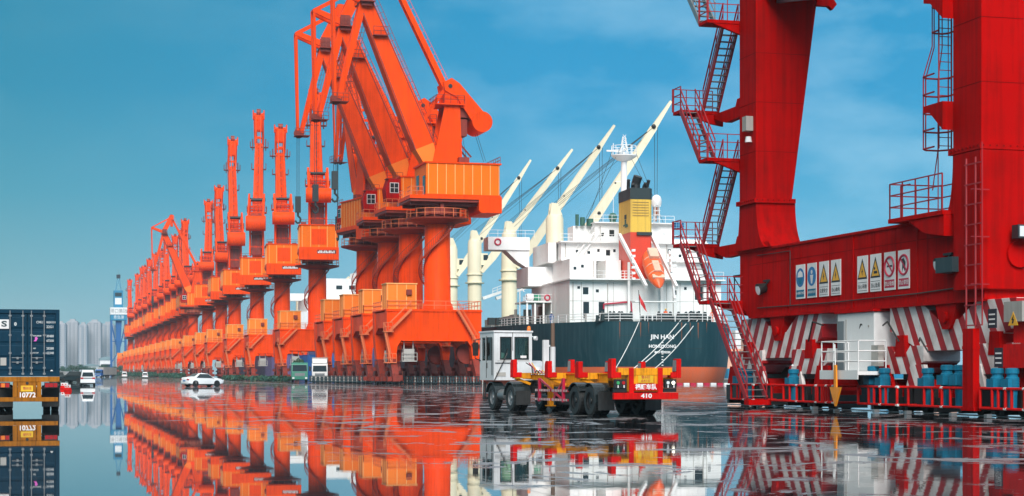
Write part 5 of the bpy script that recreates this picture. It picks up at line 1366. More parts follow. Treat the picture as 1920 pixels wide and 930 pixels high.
# --- safety signs along the sill
RX = (PI / 2, 0, -PI / 2)
signs = [(1502, 'blue', '必须戴安全帽'), (1523.5, 'blue2', '必须系安全带'), (1546, 'tri', '注意安全'), (1568.5, 'tri', '当心触电'),
         (1618.5, 'tri', '当心吊物'), (1643, 'tri2', '当心坠落'), (1669.5, 'ban', '禁止吸烟'), (1696, 'ban2', '禁止攀登')]
for px, kind, words_ in signs:
    y = gy(px); w, z0, z1 = .44, 4.63, 6.07
    b = MB(); b.box(-.035, -.012, y - w, y + w, z0, z1); sg = b.build('safety_sign', 'sign_white', g)
    zc = 5.52; X = -.036
    def dd(nm, m, fn, i):
        q = MB(); fn(q, X - .003 * i); return q.build(nm, m, sg)
    if kind.startswith('blue'):
        if kind == 'blue':
            dd('ring', 'sign_blue', lambda q, x: q.disc((x, y, zc), .40, 'x', .003), 1); dd('helmet_symbol', 'sign_white', lambda q, x: q.prism([(y - .26, zc + .02), (y + .26, zc + .02), (y + .22, zc + .2), (y, zc + .31), (y - .22, zc + .2)], 'x', x - .001, x + .001), 2)
            dd('face_symbol', 'motor', lambda q, x: q.prism([(y - .2, zc - .02), (y + .2, zc - .02), (y + .12, zc - .28), (y - .12, zc - .28)], 'x', x - .001, x + .001), 2)
        else:
            dd('ring', 'sign_blue', lambda q, x: q.disc((x, y, zc), .40, 'x', .003), 1)
            dd('figure_symbol', 'sign_white', lambda q, x: (q.disc((x, y, zc + .18), .09, 'x', .002, 12), q.prism([(y - .15, zc + .06), (y + .15, zc + .06), (y + .06, zc - .3), (y - .06, zc - .3)], 'x', x - .001, x + .001)), 2)
        dd('caption_band', 'motor', lambda q, x: q.box(x - .001, x + .001, y - .38, y + .38, 4.70, 5.0), 1); cap = 'letter'
    elif kind.startswith('tri'):
        dd('triangle_border', 'ink', lambda q, x: q.prism([(y - .41, zc - .36), (y + .41, zc - .36), (y, zc + .45)], 'x', x - .001, x + .001), 1)
        dd('triangle', 'sign_yellow', lambda q, x: q.prism([(y - .31, zc - .29), (y + .31, zc - .29), (y, zc + .30)], 'x', x - .001, x + .001), 2)
        if kind == 'tri': dd('symbol', 'ink', lambda q, x: q.prism([(y - .03, zc - .24), (y + .07, zc - .05), (y + .02, zc - .05), (y + .05, zc + .12), (y - .07, zc - .09), (y - .01, zc - .09)], 'x', x - .001, x + .001), 3)
        else: dd('symbol', 'ink', lambda q, x: (q.box(x - .001, x + .001, y - .16, y + .12, zc - .2, zc - .1), q.disc((x, y + .06, zc), .06, 'x', .002, 10)), 3)
        dd('caption_frame', 'ink', lambda q, x: (q.box(x - .001, x + .001, y - .38, y + .38, 5.02, 5.035), q.box(x - .001, x + .001, y - .38, y + .38, 4.70, 4.715)), 1); cap = 'ink'
    else:
        dd('prohibition_ring', 'sign_red', lambda q, x: (q.torus((x, y, zc), .36, .045, 'x', 28, 6), q.beam((x, y - .25, zc - .25), (x, y + .25, zc + .25), .012, .07, side=(1, 0, 0))), 1)
        dd('symbol', 'ink', lambda q, x: (q.prism([(y - .2, zc - .02), (y + .2, zc - .02), (y + .2, zc + .05), (y - .2, zc + .05)], 'x', x - .001, x + .001) if kind == 'ban' else q.prism([(y - .12, zc - .28), (y + .02, zc - .1), (y + .13, zc - .28), (y + .1, zc + .05), (y + .16, zc + .22), (y, zc + .25), (y - .15, zc + .1)], 'x', x - .001, x + .001)), 1)
        dd('caption_band', 'sign_red', lambda q, x: q.box(x - .001, x + .001, y - .38, y + .38, 4.72, 5.02), 1); cap = 'letter'
    text('caption', words_, .19 if len(words_) < 5 else .125, cap, sg, (X - .008, y, 4.86), RX, depth=.001)
# --- white electrical room hung under the sill, with balcony
ya, yb_ = gy(1650), gy(1581)
b = MB(); b.box(-.25, 1.9, ya, yb_, 1.55, 3.85); room = b.build('electrical_room', 'white', g, bevel=.05)
b = MB(); b.box(-.35, 2.0, ya - .1, yb_ + .1, 3.86, 3.95); b.box(-.1, 1.6, ya + .2, yb_ - .2, 3.955, 3.99); b.build('roof', 'red', room)
b = MB(); y = gy(1588); b.box(-.29, -.252, gy(1594), gy(1582.5), 1.62, 3.55); b.build('door', 'grey_door', room)
b = MB(); b.box(-.27, -.252, gy(1598), gy(1597), 1.6, 3.6); b.cyl((-.27, gy(1640), 3.3), (-.25, gy(1640), 3.3), .05, n=8); b.build('trim', 'grey_box', room)
b = MB(); b.box(-.5, -.26, gy(1651, 30.6), gy(1638, 30.6), 1.75, 2.55); b.build('meter_box', 'grey_box', g)
b = MB(); xo = -1.45; y0, y1 = gy(1611, 29.6), gy(1541, 29.6)
b.box(xo, -.255, y0, y1, 1.42, 1.56); b.box(xo - .03, xo, y0 - .03, y1 + .03, 1.25, 1.6)
b.build('balcony', 'white', g)
b = MB(); b.rail([(-.28, y1 - .03, 1.56), (xo + .03, y1 - .03, 1.56), (xo + .03, y0 + .03, 1.56), (-.28, y0 + .03, 1.56)], 1.15, .95, .028, 3, 5); b.build('balcony_railing', 'white', g)
# --- running gear: striped equalizers, bogies, motors, guard frames
def equalizer(c, half, z0, z1, zm, x0, x1, m, name='equalizer_beam'):
    b = MB(); b.prism([(c - half, z1), (c - half * .42, z1), (c - half * .16, zm + (z1 - zm) * .45), (c + half * .16, zm + (z1 - zm) * .45), (c + half * .42, z1), (c + half, z1), (c + half, z1 - (z1 - z0) * .55), (c + half * .45, z0), (c - half * .45, z0), (c - half, z1 - (z1 - z0) * .55)], 'x', x0, x1)
    return b.build(name, m, g, bevel=.015)
def clevis(c, z0=2.75, z1=3.95):
    b = MB(); b.prism([(c - .75, z1), (c + .75, z1), (c + .5, z0 + .35), (c + .25, z0), (c - .25, z0), (c - .5, z0 + .35)], 'x', .02, 1.55); b.cyl((-.08, c, z0 + .42), (0.02, c, z0 + .42), .2, n=14); b.build('clevis', 'red', g)
def bogie(c, half=1.5):
    b = MB(); b.prism([(c - half, .28), (c + half, .28), (c + half, .78), (c + half * .5, 1.25), (c - half * .5, 1.25), (c - half, .78)], 'x', .25, 1.25)
    o = b.build('bogie', 'red', g)
    b = MB()
    for d in (-.62, .62):
        y = c + d * half; b.cyl((.6, y, .37), (.9, y, .37), .36, n=18); b.cyl((.5, y, .37), (1.0, y, .37), .14, n=10)
    b.build('wheel', 'black', o)
    b = MB(); b.box(.1, 1.4, c - half - .25, c - half - .01, .08, .6); b.box(.1, 1.4, c + half + .01, c + half + .25, .08, .6)
    for d in (-.8, 0, .8): b.box(.0, .24, c + d * half - .3, c + d * half + .3, .25, .95)
    b.build('rail_sweeper', 'black', o)
def guard(pxa, pxb, motors, p=30.2):
    ya, yb = gy(pxb, p), gy(pxa, p); x = p - GP
    b = MB(); posts = [ya, yb] + [ya + (yb - ya) * f for f in (.28, .42, .58, .72)]
    for z in (.32, .98): b.cyl((x, ya, z), (x, yb, z), .045, n=6)
    for y in posts: b.cyl((x, y, .32), (x, y, .98), .05, n=6)
    for y in (ya, yb): b.cyl((x, y, .98), (.3, y, .98), .045, n=6); b.cyl((x, y, .32), (.3, y, .32), .045, n=6)
    o = b.build('guard_frame', 'red_bright', g)
    b = MB()
    for y in posts[::3]:
        for z in (.32, .98): b.cyl((x, y - .08, z), (x, y + .08, z), .05, n=6)
    b.build('white_band', 'white', o)
    for px, py in motors:
        y = gy(px, 30.45); z = gz(py, px, 30.45); xm = 30.55 - GP
        b = MB(); b.lathe([(.15, .3), (.16, .75), (.17, .80), (.17, z - .75), (.225, z - .73), (.225, z - .32), (.18, z - .28), (.18, z - .2), (.225, z - .18), (.225, z - .03), (.16, z)], 16, (xm, y, 0)); m_ = b.build('drive_motor', 'motor', g)
        b = MB(); b.box(xm - .36, xm - .16, y - .34, y + .10, z - .70, z - .36); b.build('terminal_box', 'motor', m_)
        b = MB()
        for k in range(4): b.lathe([(.235, z - .68 + k * .09), (.235, z - .65 + k * .09)], 16, (xm, y, 0))
        b.build('cooling_fin', 'motor', m_)
cL, cR = gy(1456), gy(1772)
clevis(cL, 2.9); clevis(cR, 3.05)
equalizer(cL, 4.2, 2.15, 3.95, 2.7, .15, 1.45, 'stripe_a'); equalizer(cR, 4.4, 2.3, 4.0, 2.9, .15, 1.45, 'stripe_b')
each('dark_backing', 'black', g, [lambda b, c=c, d=d: b.box(1.3, 1.62, c + d - 2.6, c + d + 2.6, .35, 1.75) for c in (cL, cR) for d in (-2.9, 2.9)])  # black backing boxes added behind the bogies so the gaps read dark
for c in (cL, cR):
    m = 'stripe_a' if c == cL else 'stripe_b'
    for d in (-3.3, 3.3):
        b = MB(); b.prism([(c + d - .3, 2.9), (c + d + .3, 2.9), (c + d + .4, 2.1), (c + d - .4, 2.1)], 'x', -.02, 1.6); b.build('hanger', 'red', g)
        equalizer(c + d, 1.75, 1.45, 2.5, 1.8, .0, 1.5, m)
        for e in (-1.35, 1.35):
            bogie(c + d + e, .95)
            b = MB(); b.prism([(c + d + e - .5, 1.8), (c + d + e + .5, 1.8), (c + d + e + .8, 1.0), (c + d + e - .8, 1.0)], 'x', -.05, .1); b.build('bogie_cheek', m if d * e < 0 else 'red', g)
guard(1371, 1412, [(1385, 690), (1399, 692)]); guard(1447, 1530, [(1484, 692)]); guard(1533, 1562, [])
guard(1609, 1682, [(1633, 686), (1654, 690)]); guard(1703, 1815, [(1735, 690), (1771, 684), (1795, 684)]); guard(1838, 1921, [(1865, 690), (1893, 690)])
each('rail_clamp', 'steel', g, [lambda b, px=px: b.box(-1.05, -.85, gy(px, 30.0) - .09, gy(px, 30.0) + .09, .01, .06 + .04 * (px % 3)) for px in (1422, 1497, 1526, 1566, 1640, 1700, 1784, 1850)])
b = MB(); y = gy(1566, 29.4)                              # the hanging pointer arrow
b.prism([(y - .45, .95), (y + .45, .95), (y + .02, .22), (y - .02, .22)], 'x', -1.62, -1.54); b.prism([(y - .10, .951), (y + .10, .951), (y + .13, 1.8), (y - .07, 1.8)], 'x', -1.61, -1.55)
b.build('pointer_arrow', 'arrow', g)
b = MB(); b.tube([(-1.58, y + .03, 1.8), (-1.58, y + .08, 2.6)], .025, 5); b.build('pointer_chain', 'white', g)
each('cable_loop', 'black', g, [lambda b, a=a: b.tube([(-.1, gy(a[0]), gz(a[1], a[0])), (-.25, gy((a[0] + a[2]) / 2), gz(min(a[1], a[3]) - 6, a[0])), (-.1, gy(a[2]), gz(a[3], a[2]))], .035, 5) for a in ((1610, 650, 1640, 615), (1660, 610, 1690, 640), (1520, 640, 1548, 610), (1728, 640, 1745, 660))])
# crane rail with its concrete strip
b = MB(); b.prism([tuple(Q(a, c)[:2]) for a, c in ((31.6, 40), (31.95, 40), (31.95, 420), (31.6, 420))], 'z', .0, .02)
tag(b.build('crane_rail', 'steel'), 'flush steel rail under the wheels of the red gantry crane', 'rail')

# ------------------------------------------------------------------ road vehicles
def wheel(parent, x, y, r, w, name='wheel', rim='steel', n=24, rimr=.58):
    """wheel whose axle runs along x; centre (x, y, r)"""
    b = MB(); s = 1 if w > 0 else -1; w = abs(w)
    prof = [(r * .60, -w / 2), (r * .93, -w / 2), (r, -w * .36), (r, w * .36), (r * .93, w / 2), (r * .60, w / 2)]
    vs = []
    for rr, t in prof:
        for i in range(n): a = 2 * PI * i / n; vs.append((x + t, y + rr * math.cos(a), r + rr * math.sin(a)))
    fs = [(j * n + i, j * n + (i + 1) % n, (j + 1) * n + (i + 1) % n, (j + 1) * n + i) for j in range(len(prof) - 1) for i in range(n)]
    b.add(vs, fs, True)
    for k in range(n): # tread blocks
        a = 2 * PI * k / n
        if r > .42 and k % 1 == 0:
            c, s_ = math.cos(a), math.sin(a); b.beam((x - w * .36, y + (r + .004) * c, r + (r + .004) * s_), (x + w * .36, y + (r + .004) * c, r + (r + .004) * s_), r * .16, .022, side=(0, -s_, c))
    o = b.build(name, 'rubber', parent)
    b = MB(); b.cyl((x - w * .30, y, r), (x + w * .30, y, r), r * rimr, n=n); 
    for sg in (-1, 1):
        b.cyl((x + sg * w * .30, y, r), (x + sg * w * .42, y, r), r * .22, r * .18, 12)
        b.torus((x + sg * w * .36, y, r), r * .56, r * .05, 'x', n, 5)
    b.build('rim', rim, o)
    return o

# --- yellow container chassis (semi-trailer), seen from behind
HD = math.radians(20)
RC = (4.54, 58.7, 0)
tr = thing('chassis_trailer', 'empty yellow container chassis trailer with red corner guides, pulled by the white terminal tractor', 'trailer', RC, HD)
b = MB()
for x in (-.52, .38):
    b.prism([(0.05, 1.02), (8.1, 1.05), (8.9, 1.22), (10.6, 1.26), (10.6, 1.42), (0.05, 1.46)], 'x', x, x + .14)
    b.box(x - .06, x + .20, .05, 10.6, 1.461, 1.49); b.box(x - .06, x + .20, .05, 8.1, .99, 1.019)
for y in (1.2, 2.6, 4.1, 5.4, 6.8, 8.2): b.box(-.38, .38, y, y + .12, 1.1, 1.40)
b.build('frame', 'trailer_yellow', tr)
def outrigger(b, y, sg): b.box(min(sg * 1.22, sg * .54), max(sg * 1.22, sg * .54), y - .14, y + .14, 1.28, 1.50); b.beam((sg * 1.15, y, 1.285), (sg * .52, y, 1.06), .10, .10)
each('cross_beam', 'trailer_yellow', tr, [lambda b, y=y, sg=sg: outrigger(b, y, sg) for y in (3.0, 6.0, 9.75) for sg in (-1, 1)])
each('rear_brace', 'trailer_yellow', tr, [lambda b, sg=sg: b.beam((sg * 1.15, .35, 1.3), (sg * .55, 1.6, 1.1), .14, .16, side=(0, 0, 1)) for sg in (-1, 1)])
b = MB(); b.box(-1.0, 1.0, -.02, .24, 1.42, 1.66); b.box(-.62, .62, .0, .22, .86, 1.415); b.build('rear_crossbeam', 'trailer_yellow', tr, bevel=.012)
def guide(x, y, dz=0.0, s=1.0):
    sg = 1 if x > 0 else -1
    b = MB(); o = x
    b.prism([(y - .17 * s, 1.32), (y + .17 * s, 1.32), (y + .17 * s, 1.78 + dz), (y + .08 * s, 1.92 + dz), (y - .17 * s, 1.92 + dz)], 'x', min(o, o + sg * .17), max(o, o + sg * .17))
    b.prism([(y - .16 * s, 1.33), (y + .16 * s, 1.33), (y + .16 * s, 1.52), (y - .16 * s, 1.52)], 'x', min(o - sg * .20, o - sg * .002), max(o - sg * .20, o - sg * .002))
    q = b.build('corner_guide', 'red_bright', tr, bevel=.012)
    b = MB(); b.hexa([(o - sg * .004, y - .13, 1.86 + dz), (o - sg * .03, y - .13, 1.55), (o - sg * .03, y + .13, 1.55), (o - sg * .004, y + .13, 1.86 + dz)], [(o - sg * .002, y - .13, 1.87 + dz), (o - sg * .002, y - .13, 1.56), (o - sg * .002, y + .13, 1.56), (o - sg * .002, y + .13, 1.87 + dz)]); b.build('wear_plate', 'steel', q)
for y, dz in ((.06, .06), (3.0, -.02), (6.0, .02), (9.75, .10)):
    for x in (-1.13, 1.13): guide(x, y, dz)
each('rear_upright', 'red_bright', tr, [lambda b, x=x: (b.box(x, x + .17, -.06, -.021, .60, 1.66), b.box(x, x + .17, -.02, .15, .60, .855)) for x in (-.62, .46)])
b = MB(); b.box(-1.2, 1.2, -.10, .03, .60, .82); b.build('bumper', 'red_bright', tr, bevel=.01)
b = MB(); b.box(-.44, .45, -.055, -.025, .90, 1.13); nb = b.build('name_plate', 'red_bright', tr)
text('lettering', '福顺车队', .20, 'letter', nb, (0.005, -.058, 1.01), depth=.002, bold=.006)
text('number', '410', .20, 'letter', tr, (.0, -.103, .71), sx=1.35, depth=.002, bold=.006)
b = MB(); b.box(-.28, .28, -.035, -.005, 1.16, 1.41); np_ = b.build('number_plate', 'plate', tr)
text('lettering', '鲁B挂', .12, 'sign_red', np_, (0, -.038, 1.345), depth=.001, sx=1.1); text('lettering', '6410', .13, 'sign_red', np_, (0, -.038, 1.225), depth=.001, sx=1.3)
for sg in (-1, 1):
    x = sg * .93
    b = MB(); b.box(x - .22, x + .22, -.05, .06, .98, 1.28); b.box(x - .24, x + .24, .0, .08, .84, .97); lc = b.build('tail_light', 'black', tr)
    for dx, m in ((-.1, 'green_lens' if sg < 0 else 'head'), (.1, 'tail' if sg < 0 else 'lit')):
        b = MB(); b.cyl((x + dx, -.052, 1.16), (x + dx, -.065, 1.16), .06, n=14); b.build('lens', m, lc)
    b = MB(); b.box(x - .12, x - .08, -.06, -.051, .99, 1.08); b.box(x + .10, x + .14, -.06, -.051, .99, 1.08); b.build('reflector', 'sign_white', lc)
b = MB(); b.box(-.34, .34, .9, 4.3, .62, .985); b.box(-.36, .36, 5.7, 8.0, .72, 1.0); b.build('dark_underside', 'fender', tr)  # black boxes added under the frame to darken the underside
for y in (2.05, 3.45):
    for sg in (-1, 1):
        wheel(tr, sg * 1.06, y, .52, .30, rim='black'); wheel(tr, sg * .72, y, .52, .30, rim='black')
    b = MB(); b.cyl((-1.0, y, .52), (1.0, y, .52), .09, n=10); b.box(-.5, .5, y - .12, y + .12, .42, .62); b.build('axle', 'black', tr)
for sg in (-1, 1):                                       # wet mudguards over the tandem
    b = MB(); pts = []
    for c in (2.05, 3.45):
        arc = [(c + .64 * math.cos(a), .56 + .60 * math.sin(a)) for a in [math.radians(150 - 12 * i if c > 3 else 190 - 14 * i) for i in range(11)]]
        inner = [(c + .61 * math.cos(a), .56 + .57 * math.sin(a)) for a in [math.radians(150 - 12 * i if c > 3 else 190 - 14 * i) for i in range(11)]]
        b.prism(arc + inner[::-1], 'x', min(sg * .54, sg * 1.24), max(sg * .54, sg * 1.24))
    b.build('mudguard', 'fender', tr)
    b = MB(); b.box(min(sg * .58, sg * 1.2), max(sg * .58, sg * 1.2), 1.28, 1.30, .20, .85); b.build('mud_flap', 'rubber', tr)
b = MB()                                                 # landing legs and side guard with striped rails
for x in (-.95, .95):
    for y in (5.15, 7.6): b.box(x - .05, x + .05, y - .05, y + .05, .42, 1.3)
    b.beam((x, 5.2, .5), (x, 7.5, 1.25), .05, .07, side=(1, 0, 0)); b.beam((x, 5.2, 1.2), (x, 6.2, .5), .05, .07, side=(1, 0, 0))
b.build('side_guard', 'sign_red', tr)
M['dash'] = stripes('red_white_dashes', (.50, .02, .05), (.80, .78, .78), 1, 0, 0, .16, .5)
each('striped_rail', 'dash', tr, [lambda b, x=x, z=z, y=y: b.box(x - .01, x + .05, y, y + 1.55, z, z + .085) for x in (-.97, .93) for z in (.46, .80) for y in (4.7, 6.45)])
b = MB()
for x in (-.7, .7): b.box(x - .09, x + .09, 7.0, 7.2, .28, 1.05); b.box(x - .16, x + .16, 6.94, 7.26, .24, .28)
b.cyl((-.7, 7.1, .8), (.7, 7.1, .8), .04, n=8); b.build('landing_leg', 'trailer_yellow', tr)
b = MB(); b.box(-.36, .36, 4.3, 5.0, .62, 1.0); b.cyl((-.3, 5.6, .8), (.5, 5.6, .8), .16, n=14); b.build('air_tank', 'fender', tr)

# --- white terminal tractor
tt = thing('terminal_tractor', 'white terminal tractor with narrow boxy cab and orange beacon, pulling the yellow chassis', 'truck', RC, HD)
b = MB()
for x in (-.50, .38): b.box(x, x + .12, 8.6, 13.6, .70, .98)
b.box(-.38, .38, 9.6, 10.8, .985, 1.06); b.box(-.38, .38, 8.6, 8.8, .72, .96); b.box(-.38, .38, 11.4, 11.6, .72, .96)
b.build('tractor_frame', 'black', tt)
b = MB(); b.cyl((0, 10.2, 1.07), (0, 10.2, 1.20), .48, n=20); b.build('fifth_wheel', 'black', tt)
for sg in (-1, 1):
    wheel(tt, sg * 1.06, 10.2, .51, .29); wheel(tt, sg * .73, 10.2, .51, .29)
    wheel(tt, sg * 1.02, 12.45, .51, .30)
    b = MB(); arc = [(10.2 + .68 * math.cos(a), .54 + .62 * math.sin(a)) for a in [math.radians(172 - 16.5 * i) for i in range(11)]]
    inn = [(10.2 + .645 * math.cos(a), .54 + .585 * math.sin(a)) for a in [math.radians(172 - 16.5 * i) for i in range(11)]]
    b.prism(arc + inn[::-1], 'x', min(sg * .56, sg * 1.24), max(sg * .56, sg * 1.24)); b.build('fender', 'fender', tt)
    b = MB(); b.box(min(sg * .6, sg * 1.2), max(sg * .6, sg * 1.2), 9.50, 9.52, .25, .80); b.build('mud_flap', 'rubber', tt)
    b = MB(); arc = [(12.45 + .66 * math.cos(a), .54 + .60 * math.sin(a)) for a in [math.radians(165 - 15 * i) for i in range(11)]]
    inn = [(12.45 + .63 * math.cos(a), .54 + .57 * math.sin(a)) for a in [math.radians(165 - 15 * i) for i in range(11)]]
    b.prism(arc + inn[::-1], 'x', min(sg * .82, sg * 1.22), max(sg * .82, sg * 1.22)); b.build('fender', 'fender', tt)
each('fuel_tank', 'steel', tt, [lambda b: b.cyl((-.95, 11.15, .62), (-.95, 11.85, .62), .22, n=16), lambda b: b.cyl((.95, 11.0, .62), (.95, 11.85, .62), .26, n=16)])
b = MB(); b.box(-1.24, -.86, 13.15, 13.4, .42, .5); b.box(-1.22, -1.18, 13.15, 13.2, .42, 1.1); b.box(-1.22, -1.18, 13.35, 13.4, .42, 1.1); b.build('cab_step', 'black', tt)
# cab: walls with real openings
c0, c1, cz0, cz1, yb, yf = -1.24, .40, 1.20, 3.14, 12.0, 13.75
b = MB()
b.box(c0, c1, yb, yf, cz0, cz0 + .08); b.box(c0 - .03, c1 + .03, yb - .05, yf + .06, cz1, cz1 + .07)          # floor, roof
T = .05
b.box(c0, c1, yb, yb + T, cz0 + .08, 2.05); b.box(c0, c1, yb, yb + T, 2.96, cz1)                             # back wall round two windows
for xa, xb in ((c0, c0 + .28), (c0 + .74, c0 + .90), (c1 - .16, c1)): b.box(xa, xb, yb, yb + T, 2.05, 2.96)
for x in (c0, c1 - T):
    b.box(x, x + T, yb + T, yf - .12, cz0 + .08, 2.0); b.box(x, x + T, yb + T, yf - .12, 2.95, cz1)
    for ya, yc in ((yb + T, yb + .22), (yb + .95, yb + 1.05), (yf - .22, yf - .12)): b.box(x, x + T, ya, yc, 2.0, 2.95)
b.box(c0, c1, yf - .12, yf, cz0 + .08, 1.95); b.box(c0, c0 + .08, yf - .12, yf, 1.95, cz1); b.box(c1 - .08, c1, yf - .12, yf, 1.95, cz1); b.box(c0 + .08, c1 - .08, yf - .12, yf, 3.0, cz1)
cab = b.build('cab', 'cab_white', tt)
b = MB(); 
for xa, xb in ((c0 + .28, c0 + .74), (c0 + .90, c1 - .16)):
    for z in (2.05, 2.93): b.box(xa - .02, xb + .02, yb - .012, yb - .001, z - .02, z + .03)
    for x in (xa, xb): b.box(x - .022, x + .022, yb - .012, yb - .001, 2.03, 2.96)
b.build('window_seal', 'black', cab)
each('rear_window', 'glass_green', cab, [lambda b, q=q: b.box(q[0], q[1], yb + .015, yb + .025, 2.05, 2.96) for q in ((c0 + .28, c0 + .74), (c0 + .90, c1 - .16))])
each('side_window', 'glass_green', cab, [lambda b, x=x, q=q: b.box(x, x + .01, q[0], q[1], 2.0, 2.95) for x in (c0 + .02, c1 - .03) for q in ((yb + .22, yb + .95), (yb + 1.05, yf - .22))])
b = MB(); b.box(c0 + .08, c1 - .08, yf - .06, yf - .05, 1.95, 3.0); b.build('windscreen', 'glass_green', cab)
b = MB(); b.box(c0 - .012, c0 - .001, yb + .90, yb + .93, 1.3, 3.0); b.box(c0 - .03, c0 - .001, yb + .80, yb + .86, 1.7, 1.9); b.cyl((c0 - .05, yb + .1, 1.4), (c0 - .05, yb + .1, 2.9), .018, n=6); b.cyl((c0 + .05, yb - .03, 1.9), (c0 + 1.0, yb - .03, 1.9), .015, n=6)
b.build('door_seam', 'black', cab)
b = MB(); b.box(c1 - .5, c1 - .24, yb - .008, yb - .001, 2.10, 2.20); b.build('sticker', 'sign_white', cab)
b = MB(); b.box(c0 + .35, c0 + .78, 12.65, 12.75, 1.75, 2.0); b.box(c0 + .45, c0 + .98, 12.7, 13.2, 1.62, 1.74); b.build('driver_seat', 'black', tt)
b = MB(); b.lathe([(.085, 0), (.085, .05), (.07, .16), (.03, .2)], 12, (c1 - .02, yb + .3, cz1 + .075)); b.build('beacon', 'amber', cab)
b = MB(); b.cyl((c1 + .06, yb - .12, 2.9), (c1 + .14, yb - .2, 2.9), .09, n=12); b.beam((c1 + .02, yb + .01, 2.98), (c1 + .1, yb - .12, 2.92), .03, .03); b.build('work_lamp', 'head', cab)
b = MB(); b.box(c0 - .34, c0 - .12, yf - .15, yf - .08, 2.2, 2.75); b.tube([(c0, yf - .1, 2.9), (c0 - .24, yf - .1, 2.85), (c0 - .24, yf - .1, 2.1), (c0, yf - .1, 2.0)], .02, 5); b.build('mirror', 'black', cab)
b = MB(); b.tube([(c0 - .02, yb - .04, 1.15), (c0 + .42, yb - .10, 2.05), (c0 + .55, yb - .08, 2.3)], .02, 5); b.tube([(c0 + .80, yb - .02, 2.4), (c0 + .80, yb - .02, 3.6)], .012, 4)
b.build('cable', 'black', cab)
b = MB(); b.prism([(yb + .2, 1.1), (yf - .1, 1.1), (yf - .1, 1.9), (yf - .7, 2.0), (yb - .3, 1.72), (yb - .5, 1.4)], 'x', .46, 1.2); b.build('engine_hood', 'cab_white', tt, bevel=.03)
b = MB(); b.box(.50, .74, 10.95, 11.1, 1.2, 2.82); b.box(.75, .80, 10.97, 11.08, 2.55, 2.62); b.build('air_intake_panel', 'cab_white', tt)
b = MB(); b.cyl((1.0, 11.2, 1.2), (1.0, 11.2, 2.55), .11, n=14); st = b.build('exhaust_stack', 'cab_white', tt)
b = MB(); b.cyl((1.0, 11.2, 2.551), (1.0, 11.2, 3.50), .085, .08, 12); b.build('exhaust_tip', mat('rusty_exhaust', (.16, .10, .07), .6, dirt=.5), st)
b = MB(); b.box(-.2, 1.2, 11.3, 11.6, 1.0, 1.2); b.build('deck_plate', 'black', tt)
for k, m_ in enumerate(('black', 'sign_red', 'sign_yellow')):
    b = MB(); x = .0 + .12 * k; b.tube([(x, 11.6, 1.9), (x + .05, 11.1, 1.75 - .1 * k), (x - .05, 10.7, 1.35), (x, 10.4, 1.6), (x, 10.1, 1.5)], .022, 6); b.build('air_hose', m_, tt)
b = MB(); b.tube([(c0 + .45, yb - .03, 2.06), (c0 + .60, yb - .03, 2.5)], .012, 5); b.build('wiper', 'black', cab)
b = MB(); b.cyl((c0 + .86, yb - .04, 1.75), (c0 + .86, yb - .04, 1.95), .02, n=6); b.box(c0 + .1, c0 + .5, yb - .02, yb - .001, 1.36, 1.52); b.box(c0 + .15, c1 - .1, yb - .014, yb - .001, 1.98, 2.0); b.build('cab_trim', 'grey_box', cab)
me_d = person_mesh('person', ['mint', 'hair', 'navy_cloth'], seated=True)
o = link('person', me_d, None, (0, 0, 0)); tag(o, 'driver in a pale mint shirt sitting in the white tractor cab, seen from behind', 'person')
o.matrix_world = Matrix.Translation(RC) @ Matrix.Rotation(HD, 4, 'Z') @ Matrix.Translation((c0 + .54, 12.90, .98)) @ Matrix.Rotation(PI, 4, 'Z') @ Matrix.Scale(.92, 4)

# --- blue container on an amber chassis at the left edge
CD = 67.0
cpos = at(51, CD)
ch = thing('skeletal_trailer', 'amber skeletal trailer under the blue container, seen square from behind', 'trailer', cpos, TH)
b = MB()
for x in (-.50, .38): b.prism([(0.05, .95), (12.3, .95), (12.3, 1.2), (.05, 1.2)], 'x', x, x + .12)
for y in (1.2, 3, 5, 7, 9, 11): b.box(-.38, .38, y, y + .12, 1.0, 1.18)
b.build('frame', 'trailer_amber', ch)
zt = lambda py: z_at(py, CD)
b = MB(); b.box(-1.22, 1.22, 0, .25, zt(716), zt(706.5)); b.build('rear_crossbeam', 'trailer_amber', ch, bevel=.015)
b = MB(); b.box(-.36, .34, .02, .12, zt(744.5), zt(716.3)); cp = b.build('rear_plate', 'trailer_amber', ch)
each('rear_upright', 'trailer_amber', ch, [lambda b, x=x: b.box(x, x + .17, -.03, .10, zt(744.5), zt(716.3)) for x in (-.54, .36)])
b = MB(); b.box(-1.2, 1.16, -.08, .06, zt(753), zt(745)); b.build('bumper', 'trailer_amber', ch, bevel=.015)
b = MB(); b.box(-.24, .22, -.01, .018, zt(734), zt(723)); npl = b.build('number_plate', 'plate', ch)
text('lettering', '鲁B挂', .13, 'sign_red', npl, (0, -.013, zt(728.5)), depth=.001)
b = MB(); b.cyl((0, .0, zt(718.5)), (0, .019, zt(718.5)), .06, n=10); b.build('plate_lamp', 'black', cp)
text('number', '10772', .27, 'letter', cp, (0, .017, zt(741)), sx=.95, depth=.002, bold=.008)
for sg in (-1, 1):
    b = MB(); b.box(sg * .9 - .26, sg * .9 + .26, .0, .1, zt(727), zt(717)); lp = b.build('tail_light', 'black', ch)
    for k in range(3): b = MB(); b.box(sg * .9 - .23 + k * .16, sg * .9 - .09 + k * .16, -.015, -.001, zt(726), zt(718.5)); b.build('lens', 'tail' if k != 1 or sg > 0 else 'amber', lp)
    for y in (1.7, 3.0, 4.3):
        wheel(ch, sg * 1.06, y, .5, .28, rim='black'); wheel(ch, sg * .74, y, .5, .28, rim='black')
    b = MB(); b.box(min(sg * .55, sg * 1.22), max(sg * .55, sg * 1.22), 1.0, 1.03, .16, 1.0); b.build('mud_flap', 'rubber', ch)
b = MB()
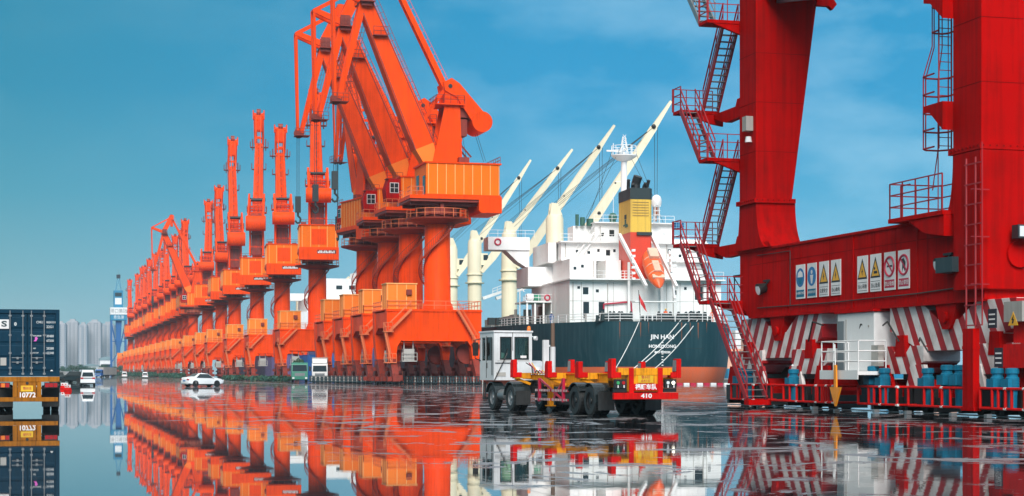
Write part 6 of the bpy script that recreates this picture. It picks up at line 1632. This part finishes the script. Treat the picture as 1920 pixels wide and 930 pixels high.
for y in (1.7, 3.0, 4.3): b.cyl((-.9, y, .5), (.9, y, .5), .09, n=10); b.box(-.42, -.3, y - .3, y + .3, .5, .9); b.box(.3, .42, y - .3, y + .3, .5, .9)
b.build('axle', 'black', ch)
b = MB(); b.box(-1.15, 1.15, .3, .42, .86, .94); b.build('underrun_bar', 'black', ch)
b = MB()
for x in (-.9, .7): b.box(x, x + .2, 9.2, 9.4, .1, .95)
b.build('landing_leg', 'black', ch)
cn = thing('shipping_container', 'dark blue shipping container with locking rods and white markings, riding on the amber trailer', 'container', cpos + Vector((0, 0, zt(705.5))), TH)
CH = zt(580) - zt(705.5); L = 12.19
b = MB()
for x in (-1.219, 1.079): b.box(x, x + .14, -.0, .16, 0, CH)
b.box(-1.078, 1.078, 0, .16, CH - .15, CH); b.box(-1.078, 1.078, 0, .16, 0, .14)
b.box(-1.218, 1.218, .161, L, CH - .06, CH - .002); b.box(-1.218, 1.218, .161, L, .02, .14); b.box(-1.215, 1.215, L - .1, L, .14, CH - .06)
n = 86                                                   # corrugated side walls
for sg in (-1, 1):
    pts = []
    for i in range(n + 1): pts.append((sg * (1.17 + (.036 if (i // 2) % 2 else 0)), .17 + (L - .3) * i / n))
    b.add([(x, y, .14) for x, y in pts] + [(x, y, CH - .06) for x, y in pts], [(i, i + 1, n + 2 + i, n + 1 + i) for i in range(n)])
b.build('body', 'blue', cn)
for sg in (-1, 1):
    b = MB(); xa, xb = (sg * .012, sg * 1.07) if sg > 0 else (-1.07, -.012)
    b.box(xa, xb, .05, .10, .145, CH - .155)
    for k in range(4):
        z0 = .22 + k * (CH - .42) / 4; z1 = z0 + (CH - .42) / 4 - .10
        b.hexa([(xa + .05, .05, z0), (xb - .05, .05, z0), (xb - .05, .05, z1), (xa + .05, .05, z1)], [(xa + .05, .025, z0 + .04), (xb - .05, .025, z0 + .04), (xb - .05, .025, z1 - .04), (xa + .05, .025, z1 - .04)])
    dr = b.build('door', 'blue', cn)
    b = MB()
    for x in (.16 * sg, .64 * sg):
        b.cyl((x, -.01, .05), (x, -.01, CH - .05), .022, n=8)
        for z in (.1, .33, .9, 1.6, CH - .25): b.box(x - .05, x + .05, -.02, .024, z - .035, z + .035)
    for z, d in ((.72, 1), (.55, -1)):
        b.cyl((.18 * sg, -.03, z), (.58 * sg, -.03, z), .016, n=6); b.box(.36 * sg - .04, .36 * sg + .04, -.05, .02, z - .06, z + .03)
    b.build('locking_rod', 'steel', dr)
b = MB(); b.box(-1.05, -.68, .0, .021, CH - .76, CH - .40); lg = b.build('logo_panel', 'sign_white', cn)
text('emblem', 'S', .30, 'fence_dark', lg, (-.86, -.004, CH - .58), sx=1.5, depth=.002, bold=.01)
def mark(s, x, z, size, m='stencil', al='LEFT', sx=.9): text('marking', s, size, m, cn, (x, .019, z), sx=sx, depth=.002, bold=.004, align=al)
b = MB(); b.torus((-.44, .02, CH - .58), .06, .02, 'z', 14, 5); text('marking', '0', .17, 'stencil', cn, (-.44, .019, CH - .58), depth=.002, bold=.012)
mark('CMU', .34, CH - .5, .13, al='LEFT'); mark('062410 0', .72, CH - .5, .115, sx=.8); mark('22G1', .72, CH - .68, .14)
mark('30480', .72, CH - 1.04, .125); mark('67200', .72, CH - 1.22, .125); mark('28280', .72, CH - 1.52, .125); mark('62340', .72, CH - 1.70, .125)
mark('MAX.GR', .22, CH - 1.03, .065); mark('LBS', .44, CH - 1.03, .065); mark('NET', .22, CH - 1.52, .065); mark('CU.CAP', .22, CH - 1.69, .065)
b = MB(); b.prism([(.24, CH - 1.24), (.34, CH - 1.24), (.40, CH - 1.12), (.34, CH - 1.06), (.28, CH - 1.10), (.30, CH - 1.16)], 'y', .018, .022); b.build('pink_mark', 'pink', cn)
b = MB(); b.box(-1.0, -.78, .0, .022, .42, .72); b.build('data_plate', 'grey_box', cn)
b = MB(); b.prism([(.86, .20), (.98, .20), (.92, .28)], 'y', .03, .046); b.build('small_mark', 'letter', cn)

# --- cars: a body lofted from cross sections along y (front at +y)
def car(label, cat, pos, rz, L, W, prof, paint, glassy, wheels, rear_lights=True, name='car', r=.31, group=None):
    """prof: list of (y, z_bottom, z_belt, z_top, half_width_belt, half_width_top)"""
    t = thing(name, label, cat, pos, rz, group)
    b = MB(); rings = []
    for y, zb, zm, zt_, wb, wt in prof:
        zmid = zb + (zm - zb) * .55
        half_ = [(0, zb), (wb * .86, zb), (wb, zb + .10), (wb, zmid), (wb * .965, zm), (wt, zt_ - .05), (wt * .86, zt_), (0, zt_)]
        rings.append([(x, y, z) for x, z in half_] + [(-x, y, z) for x, z in half_[-2:0:-1]])
    loft(b, rings); b.add(rings[0], [list(range(len(rings[0])))]); b.add(rings[-1], [list(range(len(rings[0])))])
    body = b.build('body', paint, t)
    for nm, quads in glassy:
        for q in quads: b = MB(); b.add(q, [(0, 1, 2, 3)]); b.build(nm, 'glass', body)
    for y in wheels:
        for sg in (-1, 1):
            wheel(t, sg * (W / 2 - .13), y, r, .2, n=20)
            b = MB(); b.cyl((sg * (W / 2 + .004), y, r + .02), (sg * (W / 2 - .02), y, r + .02), r * 1.17, n=20); b.build('wheel_arch', 'black', body)
    return t, body
# white saloon
S = [(-2.22, .42, .80, .88, .70, .62), (-2.15, .28, .86, 1.0, .82, .70), (-1.6, .22, .92, 1.06, .87, .72), (-1.35, .20, .93, 1.10, .88, .70), (-.75, .20, .93, 1.42, .88, .58), (-.2, .20, .92, 1.46, .88, .60), (.35, .20, .91, 1.40, .88, .60), (1.05, .20, .89, .98, .87, .74), (1.6, .20, .82, .90, .86, .72), (2.05, .24, .70, .80, .80, .66), (2.25, .36, .60, .66, .66, .55)]
sp = at(379.5, 187)
t, body = car('white saloon car driving across the wet quay in front of the orange cranes', 'car', (sp.x, sp.y, 0), -math.radians(50), 4.5, 1.76, S, 'car_white',
   [('side_window', [[(sg * .885, .95, .93), (sg * .885, -1.25, .97), (sg * .655, -.68, 1.38), (sg * .665, .28, 1.36)] for sg in (-1, 1)]),
    ('rear_window', [[(-.66, -1.38, 1.10), (.66, -1.38, 1.10), (.50, -.80, 1.43), (-.50, -.80, 1.43)]]),
    ('windscreen', [[(-.68, 1.02, 1.02), (.68, 1.02, 1.02), (.52, .38, 1.42), (-.52, .38, 1.42)]])], (-1.32, 1.30), name='saloon_car')
b = MB()
for sg in (-1, 1): b.box(sg * .70 - .14, sg * .70 + .14, -2.23, -2.10, .70, .86)
b.build('tail_light', 'tail', t)
b = MB(); b.box(-.25, .25, -2.26, -2.225, .58, .70); b.build('number_plate', 'sign_blue', t)
b = MB()
for sg in (-1, 1): b.box(sg * .62 - .15, sg * .62 + .15, 2.0, 2.2, .60, .74)
b.build('headlight', 'head', t)
b = MB(); b.box(-.90, .90, -1.0, .9, .19, .25); b.build('sill_trim', 'black', t)
for sg in (-1, 1): b = MB(); b.box(sg * .90 - .01, sg * .90 + .01, -1.3, -1.28, .3, .9); b.box(sg * .93 - .08, sg * .93 + .08, .72, .84, .95, 1.08); b.build('mirror', 'car_white', t)
# white people carrier going away
V = [(-2.15, .34, 1.0, 1.60, .78, .58), (-2.05, .26, 1.0, 1.80, .84, .64), (-1.2, .24, 1.0, 1.86, .85, .68), (.9, .24, 1.0, 1.84, .85, .67), (1.35, .24, 1.0, 1.62, .85, .62), (2.0, .26, .9, 1.02, .83, .68), (2.2, .36, .72, .82, .74, .6)]
vp = at(164.5, 203)
def van(label, pos, rz, paint='car_white', name='minivan', cat='van', k=1.0, group=None):
    t, body = car(label, cat, pos, rz, 4.3, 1.7, V, paint,
      [('side_window', [[(sg * .855, -1.9, 1.08), (sg * .855, 1.3, 1.08), (sg * .685, 1.05, 1.66), (sg * .685, -1.9, 1.68)] for sg in (-1, 1)]),
       ('rear_window', [[(-.66, -2.165, 1.06), (.66, -2.165, 1.06), (.54, -2.165, 1.55), (-.54, -2.165, 1.55)]]),
       ('windscreen', [[(-.68, 1.98, 1.10), (.68, 1.98, 1.10), (.55, 1.40, 1.62), (-.55, 1.40, 1.62)]])], (-1.3, 1.35), name=name, r=.30)
    b = MB()
    for sg in (-1, 1): b.box(sg * .66 - .16, sg * .66 + .16, -2.20, -2.12, .78, .96)
    b.build('tail_light', 'tail', t)
    b = MB(); b.box(-.48, .48, -2.21, -2.15, .82, .92); b.build('rear_trim', 'grey_door', t)
    b = MB(); b.box(-.84, .84, -2.25, -2.1, .34, .60); b.build('bumper', paint, t)
    b = MB(); b.box(-.8, .8, -2.2, -2.0, .20, .335); b.build('underbody', 'black', t)
    t.scale = (k, k, k); return t
van('white minivan with dark rear window driving away near the left edge', (vp.x, vp.y, 0), math.radians(14))
p_ = at(272, 480); van('pale green white car far away in front of the farthest orange cranes', (p_.x, p_.y, 0), math.radians(12), 'car_white', 'distant_car', 'car', .92)
p_ = at(233.5, 560); van('tiny white van at the far end of the orange crane row', (p_.x, p_.y, 0), math.radians(12), 'white', 'distant_van', 'van', 1.0)
DC = [(-2.3, .40, .95, 1.2, .8, .7), (-2.2, .30, 1.0, 1.3, .88, .72), (-1.2, .26, 1.02, 1.72, .9, .68), (.4, .26, 1.02, 1.74, .9, .68), (1.0, .26, 1.0, 1.2, .9, .76), (2.1, .3, .9, 1.0, .84, .72), (2.3, .4, .7, .8, .7, .6)]
p_ = at(139, 262); t, _b = car('black parked car between the red and white barrier and the white minivan', 'car', (p_.x, p_.y, 0), math.radians(70), 4.6, 1.8, DC, 'fender',
   [('side_window', [[(sg * .905, -1.6, 1.08), (sg * .905, .75, 1.08), (sg * .70, .35, 1.6), (sg * .70, -1.1, 1.6)] for sg in (-1, 1)])], (-1.35, 1.35), name='parked_car', r=.33)
p_ = at(114, 270); t, _b = car('silver parked car half hidden behind the blue container', 'car', (p_.x, p_.y, 0), math.radians(60), 4.6, 1.8, DC, 'steel',
   [('side_window', [[(sg * .905, -1.6, 1.08), (sg * .905, .75, 1.08), (sg * .70, .35, 1.6), (sg * .70, -1.1, 1.6)] for sg in (-1, 1)])], (-1.35, 1.35), name='parked_car', r=.33)
# red and white plastic barriers
def barrier(px, D, rz, label, k=1.0):
    p_ = at(px, D); t = thing('road_barrier', label, 'barrier', (p_.x, p_.y, 0), rz, 'red and white plastic barriers')
    b = MB(); b.prism([(-.28, 0), (.28, 0), (.26, .22), (.14, .40), (.10, .52), (-.10, .52), (-.14, .40), (-.26, .22)], 'y', -.62, .62); b.build('base', 'red_bright', t, bevel=.03)
    b = MB(); b.prism([(-.10, .521), (.10, .521), (.09, .95), (-.09, .95)], 'y', -.62, .62); b.build('top', 'sign_white', t, bevel=.03)
    b = MB(); b.box(-.101, .101, -.4, -.1, .6, .8); b.box(-.101, .101, .15, .45, .6, .8); b.build('band', 'red_bright', t); t.scale = (k, k, k)
barrier(127, 142, .9, 'red and white plastic barrier nearest the white minivan', .55); barrier(121, 160, 1.2, 'red and white plastic barrier standing between the other one and the blue container', .6)
# two blue lorries far left
def lorry(label, pos, rz, paint, load, k=1.0, name='lorry', high=True):
    t = thing(name, label, 'lorry', pos, rz)
    b = MB(); b.prism([(0, .75), (.05, 1.55), (.22, 2.75), (.55, 3.0), (1.9, 3.0), (1.9, .75)], 'x', -1.22, 1.22); cab_ = b.build('cab', paint, t, bevel=.05)
    b = MB(); b.add([(-1.08, .05, 1.68), (1.08, .05, 1.68), (1.02, .185, 2.62), (-1.02, .185, 2.62)], [(0, 1, 2, 3)]); b.build('windscreen', 'glass', cab_)
    b = MB(); b.box(-1.225, -1.221, .5, 1.4, 1.75, 2.55); b.build('side_window', 'glass', cab_); b = MB(); b.box(1.221, 1.225, .5, 1.4, 1.75, 2.55); b.build('side_window', 'glass', cab_)
    if high: b = MB(); b.prism([(.3, 3.01), (.55, 3.6), (1.9, 3.75), (1.9, 3.01)], 'x', -1.15, 1.15); b.build('roof_fairing', paint, cab_, bevel=.08)
    b = MB(); b.box(-1.22, 1.22, -.06, .2, .45, .95); b.build('bumper', paint, t, bevel=.03)
    b = MB(); b.box(-.75, .75, -.03, .0, 1.0, 1.42); b.build('grille', 'grey_door', t)
    b = MB()
    for sg in (-1, 1): b.box(sg * .95 - .16, sg * .95 + .16, -.09, -.05, .55, .8)
    b.build('headlight', 'head', t)
    b = MB()
    for sg in (-1, 1): b.box(sg * 1.45 - .1, sg * 1.45 + .1, .1, .2, 1.75, 2.45); b.beam((sg * 1.2, .2, 2.5), (sg * 1.45, .15, 2.4), .04, .04)
    b.build('mirror', 'black', t)
    for y in (.95, 4.4, 5.7):
        for sg in (-1, 1): wheel(t, sg * 1.02, y, .5, .32, n=16)
    b = MB(); b.box(-.45, .45, .3, 8.5, .6, .95); b.build('frame', 'black', t)
    if load == 'bed':
        b = MB(); b.box(-1.2, 1.2, 2.1, 8.4, .96, 1.1)
        for x in (-1.2, 1.15): b.box(x, x + .05, 2.1, 8.4, 1.1, 2.2)
        b.box(-1.15, 1.15, 2.1, 2.16, 1.1, 3.0); b.build('load_bed', paint, t)
        c = MB(); rnd = random.Random(4); leaves(c, (0, 4.6, 2.7), 1.2, 2.6, 1.1, 240, .25, rnd); c.build('tarpaulin_load', 'leaf', t)
    else:
        b = MB(); b.box(-1.22, 1.22, 2.2, 8.4, 1.0, 3.9); b.build('box_body', 'grey_box', t)
    t.scale = (k, k, k); return t
p_ = at(562, 266); lorry('green lorry facing the camera with dark green load, below the orange crane columns', (p_.x, p_.y, 0), math.radians(8), 'lorry_green', 'bed', 1.03, 'green_lorry', False)
p_ = at(599.5, 268); lorry('white lorry with high roof facing the camera, right beside the green lorry', (p_.x, p_.y, 0), math.radians(6), 'white', 'box', 1.0, 'white_lorry')
p_ = at(184, 560); lorry('blue lorry far away right of the white minivan', (p_.x, p_.y, 0), math.radians(-12), 'blue_bright', 'box', .85, 'blue_lorry', False)
p_ = at(197, 600); lorry('second small blue lorry, closest to the blue gantry crane', (p_.x, p_.y, 0), math.radians(-12), 'crane_pale', 'box', .85, 'blue_lorry', False)

# --- stacked containers under and behind the cranes
def box_container(pos, rz, m, label, L=12.19, group='containers stacked behind the orange cranes'):
    t = thing('shipping_container', label, 'container', pos, rz, group)
    b = MB()
    for x in (-1.22, 1.06):
        for y in (0, L - .16): b.box(x, x + .16, y, y + .16, 0, 2.59)
    for z in (0, 2.45):
        for x in (-1.22, 1.1): b.box(x, x + .12, .161, L - .161, z, z + .13)
        for y in (0, L - .12): b.box(-1.059, 1.059, y, y + .12, z, z + .13)
    b.build('frame', m, t)
    b = MB(); n = 60
    for sg in (-1, 1):
        pts = [(sg * (1.15 + (.035 if (i // 2) % 2 else 0)), .1 + (L - .2) * i / n) for i in range(n + 1)]
        b.add([(x, y, .1) for x, y in pts] + [(x, y, 2.5) for x, y in pts], [(i, i + 1, n + 2 + i, n + 1 + i) for i in range(n)])
    for y in (.07, L - .07):
        pts = [(-1.1 + 2.2 * i / 16, y + (.03 if (i // 2) % 2 else 0)) for i in range(17)]
        b.add([(x, q, .1) for x, q in pts] + [(x, q, 2.5) for x, q in pts], [(i, i + 1, 18 + i, 17 + i) for i in range(16)])
    b.add([(-1.12, .06, 2.52), (1.12, .06, 2.52), (1.12, L - .06, 2.52), (-1.12, L - .06, 2.52)], [(0, 1, 2, 3)])
    b.build('panel', m, t); return t
for px, D, m, lb in ((626, 318, 'blue_bright', 'bright blue container right of the white lorry'), (588, 352, 'blue_bright', 'bright blue container left of the white lorry roof'),
                     (541, 358, 'violet', 'violet container left of the green lorry'), (519, 405, 'violet', 'narrow violet container two gaps left of the green lorry'), (664, 290, 'violet', 'violet grey container beneath the orange cranes with slanting jibs')):
    for k in range(2):
        p_ = at(px, D); box_container(Vector((p_.x, p_.y, k * 2.62)), TH, m, lb + (', lower of the stack' if k == 0 else ', upper of the stack'))

# --- dark railing and hedge along the crane track
fe = thing('quay_fence', 'dark teal railing with pale posts running below the nearest orange cranes', 'fence', (0, 0, 0))
ln = [at(905, 214), at(720, 232), at(600, 258), at(579, 263)]
b = MB(); c = MB(); d_ = MB()
for a, e in zip(ln[:-1], ln[1:]):
    n = max(2, int((e - a).length / .62))
    b.beam(a + Vector((0, 0, 1.02)), e + Vector((0, 0, 1.02)), .10, .12, side=(0, 0, 1)); b.beam(a + Vector((0, 0, .62)), e + Vector((0, 0, .62)), .08, .10, side=(0, 0, 1)); b.beam(a + Vector((0, 0, .22)), e + Vector((0, 0, .22)), .10, .3, side=(0, 0, 1))
    for i in range(n):
        q = a.lerp(e, i / n); h = .95
        if i % 3 == 0: c = MB(); c.box(q.x - .06, q.x + .06, q.y - .06, q.y + .06, .02, 1.1); c.build('post', 'grey_box', fe)
        else: b.box(q.x - .11, q.x + .11, q.y - .04, q.y + .04, .05, .95)
b.build('railing', 'fence_dark', fe)
def hedge(pa, pb, h, label, seed, m):
    rnd = random.Random(seed); t = thing('low_hedge', label, 'hedge', (0, 0, 0), 0, 'low dark hedges along the crane track')
    b = MB(); n = int((pb - pa).length / 1.2)
    for i in range(n):
        q = pa.lerp(pb, (i + .5) / n); b.k = rnd.randint(0, 1); leaves(b, (q.x, q.y, h * .5), .9, .9, h * .55 * rnd.uniform(.8, 1.15), 16, .42, rnd)
    b.build('foliage', [m, 'leaf2'], t)
    b = MB()
    for i in range(0, n, 3): q = pa.lerp(pb, (i + .5) / n); b.cyl((q.x, q.y, 0), (q.x, q.y, h * .5), .05, n=5)
    b.build('stem', 'bark', t)
hedge(at(545, 292), at(470, 330), .9, 'low dark hedge left of the green lorry below the crane legs', 1, 'leaf')
hedge(at(455, 338), at(420, 372), 1.0, 'low dark hedge right of the white saloon car', 2, 'leaf')
hedge(at(345, 470), at(300, 590), 1.4, 'low green hedge left of the white saloon car', 3, 'leaf')
hedge(at(292, 600), at(215, 900), 1.8, 'long low hedge at the far end of the crane row', 4, 'leaf')
# --- white and red edge barrier at the end of the berth
ef = thing('edge_barrier', 'low white and red barrier on the quay edge below the ship stern', 'barrier', (0, 0, 0))
b = MB(); c = MB()
e0, e1 = Q(72, 199.3), Q(104, 199.3); n = 36
for i in range(n):
    q = e0.lerp(e1, i / n); r_ = e0.lerp(e1, (i + .82) / n)
    (b if i % 2 else c).beam(q + Vector((0, 0, .13)), r_ + Vector((0, 0, .13)), .24, .30, side=(0, 0, 1))
b.build('white_block', 'white', ef); c.build('red_block', 'sign_red', ef)

# --- pale far berth seen past the ship: stacked boxes and a faded red crane
for i, (px, D, m, h_) in enumerate(((1384, 455, 'boat_pale', 3), (1398, 470, 'sign_white', 5), (1416, 452, 'boat_pale', 4), (1436, 470, 'crane_pale', 3), (1474, 455, 'sign_white', 4), (1660, 440, 'crane_pale', 3), (1690, 452, 'sign_white', 4), (1745, 448, 'sign_white', 4), (1775, 445, 'boat_pale', 4), (1905, 440, 'sign_white', 3))):
    nm = {'boat_pale': 'salmon', 'sign_white': 'white', 'crane_pale': 'light blue'}[m]
    where = ['right beside the ship stern', 'second right of the ship stern', 'behind the zigzag stairs', 'behind the foot of the stairs', 'left of the white electrical room', 'right of the electrical room', 'behind the blue motors', 'behind the striped beams', 'beside the white far stack', 'at the right edge'][i]
    t = thing('container_stack', f'far stack of faded {nm} containers {where}', 'container stack', at(px, D), TH, 'far container stacks across the basin')
    for k in range(h_):
        b = MB(); b.box(-3, 3, 0, 2.44, .0 + k * 2.62, 2.58 + k * 2.62)
        for q in range(15): b.box(-2.9 + q * .4, -2.75 + q * .4, -.05, -.001, .12 + k * 2.62, 2.46 + k * 2.62)
        b.build('container', m if (k + i) % 3 else 'crane_pale', t)
qb = MB(); qb.prism([tuple(Q(a, c)[:2]) for a, c in ((150, 360), (900, 360), (900, 1200), (150, 1200))], 'z', -5, 0.0)
struct(qb.build('pavement', 'concrete'))
